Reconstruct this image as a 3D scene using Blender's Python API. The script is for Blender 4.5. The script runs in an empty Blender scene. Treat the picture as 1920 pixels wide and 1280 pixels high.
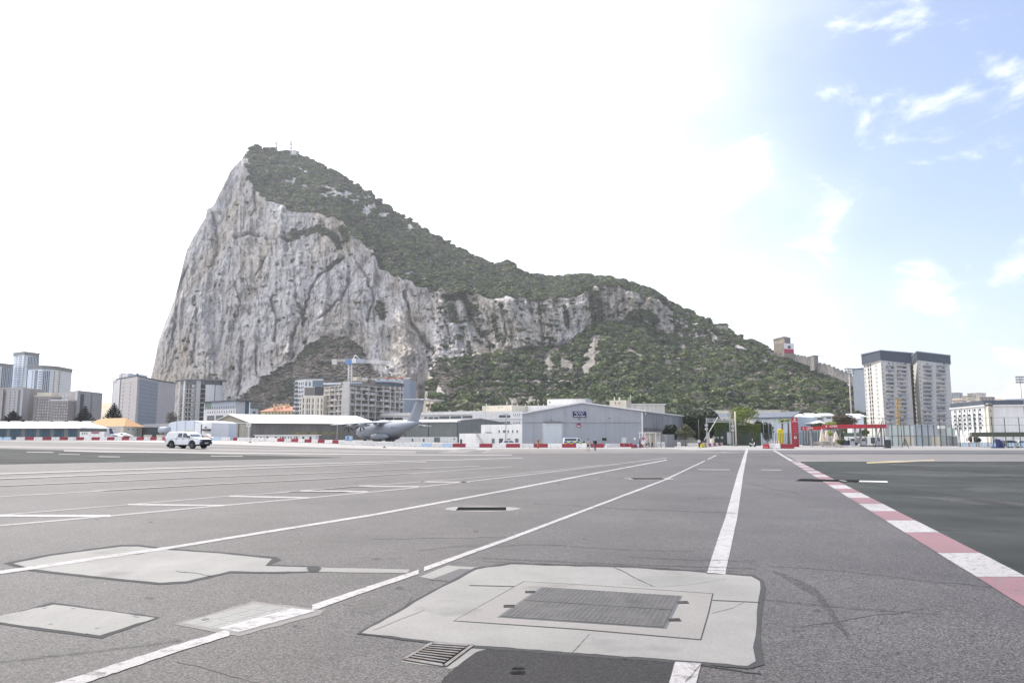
import bpy, math, random
import numpy as np
from mathutils import Vector, Matrix
random.seed(7); R=math.radians
C=bpy.context.scene
COL=C.collection
# ---------------------------------------------------------------- camera, sky, sun, exposure
FPX=1450.0; CAMZ=1.6; TH=math.atan(184/FPX); ST,CT=math.sin(TH),math.cos(TH)
cam=bpy.data.objects.new('camera',bpy.data.cameras.new('camera')); COL.objects.link(cam)
cam.location=(0,0,CAMZ); cam.rotation_euler=(math.pi/2+TH,0,0)
cam.data.sensor_width=36; cam.data.lens=FPX/1920*36; cam.data.clip_end=20000; cam.data.clip_start=.1
C.camera=cam
SUN_AZ=R(-30); SUN_EL=R(54)          # azimuth from +Y towards +X
sd=Vector((math.sin(SUN_AZ)*math.cos(SUN_EL),math.cos(SUN_AZ)*math.cos(SUN_EL),math.sin(SUN_EL)))
W=bpy.data.worlds.new('World'); C.world=W; W.use_nodes=True
wn=W.node_tree.nodes; wl=W.node_tree.links; wn.clear()
def N(t,nodes,**k):
    n=nodes.new(t)
    for a,b in k.items(): setattr(n,a,b)
    return n
sky=N('ShaderNodeTexSky',wn,sky_type='NISHITA',sun_disc=False,sun_elevation=SUN_EL,sun_rotation=SUN_AZ,air_density=1.0,dust_density=1.7,ozone_density=1.0)
bg=N('ShaderNodeBackground',wn); bg.inputs['Strength'].default_value=.105
wo=N('ShaderNodeOutputWorld',wn); tc=N('ShaderNodeTexCoord',wn)
# clouds: thin white veil thickening towards the east (left), torn cumulus wisps in the blue
mp=N('ShaderNodeMapping',wn); mp.inputs['Scale'].default_value=(1,1,1.7)
n1=N('ShaderNodeTexNoise',wn); n1.inputs['Scale'].default_value=9; n1.inputs['Detail'].default_value=9; n1.inputs['Roughness'].default_value=.6; n1.inputs['Distortion'].default_value=.35
sx=N('ShaderNodeSeparateXYZ',wn)
wl.new(tc.outputs['Generated'],mp.inputs[0]); wl.new(mp.outputs[0],n1.inputs['Vector']); wl.new(tc.outputs['Generated'],sx.inputs[0])
def M(op,a,b,nodes,links):
    m=nodes.new('ShaderNodeMath'); m.operation=op
    for i,v in enumerate((a,b)):
        if v is None: continue
        if isinstance(v,(int,float)): m.inputs[i].default_value=v
        else: links.new(v,m.inputs[i])
    return m.outputs[0]
def MR(v,a,b,c,d,nodes=wn,links=wl):
    x=nodes.new('ShaderNodeMapRange'); x.interpolation_type='SMOOTHSTEP'; links.new(v,x.inputs['Value']); x.inputs['From Min'].default_value=a; x.inputs['From Max'].default_value=b; x.inputs['To Min'].default_value=c; x.inputs['To Max'].default_value=d; return x.outputs[0]
n0=N('ShaderNodeTexNoise',wn); n0.inputs['Scale'].default_value=2.2; n0.inputs['Detail'].default_value=8; wl.new(mp.outputs[0],n0.inputs['Vector'])
edge_=M('ADD',sx.outputs[0],M('MULTIPLY',M('SUBTRACT',n0.outputs['Fac'],.5,wn,wl),-.85,wn,wl),wn,wl)
veil=MR(edge_,-.34,.52,1.0,.03)                      # bright veil over the east, thinning to the west
low=MR(sx.outputs[2],.02,.30,.05,0)                 # paler towards the horizon
puff=MR(n1.outputs['Fac'],.50,.70,0,.50)
fac=M('ADD',M('ADD',veil,low,wn,wl),puff,wn,wl); fac=M('MINIMUM',fac,.97,wn,wl)
mx=N('ShaderNodeMix',wn,data_type='RGBA'); wl.new(fac,mx.inputs['Factor'])
tn=N('ShaderNodeMix',wn,data_type='RGBA',blend_type='MULTIPLY'); tn.inputs['Factor'].default_value=1; tn.inputs['B'].default_value=(.82,.80,.84,1)
wl.new(sky.outputs[0],tn.inputs['A']); wl.new(tn.outputs['Result'],mx.inputs['A']); mx.inputs['B'].default_value=(8.0,8.0,8.5,1)
wl.new(mx.outputs['Result'],bg.inputs[0]); wl.new(bg.outputs[0],wo.inputs[0])
sun=bpy.data.objects.new('sun',bpy.data.lights.new('sun','SUN')); COL.objects.link(sun)
sun.data.energy=3.0; sun.data.angle=R(.53); sun.data.color=(1,.95,.88)
sun.rotation_euler=sd.to_track_quat('Z','Y').to_euler(); sun.location=(0,0,500)
C.view_settings.view_transform='Standard'; C.view_settings.look='None'; C.view_settings.gamma=1
C.view_settings.use_curve_mapping=False; C.view_settings.exposure=1.14
C.render.engine='CYCLES'; C.cycles.max_bounces=6
# ---------------------------------------------------------------- geometry helpers
def ray(px,py):
    u=(px-960)/FPX; v=(640-py)/FPX
    return Vector((u,CT-v*ST,ST+v*CT))
def at(px,py,Y):
    d=ray(px,py); t=Y/d.y; return Vector((d.x*t,Y,CAMZ+d.z*t))
def gz(x,y):                                   # the runway's cross fall: the ground climbs to the left
    t=min(1,max(0,(-5-x)/70)); return 1.45*t*t*(3-2*t)
def gp(px,py,lift=0):
    d=ray(px,py); z=0; t=0
    lo,hi=0,900
    for k in range(40):
        m=(lo+hi)/2; zz=CAMZ+d.z*m
        if zz>gz(d.x*m,d.y*m): lo=m
        else: hi=m
    return Vector((d.x*lo,d.y*lo,gz(d.x*lo,d.y*lo)+lift*(3 if d.x*lo<-5 and d.y*lo>24 else 1)))
ORG={}
def tag(o,label=None,cat=None,group=None,kind=None):
    if label: o['label']=label
    if cat: o['category']=cat
    if group: o['group']=group
    if kind: o['kind']=kind
    return o
def thing(name,label,cat,loc=(0,0,0),rz=0,group=None,local=False):
    o=bpy.data.objects.new(name,None); COL.objects.link(o); o.location=loc; o.rotation_euler=(0,0,rz); o.empty_display_size=.2
    ORG[o.name]=Vector((0,0,0)) if local else Vector(loc)
    return tag(o,label,cat,group)
def copy_tree(o,parent=None):
    c=o.copy(); COL.objects.link(c)
    ORG[c.name]=ORG.get(o.name,Vector())
    if parent: c.parent=parent
    for ch in list(o.children): copy_tree(ch,c)
    return c
class MB:
    def __init__(s): s.v=[]; s.f=[]; s.sm=[]
    def add(s,vs,fs,sm=False):
        b=len(s.v); s.v+= [tuple(p) for p in vs]; s.f+=[tuple(b+i for i in f) for f in fs]; s.sm+=[sm]*len(fs); return s
    def hexa(s,p):                            # 4 bottom, 4 top
        return s.add(p,[(3,2,1,0),(4,5,6,7),(0,1,5,4),(1,2,6,5),(2,3,7,6),(3,0,4,7)])
    def box(s,x0,x1,y0,y1,z0,z1):
        return s.hexa([(x0,y0,z0),(x1,y0,z0),(x1,y1,z0),(x0,y1,z0),(x0,y0,z1),(x1,y0,z1),(x1,y1,z1),(x0,y1,z1)])
    def bar(s,a,b,w,h=None):
        a=Vector(a); b=Vector(b); h=h or w; d=(b-a)
        if d.length<1e-6: return s
        d.normalize(); up=Vector((0,0,1)) if abs(d.z)<.95 else Vector((0,1,0))
        r=d.cross(up).normalized()*w/2; u=r.cross(d).normalized()*h/2
        return s.hexa([a-r-u,a+r-u,b+r-u,b-r-u,a-r+u,a+r+u,b+r+u,b-r+u])
    def tube(s,a,b,r0,r1=None,n=8):
        a=Vector(a); b=Vector(b); r1=r0 if r1 is None else r1; d=(b-a).normalized()
        up=Vector((0,0,1)) if abs(d.z)<.95 else Vector((0,1,0)); x=d.cross(up).normalized(); y=x.cross(d)
        vs=[]
        for p,r in ((a,r0),(b,r1)):
            for k in range(n):
                t=2*math.pi*k/n; vs.append(p+x*r*math.cos(t)+y*r*math.sin(t))
        b0=len(s.v); s.v+=[tuple(q) for q in vs]
        for k in range(n): s.f.append((b0+k,b0+(k+1)%n,b0+n+(k+1)%n,b0+n+k)); s.sm.append(True)
        s.f.append(tuple(b0+k for k in reversed(range(n)))); s.sm.append(False)
        s.f.append(tuple(b0+n+k for k in range(n))); s.sm.append(False)
        return s
    def prism(s,poly,z0,z1):
        n=len(poly); zz0=z0 if hasattr(z0,'__len__') else [z0]*n; zz1=z1 if hasattr(z1,'__len__') else [z1]*n
        vs=[(p[0],p[1],z) for p,z in zip(poly,zz0)]+[(p[0],p[1],z) for p,z in zip(poly,zz1)]
        return s.add(vs,[tuple(range(n))[::-1],tuple(range(n,2*n))]+[(k,(k+1)%n,n+(k+1)%n,n+k) for k in range(n)])
    def loft(s,rings,sm=True,cap=True,close=True):
        n=len(rings[0]); vs=[p for r in rings for p in r]; fs=[]
        for i in range(len(rings)-1):
            for k in range(n if close else n-1):
                fs.append((i*n+k,i*n+(k+1)%n,(i+1)*n+(k+1)%n,(i+1)*n+k))
        s.add(vs,fs,sm)
        if cap:
            b=len(s.v)-len(vs)
            s.f.append(tuple(b+k for k in reversed(range(n)))); s.f.append(tuple(b+(len(rings)-1)*n+k for k in range(n))); s.sm+=[False,False]
        return s
    def ball(s,c,rx,ry,rz,n=12,m=8):
        rings=[]
        for i in range(1,m):
            t=math.pi*i/m
            rings.append([(c[0]+rx*math.sin(t)*math.cos(2*math.pi*k/n),c[1]+ry*math.sin(t)*math.sin(2*math.pi*k/n),c[2]-rz*math.cos(t)) for k in range(n)])
        return s.loft(rings)
    def build(s,name,mat,parent=None,label=None,kind=None):
        me=bpy.data.meshes.new(name); 
        o=bpy.data.objects.new(name,me); COL.objects.link(o)
        off=Vector((0,0,0))
        if parent: o.parent=parent; off=ORG.get(parent.name,Vector((0,0,0)))
        ORG[o.name]=off
        me.from_pydata([(p[0]-off.x,p[1]-off.y,p[2]-off.z) for p in s.v],[],s.f)
        me.polygons.foreach_set('use_smooth',s.sm)
        if isinstance(mat,(list,tuple)):
            for m in mat: me.materials.append(m)
        else: me.materials.append(mat)
        me.update()
        if label: o['label']=label
        if kind: o['kind']=kind
        return o
# ---------------------------------------------------------------- materials
def mat(name,col,rough=.7,var=.12,scale=1.0,bump=0.0,metal=0.0,stretch=(1,1,1),tint=None,spec=.4,detail=6,fine=0,wave=None,objvar=0,streak=0,local=False):
    m=bpy.data.materials.new(name); m.use_nodes=True; n=m.node_tree.nodes; l=m.node_tree.links
    b=n['Principled BSDF']; b.inputs['Roughness'].default_value=rough; b.inputs['Metallic'].default_value=metal
    b.inputs['Specular IOR Level'].default_value=spec
    if local: src=N('ShaderNodeTexCoord',n).outputs['Object']
    else: src=N('ShaderNodeNewGeometry',n).outputs['Position']
    mpn=N('ShaderNodeMapping',n); mpn.inputs['Scale'].default_value=stretch
    l.new(src,mpn.inputs[0])
    no=N('ShaderNodeTexNoise',n); no.inputs['Scale'].default_value=scale; no.inputs['Detail'].default_value=detail; no.inputs['Roughness'].default_value=.6
    l.new(mpn.outputs[0],no.inputs['Vector'])
    mr=N('ShaderNodeMapRange',n); mr.inputs['From Min'].default_value=.3; mr.inputs['From Max'].default_value=.7
    mr.inputs['To Min'].default_value=1-var; mr.inputs['To Max'].default_value=1+var
    l.new(no.outputs['Fac'],mr.inputs['Value'])
    val=mr.outputs[0]
    if fine:
        n2=N('ShaderNodeTexNoise',n); n2.inputs['Scale'].default_value=fine; n2.inputs['Detail'].default_value=3
        l.new(mpn.outputs[0],n2.inputs['Vector'])
        m2=N('ShaderNodeMapRange',n); m2.inputs['From Min'].default_value=.3; m2.inputs['From Max'].default_value=.7; m2.inputs['To Min'].default_value=1-var; m2.inputs['To Max'].default_value=1+var
        l.new(n2.outputs['Fac'],m2.inputs['Value']); val=M('MULTIPLY',val,m2.outputs[0],n,l)
    if streak:
        mp3=N('ShaderNodeMapping',n); mp3.inputs['Scale'].default_value=(1.1,1.1,.06); l.new(src,mp3.inputs[0])
        n3=N('ShaderNodeTexNoise',n); n3.inputs['Scale'].default_value=1.3; n3.inputs['Detail'].default_value=5; l.new(mp3.outputs[0],n3.inputs['Vector'])
        m3=N('ShaderNodeMapRange',n); m3.inputs['From Min'].default_value=.35; m3.inputs['From Max'].default_value=.65; m3.inputs['To Min'].default_value=1-streak; m3.inputs['To Max'].default_value=1.05
        l.new(n3.outputs['Fac'],m3.inputs['Value']); val=M('MULTIPLY',val,m3.outputs[0],n,l)
    if objvar:
        oi=N('ShaderNodeObjectInfo',n); m4=N('ShaderNodeMapRange',n); m4.inputs['To Min'].default_value=1-objvar; m4.inputs['To Max'].default_value=1+objvar
        l.new(oi.outputs['Random'],m4.inputs['Value']); val=M('MULTIPLY',val,m4.outputs[0],n,l)
    mixc=N('ShaderNodeMix',n,data_type='RGBA'); mixc.inputs['A'].default_value=(*col,1); mixc.inputs['B'].default_value=(*(tint or col),1)
    if tint:
        nt=N('ShaderNodeTexNoise',n); nt.inputs['Scale'].default_value=scale*.37; nt.inputs['Detail'].default_value=4; l.new(mpn.outputs[0],nt.inputs['Vector'])
        mt=N('ShaderNodeMapRange',n); mt.inputs['From Min'].default_value=.42; mt.inputs['From Max'].default_value=.62; l.new(nt.outputs['Fac'],mt.inputs['Value']); l.new(mt.outputs[0],mixc.inputs['Factor'])
    vm=N('ShaderNodeVectorMath',n,operation='SCALE'); l.new(mixc.outputs['Result'],vm.inputs[0]); l.new(val,vm.inputs['Scale'])
    l.new(vm.outputs[0],b.inputs['Base Color'])
    if wave:                                    # corrugation: (scale, strength)
        wv=N('ShaderNodeTexWave',n); wv.wave_type='BANDS'; wv.bands_direction='X'; wv.inputs['Scale'].default_value=wave[0]; l.new(src,wv.inputs['Vector'])
        bp=N('ShaderNodeBump',n); bp.inputs['Strength'].default_value=wave[1]; bp.inputs['Distance'].default_value=.05; l.new(wv.outputs['Fac'],bp.inputs['Height']); l.new(bp.outputs[0],b.inputs['Normal'])
        dk=N('ShaderNodeMapRange',n); dk.inputs['To Min'].default_value=.93; dk.inputs['To Max'].default_value=1.03; l.new(wv.outputs['Fac'],dk.inputs['Value'])
        v2=M('MULTIPLY',val,dk.outputs[0],n,l); l.new(v2,vm.inputs['Scale'])
    elif bump:
        bp=N('ShaderNodeBump',n); bp.inputs['Strength'].default_value=bump; bp.inputs['Distance'].default_value=.02; l.new(no.outputs['Fac'],bp.inputs['Height']); l.new(bp.outputs[0],b.inputs['Normal'])
    return m
def glass(name,col,rough=.12):
    m=mat(name,col,rough,var=.35,scale=.25,spec=.6); return m
WH=mat('white_paint',(.72,.72,.71),.6,var=.06,scale=.6,streak=.08)
WH2=mat('white_roof_sheet',(.70,.70,.69),.5,var=.07,scale=.4)
CREAM=mat('cream_render',(.62,.57,.47),.85,var=.07,scale=.5,streak=.12)
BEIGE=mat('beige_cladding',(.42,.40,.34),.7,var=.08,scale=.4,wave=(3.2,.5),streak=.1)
BEIGED=mat('beige_gable',(.36,.32,.26),.8,var=.1,scale=.5,streak=.15)
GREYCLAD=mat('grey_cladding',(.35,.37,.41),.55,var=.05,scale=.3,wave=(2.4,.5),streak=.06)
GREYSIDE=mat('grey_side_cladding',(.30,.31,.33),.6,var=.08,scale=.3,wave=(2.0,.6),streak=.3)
GREENGREY=mat('green_grey_cladding',(.17,.19,.185),.6,var=.08,scale=.4,wave=(2.2,.6),streak=.12)
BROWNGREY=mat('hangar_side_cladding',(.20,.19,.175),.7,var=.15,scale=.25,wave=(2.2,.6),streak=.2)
BLUEDOOR=mat('blue_door_cladding',(.035,.085,.13),.5,var=.2,scale=.6,wave=(3.0,.7))
SHED=mat('shed_wall',(.16,.17,.17),.7,var=.1,scale=.5)
CONC=mat('concrete',(.56,.54,.51),.85,var=.1,scale=.8,streak=.12)
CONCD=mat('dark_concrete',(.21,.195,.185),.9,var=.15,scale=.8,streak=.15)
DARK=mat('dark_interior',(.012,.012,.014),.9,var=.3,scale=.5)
DGREY=mat('dark_grey_paint',(.05,.055,.06),.5,var=.1,scale=1)
SLATE=mat('slate_band',(.075,.09,.12),.6,var=.08,scale=.3)
MGREY=mat('mid_grey_metal',(.22,.23,.24),.5,var=.1,scale=1,metal=.2)
LGREY=mat('light_grey_metal',(.42,.43,.45),.5,var=.08,scale=1)
BGREY=mat('blue_grey_panel',(.36,.40,.46),.6,var=.05,scale=.2,streak=.05)
PINKGREY=mat('warm_grey_render',(.62,.58,.56),.8,var=.06,scale=.4,streak=.08)
TOWERB=mat('tower_blue_white',(.68,.75,.84),.55,var=.05,scale=.2)
TOWERW=mat('tower_white',(.70,.71,.72),.7,var=.05,scale=.2)
BROWNBLK=mat('taupe_render',(.32,.29,.28),.85,var=.08,scale=.3,streak=.12)
GREYBLK=mat('grey_render',(.43,.42,.43),.85,var=.07,scale=.3,streak=.12)
GLS=glass('window_glass',(.03,.04,.055)); GLB=glass('blue_glass',(.09,.15,.22)); GLG=glass('green_glass',(.09,.13,.14))
ORANGE=mat('orange_roof_tiles',(.42,.235,.10),.8,var=.2,scale=1.5,wave=(3,.6))
TERRA=mat('terracotta_tiles',(.48,.20,.13),.8,var=.15,scale=1.2,wave=(3,.6))
YELW=mat('yellow_render',(.58,.48,.28),.85,var=.06,scale=.5)
RED=mat('red_plastic',(.27,.018,.036),.55,var=.12,scale=2.5,objvar=.18)
WPL=mat('white_plastic',(.70,.69,.67),.5,var=.09,scale=2.0,objvar=.08,streak=.1)
BPL=mat('pale_blue_plastic',(.42,.54,.68),.5,var=.08,scale=2.0)
YPL=mat('yellow_plastic',(.62,.52,.02),.5,var=.1,scale=2)
REDS=mat('red_sign',(.36,.012,.03),.45,var=.06,scale=.6,streak=.06)
BLUES=mat('navy_sign',(.012,.02,.10),.5,var=.08,scale=1)
PINKS=mat('magenta_sign',(.34,.10,.17),.5,var=.2,scale=4)
BLACK=mat('black_rubber',(.015,.015,.016),.8,var=.2,scale=6)
CARW=mat('white_car_paint',(.74,.76,.80),.25,var=.02,scale=2,spec=.5)
NAVY=mat('navy_paint',(.015,.025,.10),.4,var=.1,scale=2)
BLUEP=mat('blue_paint',(.11,.24,.50),.45,var=.12,scale=.5)
STEEL=mat('galvanised_steel',(.36,.37,.38),.45,var=.1,scale=3,metal=.4)
WOODY=mat('trunk_bark',(.12,.095,.07),.95,var=.3,scale=4,bump=.5)
AIRGREY=mat('aircraft_grey',(.165,.19,.23),.4,var=.04,scale=.5,local=True)
AIRLITE=mat('aircraft_light_grey',(.30,.335,.385),.4,var=.04,scale=.5,local=True)
STONE=mat('castle_stone',(.33,.28,.23),.9,var=.25,scale=.4,fine=1.6,streak=.2)
STONEG=mat('grey_wall_stone',(.27,.255,.24),.9,var=.3,scale=.3,fine=1.2,streak=.2)
GRNP=mat('green_steel',(.05,.085,.07),.5,var=.1,scale=1)
TRANSL=mat('pale_hoarding',(.50,.56,.54),.6,var=.05,scale=.5,streak=.08)
TRANSG=mat('grey_hoarding',(.34,.36,.37),.6,var=.08,scale=.5,streak=.1)
SKIN=mat('skin',(.42,.25,.18),.6,var=.05,scale=8)
def leafmat(name,c1,c2,ov=.35):
    m=bpy.data.materials.new(name); m.use_nodes=True; n=m.node_tree.nodes; l=m.node_tree.links; b=n['Principled BSDF']
    b.inputs['Roughness'].default_value=.7; b.inputs['Specular IOR Level'].default_value=.25
    g=N('ShaderNodeNewGeometry',n); oi=N('ShaderNodeObjectInfo',n)
    no=N('ShaderNodeTexNoise',n); no.inputs['Scale'].default_value=.035; no.inputs['Detail'].default_value=5; l.new(g.outputs['Position'],no.inputs['Vector'])
    a=M('ADD',M('MULTIPLY',oi.outputs['Random'],.62,n,l),M('MULTIPLY',g.outputs['Random Per Island'],.14,n,l),n,l)
    a=M('ADD',a,M('MULTIPLY',M('SUBTRACT',no.outputs['Fac'],.5,n,l),1.6,n,l),n,l)
    mx=N('ShaderNodeMix',n,data_type='RGBA'); mx.inputs['A'].default_value=(*c1,1); mx.inputs['B'].default_value=(*c2,1); l.new(a,mx.inputs['Factor'])
    l.new(mx.outputs['Result'],b.inputs['Base Color'])
    b.inputs['Subsurface Weight'].default_value=0
    return m
LEAF=leafmat('maquis_leaves',(.028,.044,.015),(.135,.168,.058))
LEAFO=leafmat('olive_grey_leaves',(.045,.048,.034),(.13,.13,.088))
LEAFN=leafmat('fresh_green_leaves',(.024,.042,.014),(.085,.128,.036))
LEAFB=leafmat('dry_scrub_twigs',(.12,.105,.088),(.25,.22,.185))
LEAFD=leafmat('dark_tree_leaves',(.012,.022,.012),(.055,.075,.025))
LEAFG=leafmat('bright_leaves',(.07,.11,.018),(.30,.36,.06))
LEAFP=leafmat('pine_needles',(.008,.014,.011),(.022,.034,.022))
LEAFR=leafmat('reddish_leaves',(.06,.05,.03),(.16,.11,.06))
FLOWER=leafmat('pink_green_leaves',(.10,.11,.06),(.38,.36,.24))
# asphalt -----------------------------------------------------------------
def asphalt(name,col,grain=.45,big=.16,rough=.62):
    m=bpy.data.materials.new(name); m.use_nodes=True; n=m.node_tree.nodes; l=m.node_tree.links; b=n['Principled BSDF']
    b.inputs['Roughness'].default_value=rough; b.inputs['Specular IOR Level'].default_value=.32 if rough<.8 else .22
    g=N('ShaderNodeNewGeometry',n); P=g.outputs['Position']
    def noise(s,d,st=(1,1,1),r=.6):
        mp=N('ShaderNodeMapping',n); mp.inputs['Scale'].default_value=st; l.new(P,mp.inputs[0])
        x=N('ShaderNodeTexNoise',n); x.inputs['Scale'].default_value=s; x.inputs['Detail'].default_value=d; x.inputs['Roughness'].default_value=r; l.new(mp.outputs[0],x.inputs['Vector']); return x.outputs['Fac']
    def rng(v,a,b_,c,d):
        x=N('ShaderNodeMapRange',n); l.new(v,x.inputs['Value']); x.inputs['From Min'].default_value=a; x.inputs['From Max'].default_value=b_; x.inputs['To Min'].default_value=c; x.inputs['To Max'].default_value=d; return x.outputs[0]
    vo=N('ShaderNodeTexVoronoi',n); vo.inputs['Scale'].default_value=78; l.new(P,vo.inputs['Vector'])
    sep=N('ShaderNodeSeparateColor',n); l.new(vo.outputs['Color'],sep.inputs[0])
    stones=rng(sep.outputs[0],0,1,1-grain,1+grain)
    gr=rng(noise(85,3,r=.8),.3,.7,1-grain*.75,1+grain*.75)
    b1=rng(noise(.35,5),.3,.7,1-big,1+big)
    b2=rng(noise(.05,4,(.3,1,1)),.35,.65,1-big*.7,1+big*.7)
    tr=rng(noise(.5,4,(1,.06,1)),.3,.7,1-big*.35,1+big*.35)
    # oil and tyre stains with a shape of their own
    st=M('MULTIPLY',rng(noise(.9,3),.60,.74,1,.66),rng(noise(.22,6,(1,.35,1),.7),.52,.70,1,.72),n,l)
    v=M('MULTIPLY',M('MULTIPLY',stones,gr,n,l),M('MULTIPLY',M('MULTIPLY',b1,b2,n,l),M('MULTIPLY',tr,st,n,l),n,l),n,l)
    vm=N('ShaderNodeVectorMath',n,operation='SCALE'); vm.inputs[0].default_value=col; l.new(v,vm.inputs['Scale'])
    l.new(vm.outputs[0],b.inputs['Base Color'])
    bp=N('ShaderNodeBump',n); bp.inputs['Strength'].default_value=.6; bp.inputs['Distance'].default_value=.006; l.new(sep.outputs[0],bp.inputs['Height']); l.new(bp.outputs[0],b.inputs['Normal'])
    return m
ASPH=asphalt('worn_asphalt',(.056,.0510,.0518),.95,.24); ASPHD=asphalt('dark_asphalt',(.027,.031,.0295),.3,.42,.85); ASPHP=asphalt('fresh_asphalt_patch',(.024,.023,.025),.5,.1,.85)
ASPHL=asphalt('pale_asphalt',(.135,.125,.12),.2,.1); APRON=asphalt('concrete_apron',(.24,.23,.225),.1,.1); SEAL=asphalt('bitumen_sealant',(.042,.043,.046),.2,.2,.85)
SHOULD=asphalt('shoulder_asphalt',(.058,.056,.058),.15,.12)
def slabmat(name,col,big=.1):
    m=asphalt(name,col,.09,big); return m
SLAB=slabmat('worn_concrete_slab',(.20,.196,.188),.24); SLAB2=slabmat('smooth_concrete_slab',(.19,.18,.172),.15); SLABO=slabmat('old_concrete_slab',(.185,.183,.175),.22)
def paint(name,col,wear=.50):
    m=asphalt(name,col,.16,.10); n=m.node_tree.nodes; l=m.node_tree.links; b=n['Principled BSDF']
    g=N('ShaderNodeNewGeometry',n); x=N('ShaderNodeTexNoise',n); x.inputs['Scale'].default_value=9; x.inputs['Detail'].default_value=8; x.inputs['Roughness'].default_value=.75; l.new(g.outputs['Position'],x.inputs['Vector'])
    r=N('ShaderNodeMapRange',n); r.inputs['From Min'].default_value=wear+.08; r.inputs['From Max'].default_value=wear+.16; r.inputs['To Max'].default_value=.8; l.new(x.outputs['Fac'],r.inputs['Value'])
    src=b.inputs['Base Color'].links[0].from_socket
    mx=N('ShaderNodeMix',n,data_type='RGBA'); mx.inputs['B'].default_value=(.13,.12,.125,1); l.new(src,mx.inputs['A']); l.new(r.outputs[0],mx.inputs['Factor']); l.new(mx.outputs['Result'],b.inputs['Base Color'])
    return m
PW=paint('worn_white_paint',(.31,.30,.305),.44); PR=paint('faded_red_paint',(.195,.098,.112),.43); PF=paint('faint_white_paint',(.20,.195,.195),.42); PY=paint('yellow_road_paint',(.33,.27,.15)); PB=paint('pale_blue_paint',(.36,.42,.50))

def stain(name,col,cover):
    m=asphalt(name,col,.3,.2); n=m.node_tree.nodes; l=m.node_tree.links; b=n['Principled BSDF']; g=N('ShaderNodeNewGeometry',n); x=N('ShaderNodeTexNoise',n); x.inputs['Scale'].default_value=14; x.inputs['Detail'].default_value=6; x.inputs['Roughness'].default_value=.8; l.new(g.outputs['Position'],x.inputs['Vector'])
    r=N('ShaderNodeMapRange',n); r.inputs['From Min'].default_value=.35; r.inputs['From Max'].default_value=.75; r.inputs['To Max'].default_value=cover; l.new(x.outputs['Fac'],r.inputs['Value']); l.new(r.outputs[0],b.inputs['Alpha']); return m
TYRE=stain('tyre_rubber_stain',(.035,.034,.036),.75)

PM=paint('thin_white_paint',(.235,.23,.23),.43)

DUST=stain('pale_dust_film',(.13,.125,.12),.7)

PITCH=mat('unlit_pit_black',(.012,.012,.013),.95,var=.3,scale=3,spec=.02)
# ================================================================ GROUND
def axis(segs):
    a=[]
    for s,e,st in segs: a+=list(np.arange(s,e,st))
    return np.array(a+[segs[-1][1]],float)
xs=axis([(-3000,-400,260),(-400,-120,20),(-120,30,2.5),(30,200,17),(200,400,50),(400,3000,260)])
ys=axis([(-60,0,10),(0,240,3),(240,500,26),(500,4500,400)])
GX,GY=np.meshgrid(xs,ys)
tt=np.clip((-5-GX)/70,0,1); GZ=1.45*tt*tt*(3-2*tt)
nx,ny=len(xs),len(ys)
def npmesh(name,V,F,mat,kind=None,parent=None,smooth=True):
    me=bpy.data.meshes.new(name); me.vertices.add(len(V)); me.vertices.foreach_set('co',np.asarray(V,np.float32).ravel())
    k=F.shape[1]; me.loops.add(F.size); me.loops.foreach_set('vertex_index',F.astype(np.int32).ravel())
    me.polygons.add(len(F)); me.polygons.foreach_set('loop_start',np.arange(0,F.size,k,dtype=np.int32)); me.polygons.foreach_set('loop_total',np.full(len(F),k,np.int32))
    me.polygons.foreach_set('use_smooth',np.full(len(F),smooth)); me.update(calc_edges=True)
    o=bpy.data.objects.new(name,me); COL.objects.link(o); me.materials.append(mat)
    if kind: o['kind']=kind
    if parent: o.parent=parent
    return o
def gridfaces(nr,nc):
    i=np.arange(nr-1)[:,None]*nc+np.arange(nc-1)[None,:]
    return np.stack([i,i+1,i+nc+1,i+nc],-1).reshape(-1,4)
npmesh('asphalt_ground',np.stack([GX,GY,GZ],-1).reshape(-1,3),gridfaces(ny,nx),ASPH,'structure')
def lift_of(k): return .0015+.0015*k
def patch(name,TL,TR,BR,BL,mat,k=1,nx=30,ny=4,kind='structure',parent=None):
    mb=MB(); vs=[]
    for j in range(ny+1):
        for i in range(nx+1):
            a,b=i/nx,j/ny
            x=(TL[0]*(1-a)+TR[0]*a)*(1-b)+(BL[0]*(1-a)+BR[0]*a)*b; y=(TL[1]*(1-a)+TR[1]*a)*(1-b)+(BL[1]*(1-a)+BR[1]*a)*b
            vs.append(gp(x,y,lift_of(k)))
    fs=[(j*(nx+1)+i,(j+1)*(nx+1)+i,(j+1)*(nx+1)+i+1,j*(nx+1)+i+1) for j in range(ny) for i in range(nx)]
    mb.add(vs,fs); return mb.build(name,mat,parent,kind=kind)
def wsheet(name,x0,x1,y0,y1,mat,k=1,dx=4):
    n=max(1,int((x1-x0)/dx)); mb=MB(); vs=[]; ny=max(1,int((y1-y0)/20))
    for j in range(ny+1):
        for i in range(n+1):
            x=x0+(x1-x0)*i/n; vs.append((x,y0+(y1-y0)*j/ny,gz(x,0)+lift_of(k)*(1 if x>-5 else 3)))
    mb.add(vs,[(j*(n+1)+i,j*(n+1)+i+1,(j+1)*(n+1)+i+1,(j+1)*(n+1)+i) for j in range(ny) for i in range(n)]); return mb.build(name,mat,kind='structure')
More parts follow.
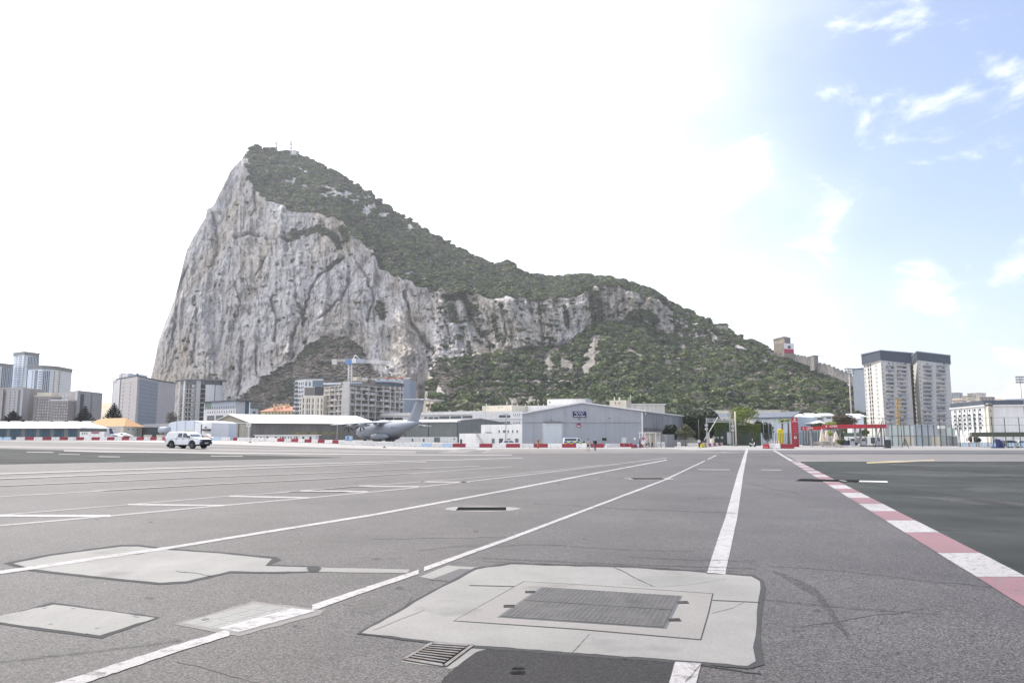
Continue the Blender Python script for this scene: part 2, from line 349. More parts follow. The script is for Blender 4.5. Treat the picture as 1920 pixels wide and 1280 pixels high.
def vline(name,pts,mat,k=3,kind='structure',jit=0):
    """painted line through pixel points (x,y,vertical thickness), laid on the ground"""
    mb=MB(); A=[];B=[]
    for (x0,y0,t0),(x1,y1,t1) in zip(pts[:-1],pts[1:]):
        n=max(2,int(abs(x1-x0)/12)+1)
        for i in range(n):
            s=i/n; x=x0+(x1-x0)*s; y=y0+(y1-y0)*s; t=(t0+(t1-t0)*s)/2*(.86 if name=='lane_line' else 1)
            A.append((x,y-t)); B.append((x,y+t))
    x,y,t=pts[-1]; A.append((x,y-t/2)); B.append((x,y+t/2))
    va=[gp(x,y+random.uniform(-jit,jit),lift_of(k)) for x,y in A]; vb=[gp(x,y+random.uniform(-jit,jit),lift_of(k)) for x,y in B]; n=len(va)
    mb.add(va+vb,[(i,n+i,n+i+1,i+1) for i in range(n-1)]); return mb.build(name,mat,kind=kind)
def poly(name,pts,mat,k=2,kind='structure',parent=None,thick=0,sub=True,jit=0):
    P=[]
    for i,(x,y) in enumerate(pts):
        x2,y2=pts[(i+1)%len(pts)]
        n=max(1,int(math.hypot(x2-x,y2-y)/18)) if sub else 1
        for q in range(n):
            j=jit if (q>0) else 0
            P.append((x+(x2-x)*q/n+random.uniform(-j,j),y+(y2-y)*q/n+random.uniform(-j,j)*.5))
    mb=MB(); V=[gp(x,y,lift_of(k)+thick) for x,y in P]; n=len(V)
    mb.add(V,[tuple(range(n))])
    if thick: 
        lo=[Vector((v.x,v.y,v.z-thick-.01)) for v in V]; mb.add(V+lo,[(i,(i+1)%n,n+(i+1)%n,n+i) for i in range(n)])
    o=mb.build(name,mat,parent,kind=kind)
    # triangulate cleanly and make sure it faces up
    import bmesh
    bm=bmesh.new(); bm.from_mesh(o.data); bmesh.ops.triangulate(bm,faces=bm.faces[:],ngon_method='EAR_CLIP')
    for f in bm.faces:
        if abs(f.normal.z)>.5 and f.normal.z<0: f.normal_flip()
    bm.to_mesh(o.data); bm.free(); return o
# big surfaces ------------------------------------------------------------
wsheet('concrete_apron',-260,330,121,330,APRON,1)
wsheet('runway_shoulder',-260,330,96,120.9,SHOULD,1)
wsheet('runway_edge_strip',-260,330,104,106,APRON,2)
patch('pale_runway',(1470,851.5),(2000,851.5),(2000,863),(1494,863),ASPHL,2,20,2)
wsheet('road_across_shoulder',-9,28,94,140,ASPHL,2)
patch('dark_taxiway_strip',(-60,839.5),(640,857.2),(640,857.8),(-60,871.5),ASPHD,1,40,4)
patch('pale_runway_band',(-40,835.5),(780,846),(780,850),(-40,838.8),ASPHL,2,40,1)
P0=(5.45+.62,9.35); sl=.3125
def kx(y): return 5.45+sl*(y-9.35)
mb=MB(); mb.add([(kx(4)+.3,4,.003),(60,4,.003),(130,58.6,.003),(kx(58.6)+.3,58.6,.003)],[(0,1,2,3)]); mb.build('dark_taxiway',ASPHD,kind='structure')
# big painted lines
mb=MB(); mb.add([(kx(58.8),58.8,.0085),(140,58.8,.0085),(140,60.1,.0085),(kx(60.1),60.1,.0085)],[(0,1,2,3)]); mb.build('runway_side_line',PW,kind='structure')
mb=MB(); mb.add([(kx(60)+.0,60,.0085),(kx(60)+.32,60,.0085),(kx(118)+.32,118,.0085),(kx(118),118,.0085)],[(0,1,2,3)]); mb.build('kerb_line',PW,kind='structure')
# the red and white kerb marking: every block is a piece
km=bpy.data.objects.new('kerb_marking',None); COL.objects.link(km); km['kind']='structure'; ORG['kerb_marking']=Vector()
y=9.35; edges=[]; yy=3.3
step=[4.6,7.35,9.35,11.3,13.75]+[13.75+2.02*i for i in range(1,22)]
for i in range(len(step)-1):
    a,b=step[i],min(step[i+1],57.6); 
    if b<=a: break
    w=.60; n=4
    vs=[]
    for q in range(n+1):
        t=a+.006+(b-a-.012)*q/n; vs+= [(kx(t)+random.uniform(-.006,.006),t,.0065),(kx(t)+w+random.uniform(-.006,.006),t,.0065)]
    MB().add(vs,[(2*q,2*q+1,2*q+3,2*q+2) for q in range(n)]).build('red_block' if i%2==1 else 'white_block',PR if i%2==1 else PW,km)
    if i%2==0: pass
# centre line
def ab(name,A,B,mat,k=3):
    n=len(A); mb=MB(); va=[];vb=[]
    for i in range(n-1):
        for q in range(6):
            s=q/6; va.append(gp(A[i][0]*(1-s)+A[i+1][0]*s+random.uniform(-.3,.3),A[i][1]*(1-s)+A[i+1][1]*s,lift_of(k))); vb.append(gp(B[i][0]*(1-s)+B[i+1][0]*s+random.uniform(-.3,.3),B[i][1]*(1-s)+B[i+1][1]*s,lift_of(k)))
    va.append(gp(*A[-1],lift_of(k))); vb.append(gp(*B[-1],lift_of(k))); n=len(va)
    mb.add(va+vb,[(i,n+i,n+i+1,i+1) for i in range(n-1)]); return mb.build(name,mat,kind='structure')
ab('centre_line',[(1325,1076),(1346,1010),(1360,970),(1382,890),(1399,841)],[(1360,1077),(1374,1010),(1382.5,970),(1393.5,890),(1403,841)],PW)
ab('centre_line',[(1266,1241),(1252,1290)],[(1315,1244),(1303,1290)],PW)
vline('lane_line',[(80,1296,21),(140,1279,20),(290,1229,18),(430,1186,14)],PW,jit=.8)
vline('lane_line',[(585,1140,13),(690,1104,11),(785,1072,9)],PW,jit=.4)
vline('lane_line',[(795,1067,9),(870,1040,8),(960,1008,6.5),(1100,955,4.6),(1245,900,3.2),(1322,863.5,2.2)],PW,jit=.2)
vline('lane_line',[(1327,861,2.2),(1343,853,1.8)],PW)
vline('lane_line',[(-20,1076,8),(60,1065,7),(180,1047,6.5),(308,1028.5,6)],PW,4)
vline('lane_line',[(308,1028.5,5.5),(500,997,5),(700,965,4),(960,917,3.2),(1100,890,2.4),(1250,862,1.6)],PW)
vline('lane_line',[(-20,987,3.02),(207,967,2.74),(400,949,2.30),(580,933,2.02),(760,916,1.80),(960,893,1.44),(1130,873,1.22),(1250,858,0.86)],PM)
vline('lane_line',[(-20,967,2.16),(240,946,1.80),(430,929.5,1.51),(560,921,1.37),(680,911,1.22),(870,897,1.08),(960,889,0.94),(1130,871,0.86)],PF)
for q in [(-20,966.5,207,967,4),(240,945.5,420,947.5,2.4),(430,930,580,933,2.2),(563,921,690,921.5,2),(672,911.5,790,912,1.7),(790,903,880,903.5,1.4)]:
    vline('cross_line',[(q[0],q[1],q[4]),(q[2],q[3],q[4])],PW)
vline('lane_line',[(-20,932,1.73),(400,908,1.44),(600,898,1.30),(760,888,1.15),(960,874,0.94)],PF)
vline('lane_line',[(-20,912,1.44),(350,896,1.22),(620,886,1.01),(900,873,0.86)],PF)
vline('lane_line',[(-20,898.5,2.30),(300,885.5,1.87),(560,875,1.44),(800,866,1.15)],PM)
vline('lane_line',[(-20,889.5,2.59),(300,878.5,2.16),(640,868,1.58),(980,858,1.15)],PM)
vline('runway_side_line',[(120,845.0,1.58),(200,847,1.87),(460,849.5,2.16),(780,852.5,1.87),(960,852.5,1.44)],PM)
for q in [(50,847.6,100,848,1.2),(185,856,225,856.5,1.2),(395,855,455,855.2,1.3),(110,851.4,150,852.1,1)]:
    vline('taxiway_dash',[(q[0],q[1],q[4]),(q[2],q[3],q[4])],PF)
vline('pale_blue_dash',[(1309,880,1.6),(1369,880.3,1.6)],PF); vline('faint_dash',[(1427,880.5,1.4),(1465,881,1.6)],PF)
vline('yellow_line',[(1625,867.2,2.4),(1700,864.6,2.2),(1752,862.2,1.8)],PY,4)
# paved repairs and worn spots
poly('worn_tarmac_patch',[(1800,916),(1840,913.5),(1885,915),(1950,919),(1950,924),(1880,922),(1835,922)],DUST,3,jit=1); 
poly('worn_tarmac_patch',[(150,1266),(195,1268),(200,1262),(172,1258)],DUST,3)
poly('worn_tarmac_patch',[(725,1044),(745,1042),(760,1045),(738,1049)],DUST,3)
poly('tyre_stain',[(1262,915),(1300,913.5),(1330,915.5),(1310,918.5),(1270,918)],SHOULD,1); 
poly('tyre_stain',[(1490,963),(1525,961),(1545,966),(1520,969.5),(1490,968)],SHOULD,1)
for q in ([(1560,885),(1700,882),(1900,888),(1960,893),(1800,893),(1640,890)],[(1640,870),(1800,869),(1950,872),(1950,876),(1760,875)],[(1700,930),(1850,935),(1990,950),(1990,956),(1820,945)],[(1180,895),(1130,893),(1120,897),(1180,899)],[(1520,1080),(1560,1075),(1580,1084),(1545,1090)],[(640,1130),(690,1118),(730,1128),(700,1150),(655,1148)],[(1300,930),(1360,928),(1370,934),(1310,936)]): poly('dust_patch',q,DUST,2.6,jit=2)
vline('taxiway_seam',[(1560,873.5,.8),(1700,874,.8),(1960,875,.8)],SEAL,2.8); vline('taxiway_seam',[(1720,990,1.4),(1820,993,1.4),(1990,998,1.5)],SEAL,2.8); vline('taxiway_seam',[(1640,925,1),(1800,930,1),(1990,936,1)],TYRE,2.8); vline('tyre_mark',[(1600,905,3),(1760,925,5),(1990,965,8)],TYRE,2.7)
# ---- the great slab in the foreground
SO=[(678,1187),(795,1120),(893,1068),(958,1058),(1060,1061),(1182,1064),(1362,1077),(1409,1081),(1425,1090),(1426,1104),(1422,1124),(1419,1170),(1412,1214),(1417,1240),(1402,1249),(1281,1239),(1100,1226),(918,1212),(871,1209)]
def grow(P,px):
    cx=sum(p[0] for p in P)/len(P); cy=sum(p[1] for p in P)/len(P); out=[]
    n=len(P)
    for i,p in enumerate(P):
        a=Vector((P[i-1][0],P[i-1][1]*2)); b=Vector((P[(i+1)%n][0],P[(i+1)%n][1]*2)); d=(b-a).normalized(); nn=Vector((d.y,-d.x))
        if nn.dot(Vector((p[0]-cx,(p[1]-cy)*2)))<0: nn=-nn
        out.append((p[0]+nn.x*px,p[1]+nn.y*px/2))
    return out
poly('slab_sealant',[(668,1188),(792,1117),(890,1064),(956,1055),(1062,1058),(1182,1061),(1364,1074),(1412,1077),(1432,1088),(1436,1104),(1431,1130),(1426,1200),(1430,1226),(1434,1246),(1404,1254),(1281,1243),(1100,1231),(918,1217),(866,1214)],SEAL,2,jit=1.6)
SL=poly('foreground_slab',SO,SLAB,3,jit=2.0)
poly('slab_frame',[(849,1165),(982,1090),(1120,1098),(1338,1113),(1330,1150),(1315,1201),(1080,1181)],SEAL,4,parent=SL,kind=None).name='joint_line'
poly('inner_slab',[(852,1164.5),(983,1091),(1120,1099),(1335.5,1114),(1327.5,1150),(1313,1199.5),(1080,1179.5)],SLAB2,5,parent=SL,kind=None)
for a,b in [((1336,1126),(1424,1130)),((880,1098),(964,1100)),((1120,1103),(1336,1117))][:2]:
    vline('joint_line',[(a[0],a[1],1.2),(b[0],b[1],1.2)],SEAL,5,kind=None).parent=SL
poly('grey_stain',[(1165,1089),(1230,1079),(1330,1082),(1362,1086),(1300,1096),(1240,1101),(1170,1096)],SLABO,4,parent=SL,kind=None)
# access cover
cv=[(939,1157.5),(1018,1102.5),(1274,1119),(1244,1178)]
W4=[gp(*p,.0) for p in cv]
cc=sum(W4,Vector())/4
AC=thing('access_cover','square checkered steel access cover set in the pale foreground slab','access cover',(cc.x,cc.y,.02))
IRON=mat('worn_steel_plate',(.030,.029,.031),.7,var=.35,scale=6,tint=(.055,.052,.05)); IRONL=mat('polished_steel_tread',(.072,.069,.071),.55,var=.35,scale=9)
IRONB=mat('grate_steel',(.13,.125,.125),.6,var=.3,scale=12,tint=(.09,.075,.065))
def bil(a,b,z):
    p=W4[1]*(1-a)*(1-b)+W4[2]*a*(1-b)+W4[3]*a*b+W4[0]*(1-a)*b; return Vector((p.x,p.y,z))
mb=MB(); mb.prism([bil(-.018,-.018,0)[:2],bil(1.018,-.018,0)[:2],bil(1.018,1.018,0)[:2],bil(-.018,1.018,0)[:2]],.004,.0115); mb.build('frame',DGREY,AC)
for (b0,b1) in ((0,.495),(.505,1)):
    pl=MB().prism([bil(0,b0,0)[:2],bil(1,b0,0)[:2],bil(1,b1,0)[:2],bil(0,b1,0)[:2]],.0117,.0145).build('plate',IRON,AC)
mb=MB(); n=30; mm=27
for i in range(n):
    for j in range(mm):
        a=(i+.5)/n; b=(j+.5)/mm
        if abs(b-.5)<.018: continue
        # plain lettered panels without tread
        if any(abs(a-ca)<.085 and abs(b-cb)<.055 for ca,cb in ((.22,.24),(.76,.30),(.22,.74),(.74,.80))): continue
        s=.0145*random.uniform(.85,1.1); t=.0135
        c=bil(a,b,.0145); e=(bil(1,b,0)-bil(0,b,0)).normalized(); f=(bil(a,1,0)-bil(a,0,0)).normalized()
        p=[c-e*s-f*t,c+e*s-f*t,c+e*s+f*t,c-e*s+f*t]; q=[Vector((v.x,v.y,.0172)) for v in p]
        q=[v*.8+Vector((c.x,c.y,.0172))*.2 for v in q]
        mb.add(p+q,[(4,5,6,7),(0,1,5,4),(1,2,6,5),(2,3,7,6),(3,0,4,7)])
mb.build('tread_pattern',IRONL,AC,kind='stuff')
for a,b in ((-.04,.20),(-.04,.70),(1.04,.22),(1.04,.78)):
    c=bil(a,b,.03); mb=MB(); mb.box(c.x-.055,c.x+.055,c.y-.04,c.y+.04,.009,.018); mb.tube((c.x-.05,c.y,.018),(c.x+.05,c.y,.018),.008); mb.build('hinge',IRON,AC)
# dark fresh asphalt below it and the gully grate
poly('fresh_asphalt_patch',[(918,1215),(1100,1229),(1262,1241),(1258,1262),(1250,1300),(818,1300),(832,1270),(868,1240),(893,1222)],ASPHP,1,jit=1.5)
vline('asphalt_seam',[(1268,1243,10),(1262,1262,12)],SEAL,2)
G=[gp(762,1236),gp(811,1207.5),(gp(884,1212)),(gp(836,1248))]
gcx=sum(G,Vector())/4
GR=thing('drain_grate','rusty slotted iron drain grate at the lower edge of the pale slab','drain grate',(gcx.x,gcx.y,0))
def gb(a,b,z): 
    p=G[1]*(1-a)*(1-b)+G[2]*a*(1-b)+G[3]*a*b+G[0]*(1-a)*b; return Vector((p.x,p.y,z))
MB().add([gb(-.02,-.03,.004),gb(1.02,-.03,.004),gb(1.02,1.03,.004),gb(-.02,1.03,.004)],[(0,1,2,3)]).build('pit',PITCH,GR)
for k in range(9):
    b=k/8
    MB().bar(gb(.03,b,.008),gb(.9,b,.008),.026,.006).build('bar',IRONB,GR)
for (p,q) in ((gb(-.03,-.05,.02),gb(-.03,1.05,.02)),(gb(1.0,-.05,.02),gb(1.0,1.05,.02)),(gb(-.03,1.04,.02),gb(1.0,1.04,.02)),(gb(-.03,-.06,.02),gb(1.0,-.06,.02))):
    MB().bar(Vector((p.x,p.y,.008)),Vector((q.x,q.y,.008)),.03,.0065).build('frame',IRONB,GR)
poly('grate_mortar',[(752,1240),(806,1203),(915,1212),(905,1226),(846,1254)],SLABO,.4,jit=1.2)
# small recess with dark infill
poly('repair_surround',[(786,1081),(838,1060),(913,1064),(930,1066),(868,1094)],SLABO,1.2,jit=1)
poly('dark_infill',[(806,1087),(862,1066),(905,1068),(863,1091)],SHOULD,1.6,jit=.6)
# slab A, slab B and the gridded cover on the left
poly('slab_sealant',[(6,1056),(90,1039),(227,1021),(262,1021),(308,1027),(420,1035),(520,1044),(528,1050),(506,1058),(580,1061),(600,1063),(600,1072),(520,1075),(433,1074),(352,1093),(300,1096),(170,1083),(58,1071)],SEAL,1,jit=1)
SA=poly('left_slab',[(25,1056),(100,1041),(229,1024.5),(260,1024.5),(305,1030),(420,1038),(510,1047.5),(497,1061),(578,1063.5),(578,1071),(500,1072),(432,1070.5),(350,1089.5),(300,1092.5),(170,1079.5),(62,1067)],SLABO,2,jit=.8)
poly('slab_strip',[(597,1064),(680,1065.5),(768,1067.5),(764,1074),(690,1073.5),(597,1072)],SLABO,2,jit=.6)
poly('round_plug',[(574,1066),(582,1061),(597,1061),(603,1066),(597,1072),(582,1072)],SEAL,3,sub=False)
poly('slab_sealant',[(-12,1160),(98,1129),(105,1130),(300,1157),(190,1197),(-12,1169)],SEAL,1,jit=1.2)
poly('left_slab',[(-12,1157),(100,1133.5),(200,1145),(291,1158.5),(187,1191.5),(90,1179),(-12,1165)],SLABO,2,jit=1.6)
poly('mortar_bed',[(325,1170),(476,1127),(608,1144),(600,1152),(450,1192),(430,1190)],ASPHL,1,jit=1.6)
GC=[gp(339,1168.5),gp(477,1132.5),gp(597,1145.5),gp(447,1187)]
gc=sum(GC,Vector())/4
GV=thing('inspection_cover','small concrete-filled cover with a faint grid of bars, crossed by the white line','inspection cover',(gc.x,gc.y,0))
def g4(a,b,z):
    p=GC[1]*(1-a)*(1-b)+GC[2]*a*(1-b)+GC[3]*a*b+GC[0]*(1-a)*b; return Vector((p.x,p.y,z))
MB().prism([g4(0,0,0)[:2],g4(1,0,0)[:2],g4(1,1,0)[:2],g4(0,1,0)[:2]],.001,.005).build('frame',MGREY,GV)
for i in range(4):
    for j in range(4):
        a0,a1,b0,b1=i/4+.012,(i+1)/4-.012,j/4+.012,(j+1)/4-.012
        MB().prism([g4(a0,b0,0)[:2],g4(a1,b0,0)[:2],g4(a1,b1,0)[:2],g4(a0,b1,0)[:2]],.001,.007).build('infill_panel',SLABO,GV)
MB().add([g4(.62,.02,.0085),g4(.98,.02,.0085),g4(.98,.98,.0085),g4(.62,.98,.0085)],[(0,1,2,3)]).build('painted_band',PW,GV)
mb=MB(); mb.tube(g4(.12,.78,.007),g4(.12,.78,.010),.035,n=14); mb.build('lifting_plug',DGREY,GV)
# lifting-eyes of slab B
for (x,y) in ((83,1140),(137,1141),(257,1157),(252,1155),(95,1170),(160,1188),(182,1178)):
    p=gp(x,y); MB().tube((p.x,p.y,.001),(p.x,p.y,.0062),.02,n=8).build('lifting_eye',DGREY)['kind']='structure'
# sunken manholes further out
def manhole(px,py,w,lab,hw,far=1.0):
    c=gp(px,py); r=gp(px+hw,py).x-c.x
    t=thing('manhole_cover',lab,'manhole cover',(c.x,c.y,0))
    vs=[];n=24
    for rr,z in ((r*1.55,.0035),(r*1.02,.0035)): vs+=[(c.x+rr*math.cos(2*math.pi*k/n)*random.uniform(.93,1.05),c.y+rr*far*math.sin(2*math.pi*k/n),z) for k in range(n)]
    MB().add(vs,[(k,(k+1)%n,n+(k+1)%n,n+k) for k in range(n)]).build('mortar_collar',SLABO,t)
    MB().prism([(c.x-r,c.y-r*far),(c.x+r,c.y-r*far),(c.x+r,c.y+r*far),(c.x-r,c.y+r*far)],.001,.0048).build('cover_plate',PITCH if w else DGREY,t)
manhole(903,953.5,1,'square dark cover in a pale collar, alone between two lane lines',46,.75)
manhole(1215,897,1,'distant dark cover in a pale collar, touching the lane line',30,.9)
# cracks, sealed joints and tyre marks
rk=random.Random(11)
def crack(name,x,y,dx,dy,n,th,m,k=5,wob=3):
    P=[(x,y,th)]
    for i in range(n): x+=dx+rk.uniform(-wob,wob); y+=dy+rk.uniform(-wob,wob)*.4; P.append((x,y,th*rk.uniform(.6,1.3)))
    return vline(name,P,m,k,jit=.15)
crack('slab_crack',700,1182,13,-5,8,1.0,SLABO); crack('slab_crack',1225,1100,-9,-4.2,9,.8,SEAL,6,4); crack('slab_crack',1395,1130,-8,3,7,.9,SLABO); crack('slab_crack',1105,1190,-4,5.2,7,.9,SEAL); crack('slab_crack',160,1050,12,-1.5,9,.7,SEAL,4); crack('slab_crack',330,1070,9,1.3,8,.7,SEAL,4); crack('slab_crack',1285,1280,4,-5,7,1.6,SEAL,6,2)
crack('joint_crack',1312,1246,15,2.2,7,1.8,SEAL,2,3); crack('joint_crack',740,1163,6,-9,5,1.2,SEAL,2,3)
for x,y,dx,dy,n,th in ((1440,1060,26,2.5,16,.9),(1060,1022,-24,1.2,12,.8),(700,1010,22,-.8,12,.7),(1500,1175,18,-3,12,1.1),(330,1240,20,5,9,1.2)): crack('hairline_crack',x,y,dx,dy,n,th,SHOULD,1,5)
for x0,y0,x1,y1,t0,t1 in ((905,1046,1420,1066,2.2,2.2),(905,1052,1390,1071,1.6,1.6),(1180,1044,1420,1052,1.5,1.5),(1030,1022,1300,1034,1.2,1.2),(1430,1124,1760,1152,3,2),(1000,944,1380,962,1,1),(1400,905,1500,925,1.2,1.2),(0,1240,340,1200,5,3)): vline('tyre_mark',[(x0,y0,t0),((x0+x1)/2,(y0+y1)/2+2,t0),(x1,y1,t1)],TYRE,4,jit=.5)
vline('water_stain',[(1450,1070,6),(1530,1110,18),(1560,1150,22),(1590,1195,12)],TYRE,1,jit=2)
for k in range(26):
    x=rk.uniform(150,1900); y=rk.uniform(900,1270); r_=rk.uniform(1.5,5)*(y-824)/250
    poly('oil_spot',[(x+r_*2*math.cos(a)*rk.uniform(.7,1.3),y+r_*.6*math.sin(a)*rk.uniform(.7,1.3)) for a in [i*.7 for i in range(9)]],TYRE,1,sub=False)
# black hose ramp
c0=gp(1497,899.5); c1=gp(1610,902); c2=gp(1664,903)
HR=thing('slot_drain','long black slot drain with a pale end crossing the red and white kerb marking','slot drain',(c0.x,c0.y,0))
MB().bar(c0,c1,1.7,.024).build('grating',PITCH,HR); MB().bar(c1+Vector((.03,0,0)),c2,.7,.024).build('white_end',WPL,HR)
p=(c0*.25+c1*.75); MB().box(p.x-.04,p.x+.04,p.y-.3,p.y+.3,.005,.014).build('joint_band',WPL,HR)

# ================================================================ THE ROCK
rng=np.random.RandomState(5)
PERM=rng.rand(4096)
def vn(x,y,seed=0):
    xi=np.floor(x).astype(np.int64); yi=np.floor(y).astype(np.int64); fx=x-xi; fy=y-yi
    fx=fx*fx*fx*(fx*(fx*6-15)+10); fy=fy*fy*fy*(fy*(fy*6-15)+10)
    def h(a,b): return PERM[((a*73856093)^(b*19349663)^(seed*83492791))&4095]
    return (h(xi,yi)*(1-fx)+h(xi+1,yi)*fx)*(1-fy)+(h(xi,yi+1)*(1-fx)+h(xi+1,yi+1)*fx)*fy
def fbm(x,y,o=4,seed=0,g=.5):
    s=0;a=1;t=0
    for k in range(o):
        s=s+a*vn(x*2**k+k*17.3,y*2**k+k*9.1,seed+k); t+=a; a*=g
    return s/t
def ridge(x,y,o=4,seed=0,g=.5):
    s=0;a=1;t=0
    for k in range(o):
        s=s+a*(1-np.abs(2*vn(x*2**k+k*11.7,y*2**k+k*5.3,seed+k)-1)); t+=a; a*=g
    return s/t
def cu(pts,x):
    return np.interp(x,[p[0] for p in pts],[p[1] for p in pts])
RID=[(276,740),(283,705),(290,675),(297,640),(312,600),(325,568),(338,520),(350,470),(362,448),(372,430),(385,408),(388,393),(402,383),(412,360),(425,338),(432,322),(445,308),(460,290),(470,277),(482,273),(500,277),(520,283),(545,284),(560,290),(580,297),(610,312),(640,328),(665,345),(690,362),(715,380),(740,398),(770,412),(800,432),(830,452),(865,468),(900,487),(925,497),(937,495),(946,489),(955,491),(966,501),(980,511),(1000,517),(1040,521),(1075,517),(1100,515),(1130,521),(1165,527),(1200,537),(1225,549),(1250,566),(1290,583),(1330,603),(1350,610),(1365,613),(1371,624),(1400,639),(1420,647),(1450,659),(1480,668),(1520,690),(1560,712),(1600,735),(1640,750),(1700,768),(1790,792)]
CLT=[(276,740),(283,705),(445,310),(455,312),(470,345),(500,375),(540,392),(600,402),(640,412),(662,440),(700,470),(712,505),(740,520),(780,535),(820,545),(870,545),(920,560),(950,558),(1000,562),(1050,562),(1080,556),(1110,541),(1140,535),(1180,546),(1230,562),(1262,582),(1300,608),(1365,640),(1480,690),(1790,800)]
CLB=[(276,790),(420,780),(445,752),(480,722),(520,692),(548,680),(575,650),(600,636),(640,632),(668,642),(690,680),(715,712),(738,770),(790,778),(806,700),(825,672),(845,684),(868,668),(905,668),(945,664),(1000,655),(1050,648),(1075,640),(1090,625),(1105,612),(1120,608),(1150,606),(1180,602),(1230,616),(1262,634),(1300,646),(1365,655),(1480,705),(1790,806)]
DR=[(276,960),(380,990),(470,1050),(560,1080),(700,1050),(900,1030),(1100,1000),(1250,900),(1400,800),(1480,760),(1600,700),(1790,640)]
DC=[(276,940),(380,950),(445,960),(500,930),(560,900),(650,850),(740,800),(850,760),(950,755),(1100,780),(1180,800),(1262,820),(1365,760),(1480,700),(1790,560)]
DB=[(276,905),(340,860),(420,820),(500,790),(600,800),(668,790),(715,735),(760,700),(806,715),(845,700),(950,720),(1075,755),(1150,790),(1262,800),(1365,730),(1480,660),(1790,540)]
DF=[(276,900),(420,800),(600,640),(715,610),(760,600),(820,560),(900,500),(1200,440),(1450,450),(1700,480),(1790,500)]
px=np.arange(277,1788,1.55); nc=len(px)
rid=cu(RID,px)+ (fbm(px/9,px*0,4,3)-.5)*7; clt=np.maximum(cu(CLT,px)+(fbm(px/14,px*0,3,8)-.5)*12,rid+.5); clt=np.where(px<452,rid+.5,clt)
clb=np.maximum(cu(CLB,px)+(fbm(px/12,px*0+3,3,9)-.5)*14,clt+2)
dr,dc,db,df=[cu(q,px) for q in (DR,DC,DB,DF)]
foot=np.full(nc,826.0)
NF,NCF,NU=120,210,130
def seg(n,a): return np.linspace(0,1,n,endpoint=a)
rows=[]; zone=[]
for t in seg(NF,False): rows.append((foot*(1-t)+clb*t, df*(1-t)+db*t)); zone.append(0+t)
for t in seg(NCF,False): rows.append((clb*(1-t)+clt*t, db*(1-t)+dc*t)); zone.append(1+t)
for t in seg(NU,True): rows.append((clt*(1-t)+rid*t, dc*(1-t)+dr*t)); zone.append(2+t)
PY=np.array([r[0] for r in rows]); DD=np.array([r[1] for r in rows]); ZN=np.array(zone)[:,None]*np.ones(nc)[None]
PXm=px[None]*np.ones_like(PY)
U=(PXm-960)/FPX; Vv=(640-PY)/FPX; dy=CT-Vv*ST; dz=ST+Vv*CT
X=U/dy*DD; Y=DD.copy(); Z=CAMZ+dz/dy*DD
# smooth the profile along columns so that zone borders are not knife edges
for k in range(5):
    Y[1:-1]=(Y[:-2]+2*Y[1:-1]+Y[2:])/4; 
X=U/dy*Y; Z=CAMZ+dz/dy*Y
cl=np.clip(1-np.abs(ZN-1.5)/.5,0,1); cl=np.clip(cl*8,0,1)*((ZN>=1)&(ZN<=2))
up=(ZN>2)*1.0; lo=(ZN<1)*1.0
edge=np.clip((2.97-np.where(ZN>2,ZN,0))/.1,0,1)                     # fade big moves near the skyline
# cliff relief: great buttresses, flutes, ledges, cracks
S=X+.35*Y
wx=(fbm(S/60,Z/90,3,21)-.5)*40; wz=(fbm(S/50,Z/50,3,22)-.5)*30
big=(ridge((S+wx)/95,(Z+wz)/330,3,31)-.55)*46
med=(ridge((S+wx*.6)/30,(Z+wz)/120,4,41)-.55)*26
fl=(.5-ridge((S+wx*.25)/10,(Z+wz)/40,4,51,.6))*15
led=(ridge((S+wz)/70,(Z+wx*.5)/16,3,61)-.5)*5
blk=(.5-ridge((S+wz*.2)/6.5,(Z+wx*.2)/9,3,71,.6))*6.5+(fbm(S/3,Z/3,3,72,.6)-.5)*3
crk=np.where(ridge((S+wx)/22,(Z+wz*1.4)/34,2,77,.4)>.94,1,0)*-2.0
reliefc=big*.9+med+fl+led+blk+crk
vegb=(fbm(X/60,Y/60,4,81)-.5)*55*np.clip(1-np.abs(np.where(ZN>2,ZN-2.5,ZN-.5))*1.6,0,1)+(fbm(X/28,Y/28,4,83)-.5)*18+(fbm(X/8,(Y+Z)/8,3,82)-.5)*5
rocky=(ridge(X/26,Z/30,4,91)-.5)*9+(fbm(X/6,Z/6,3,92)-.5)*4
D=cl*reliefc+(1-cl)*(vegb*.6+rocky*.5)
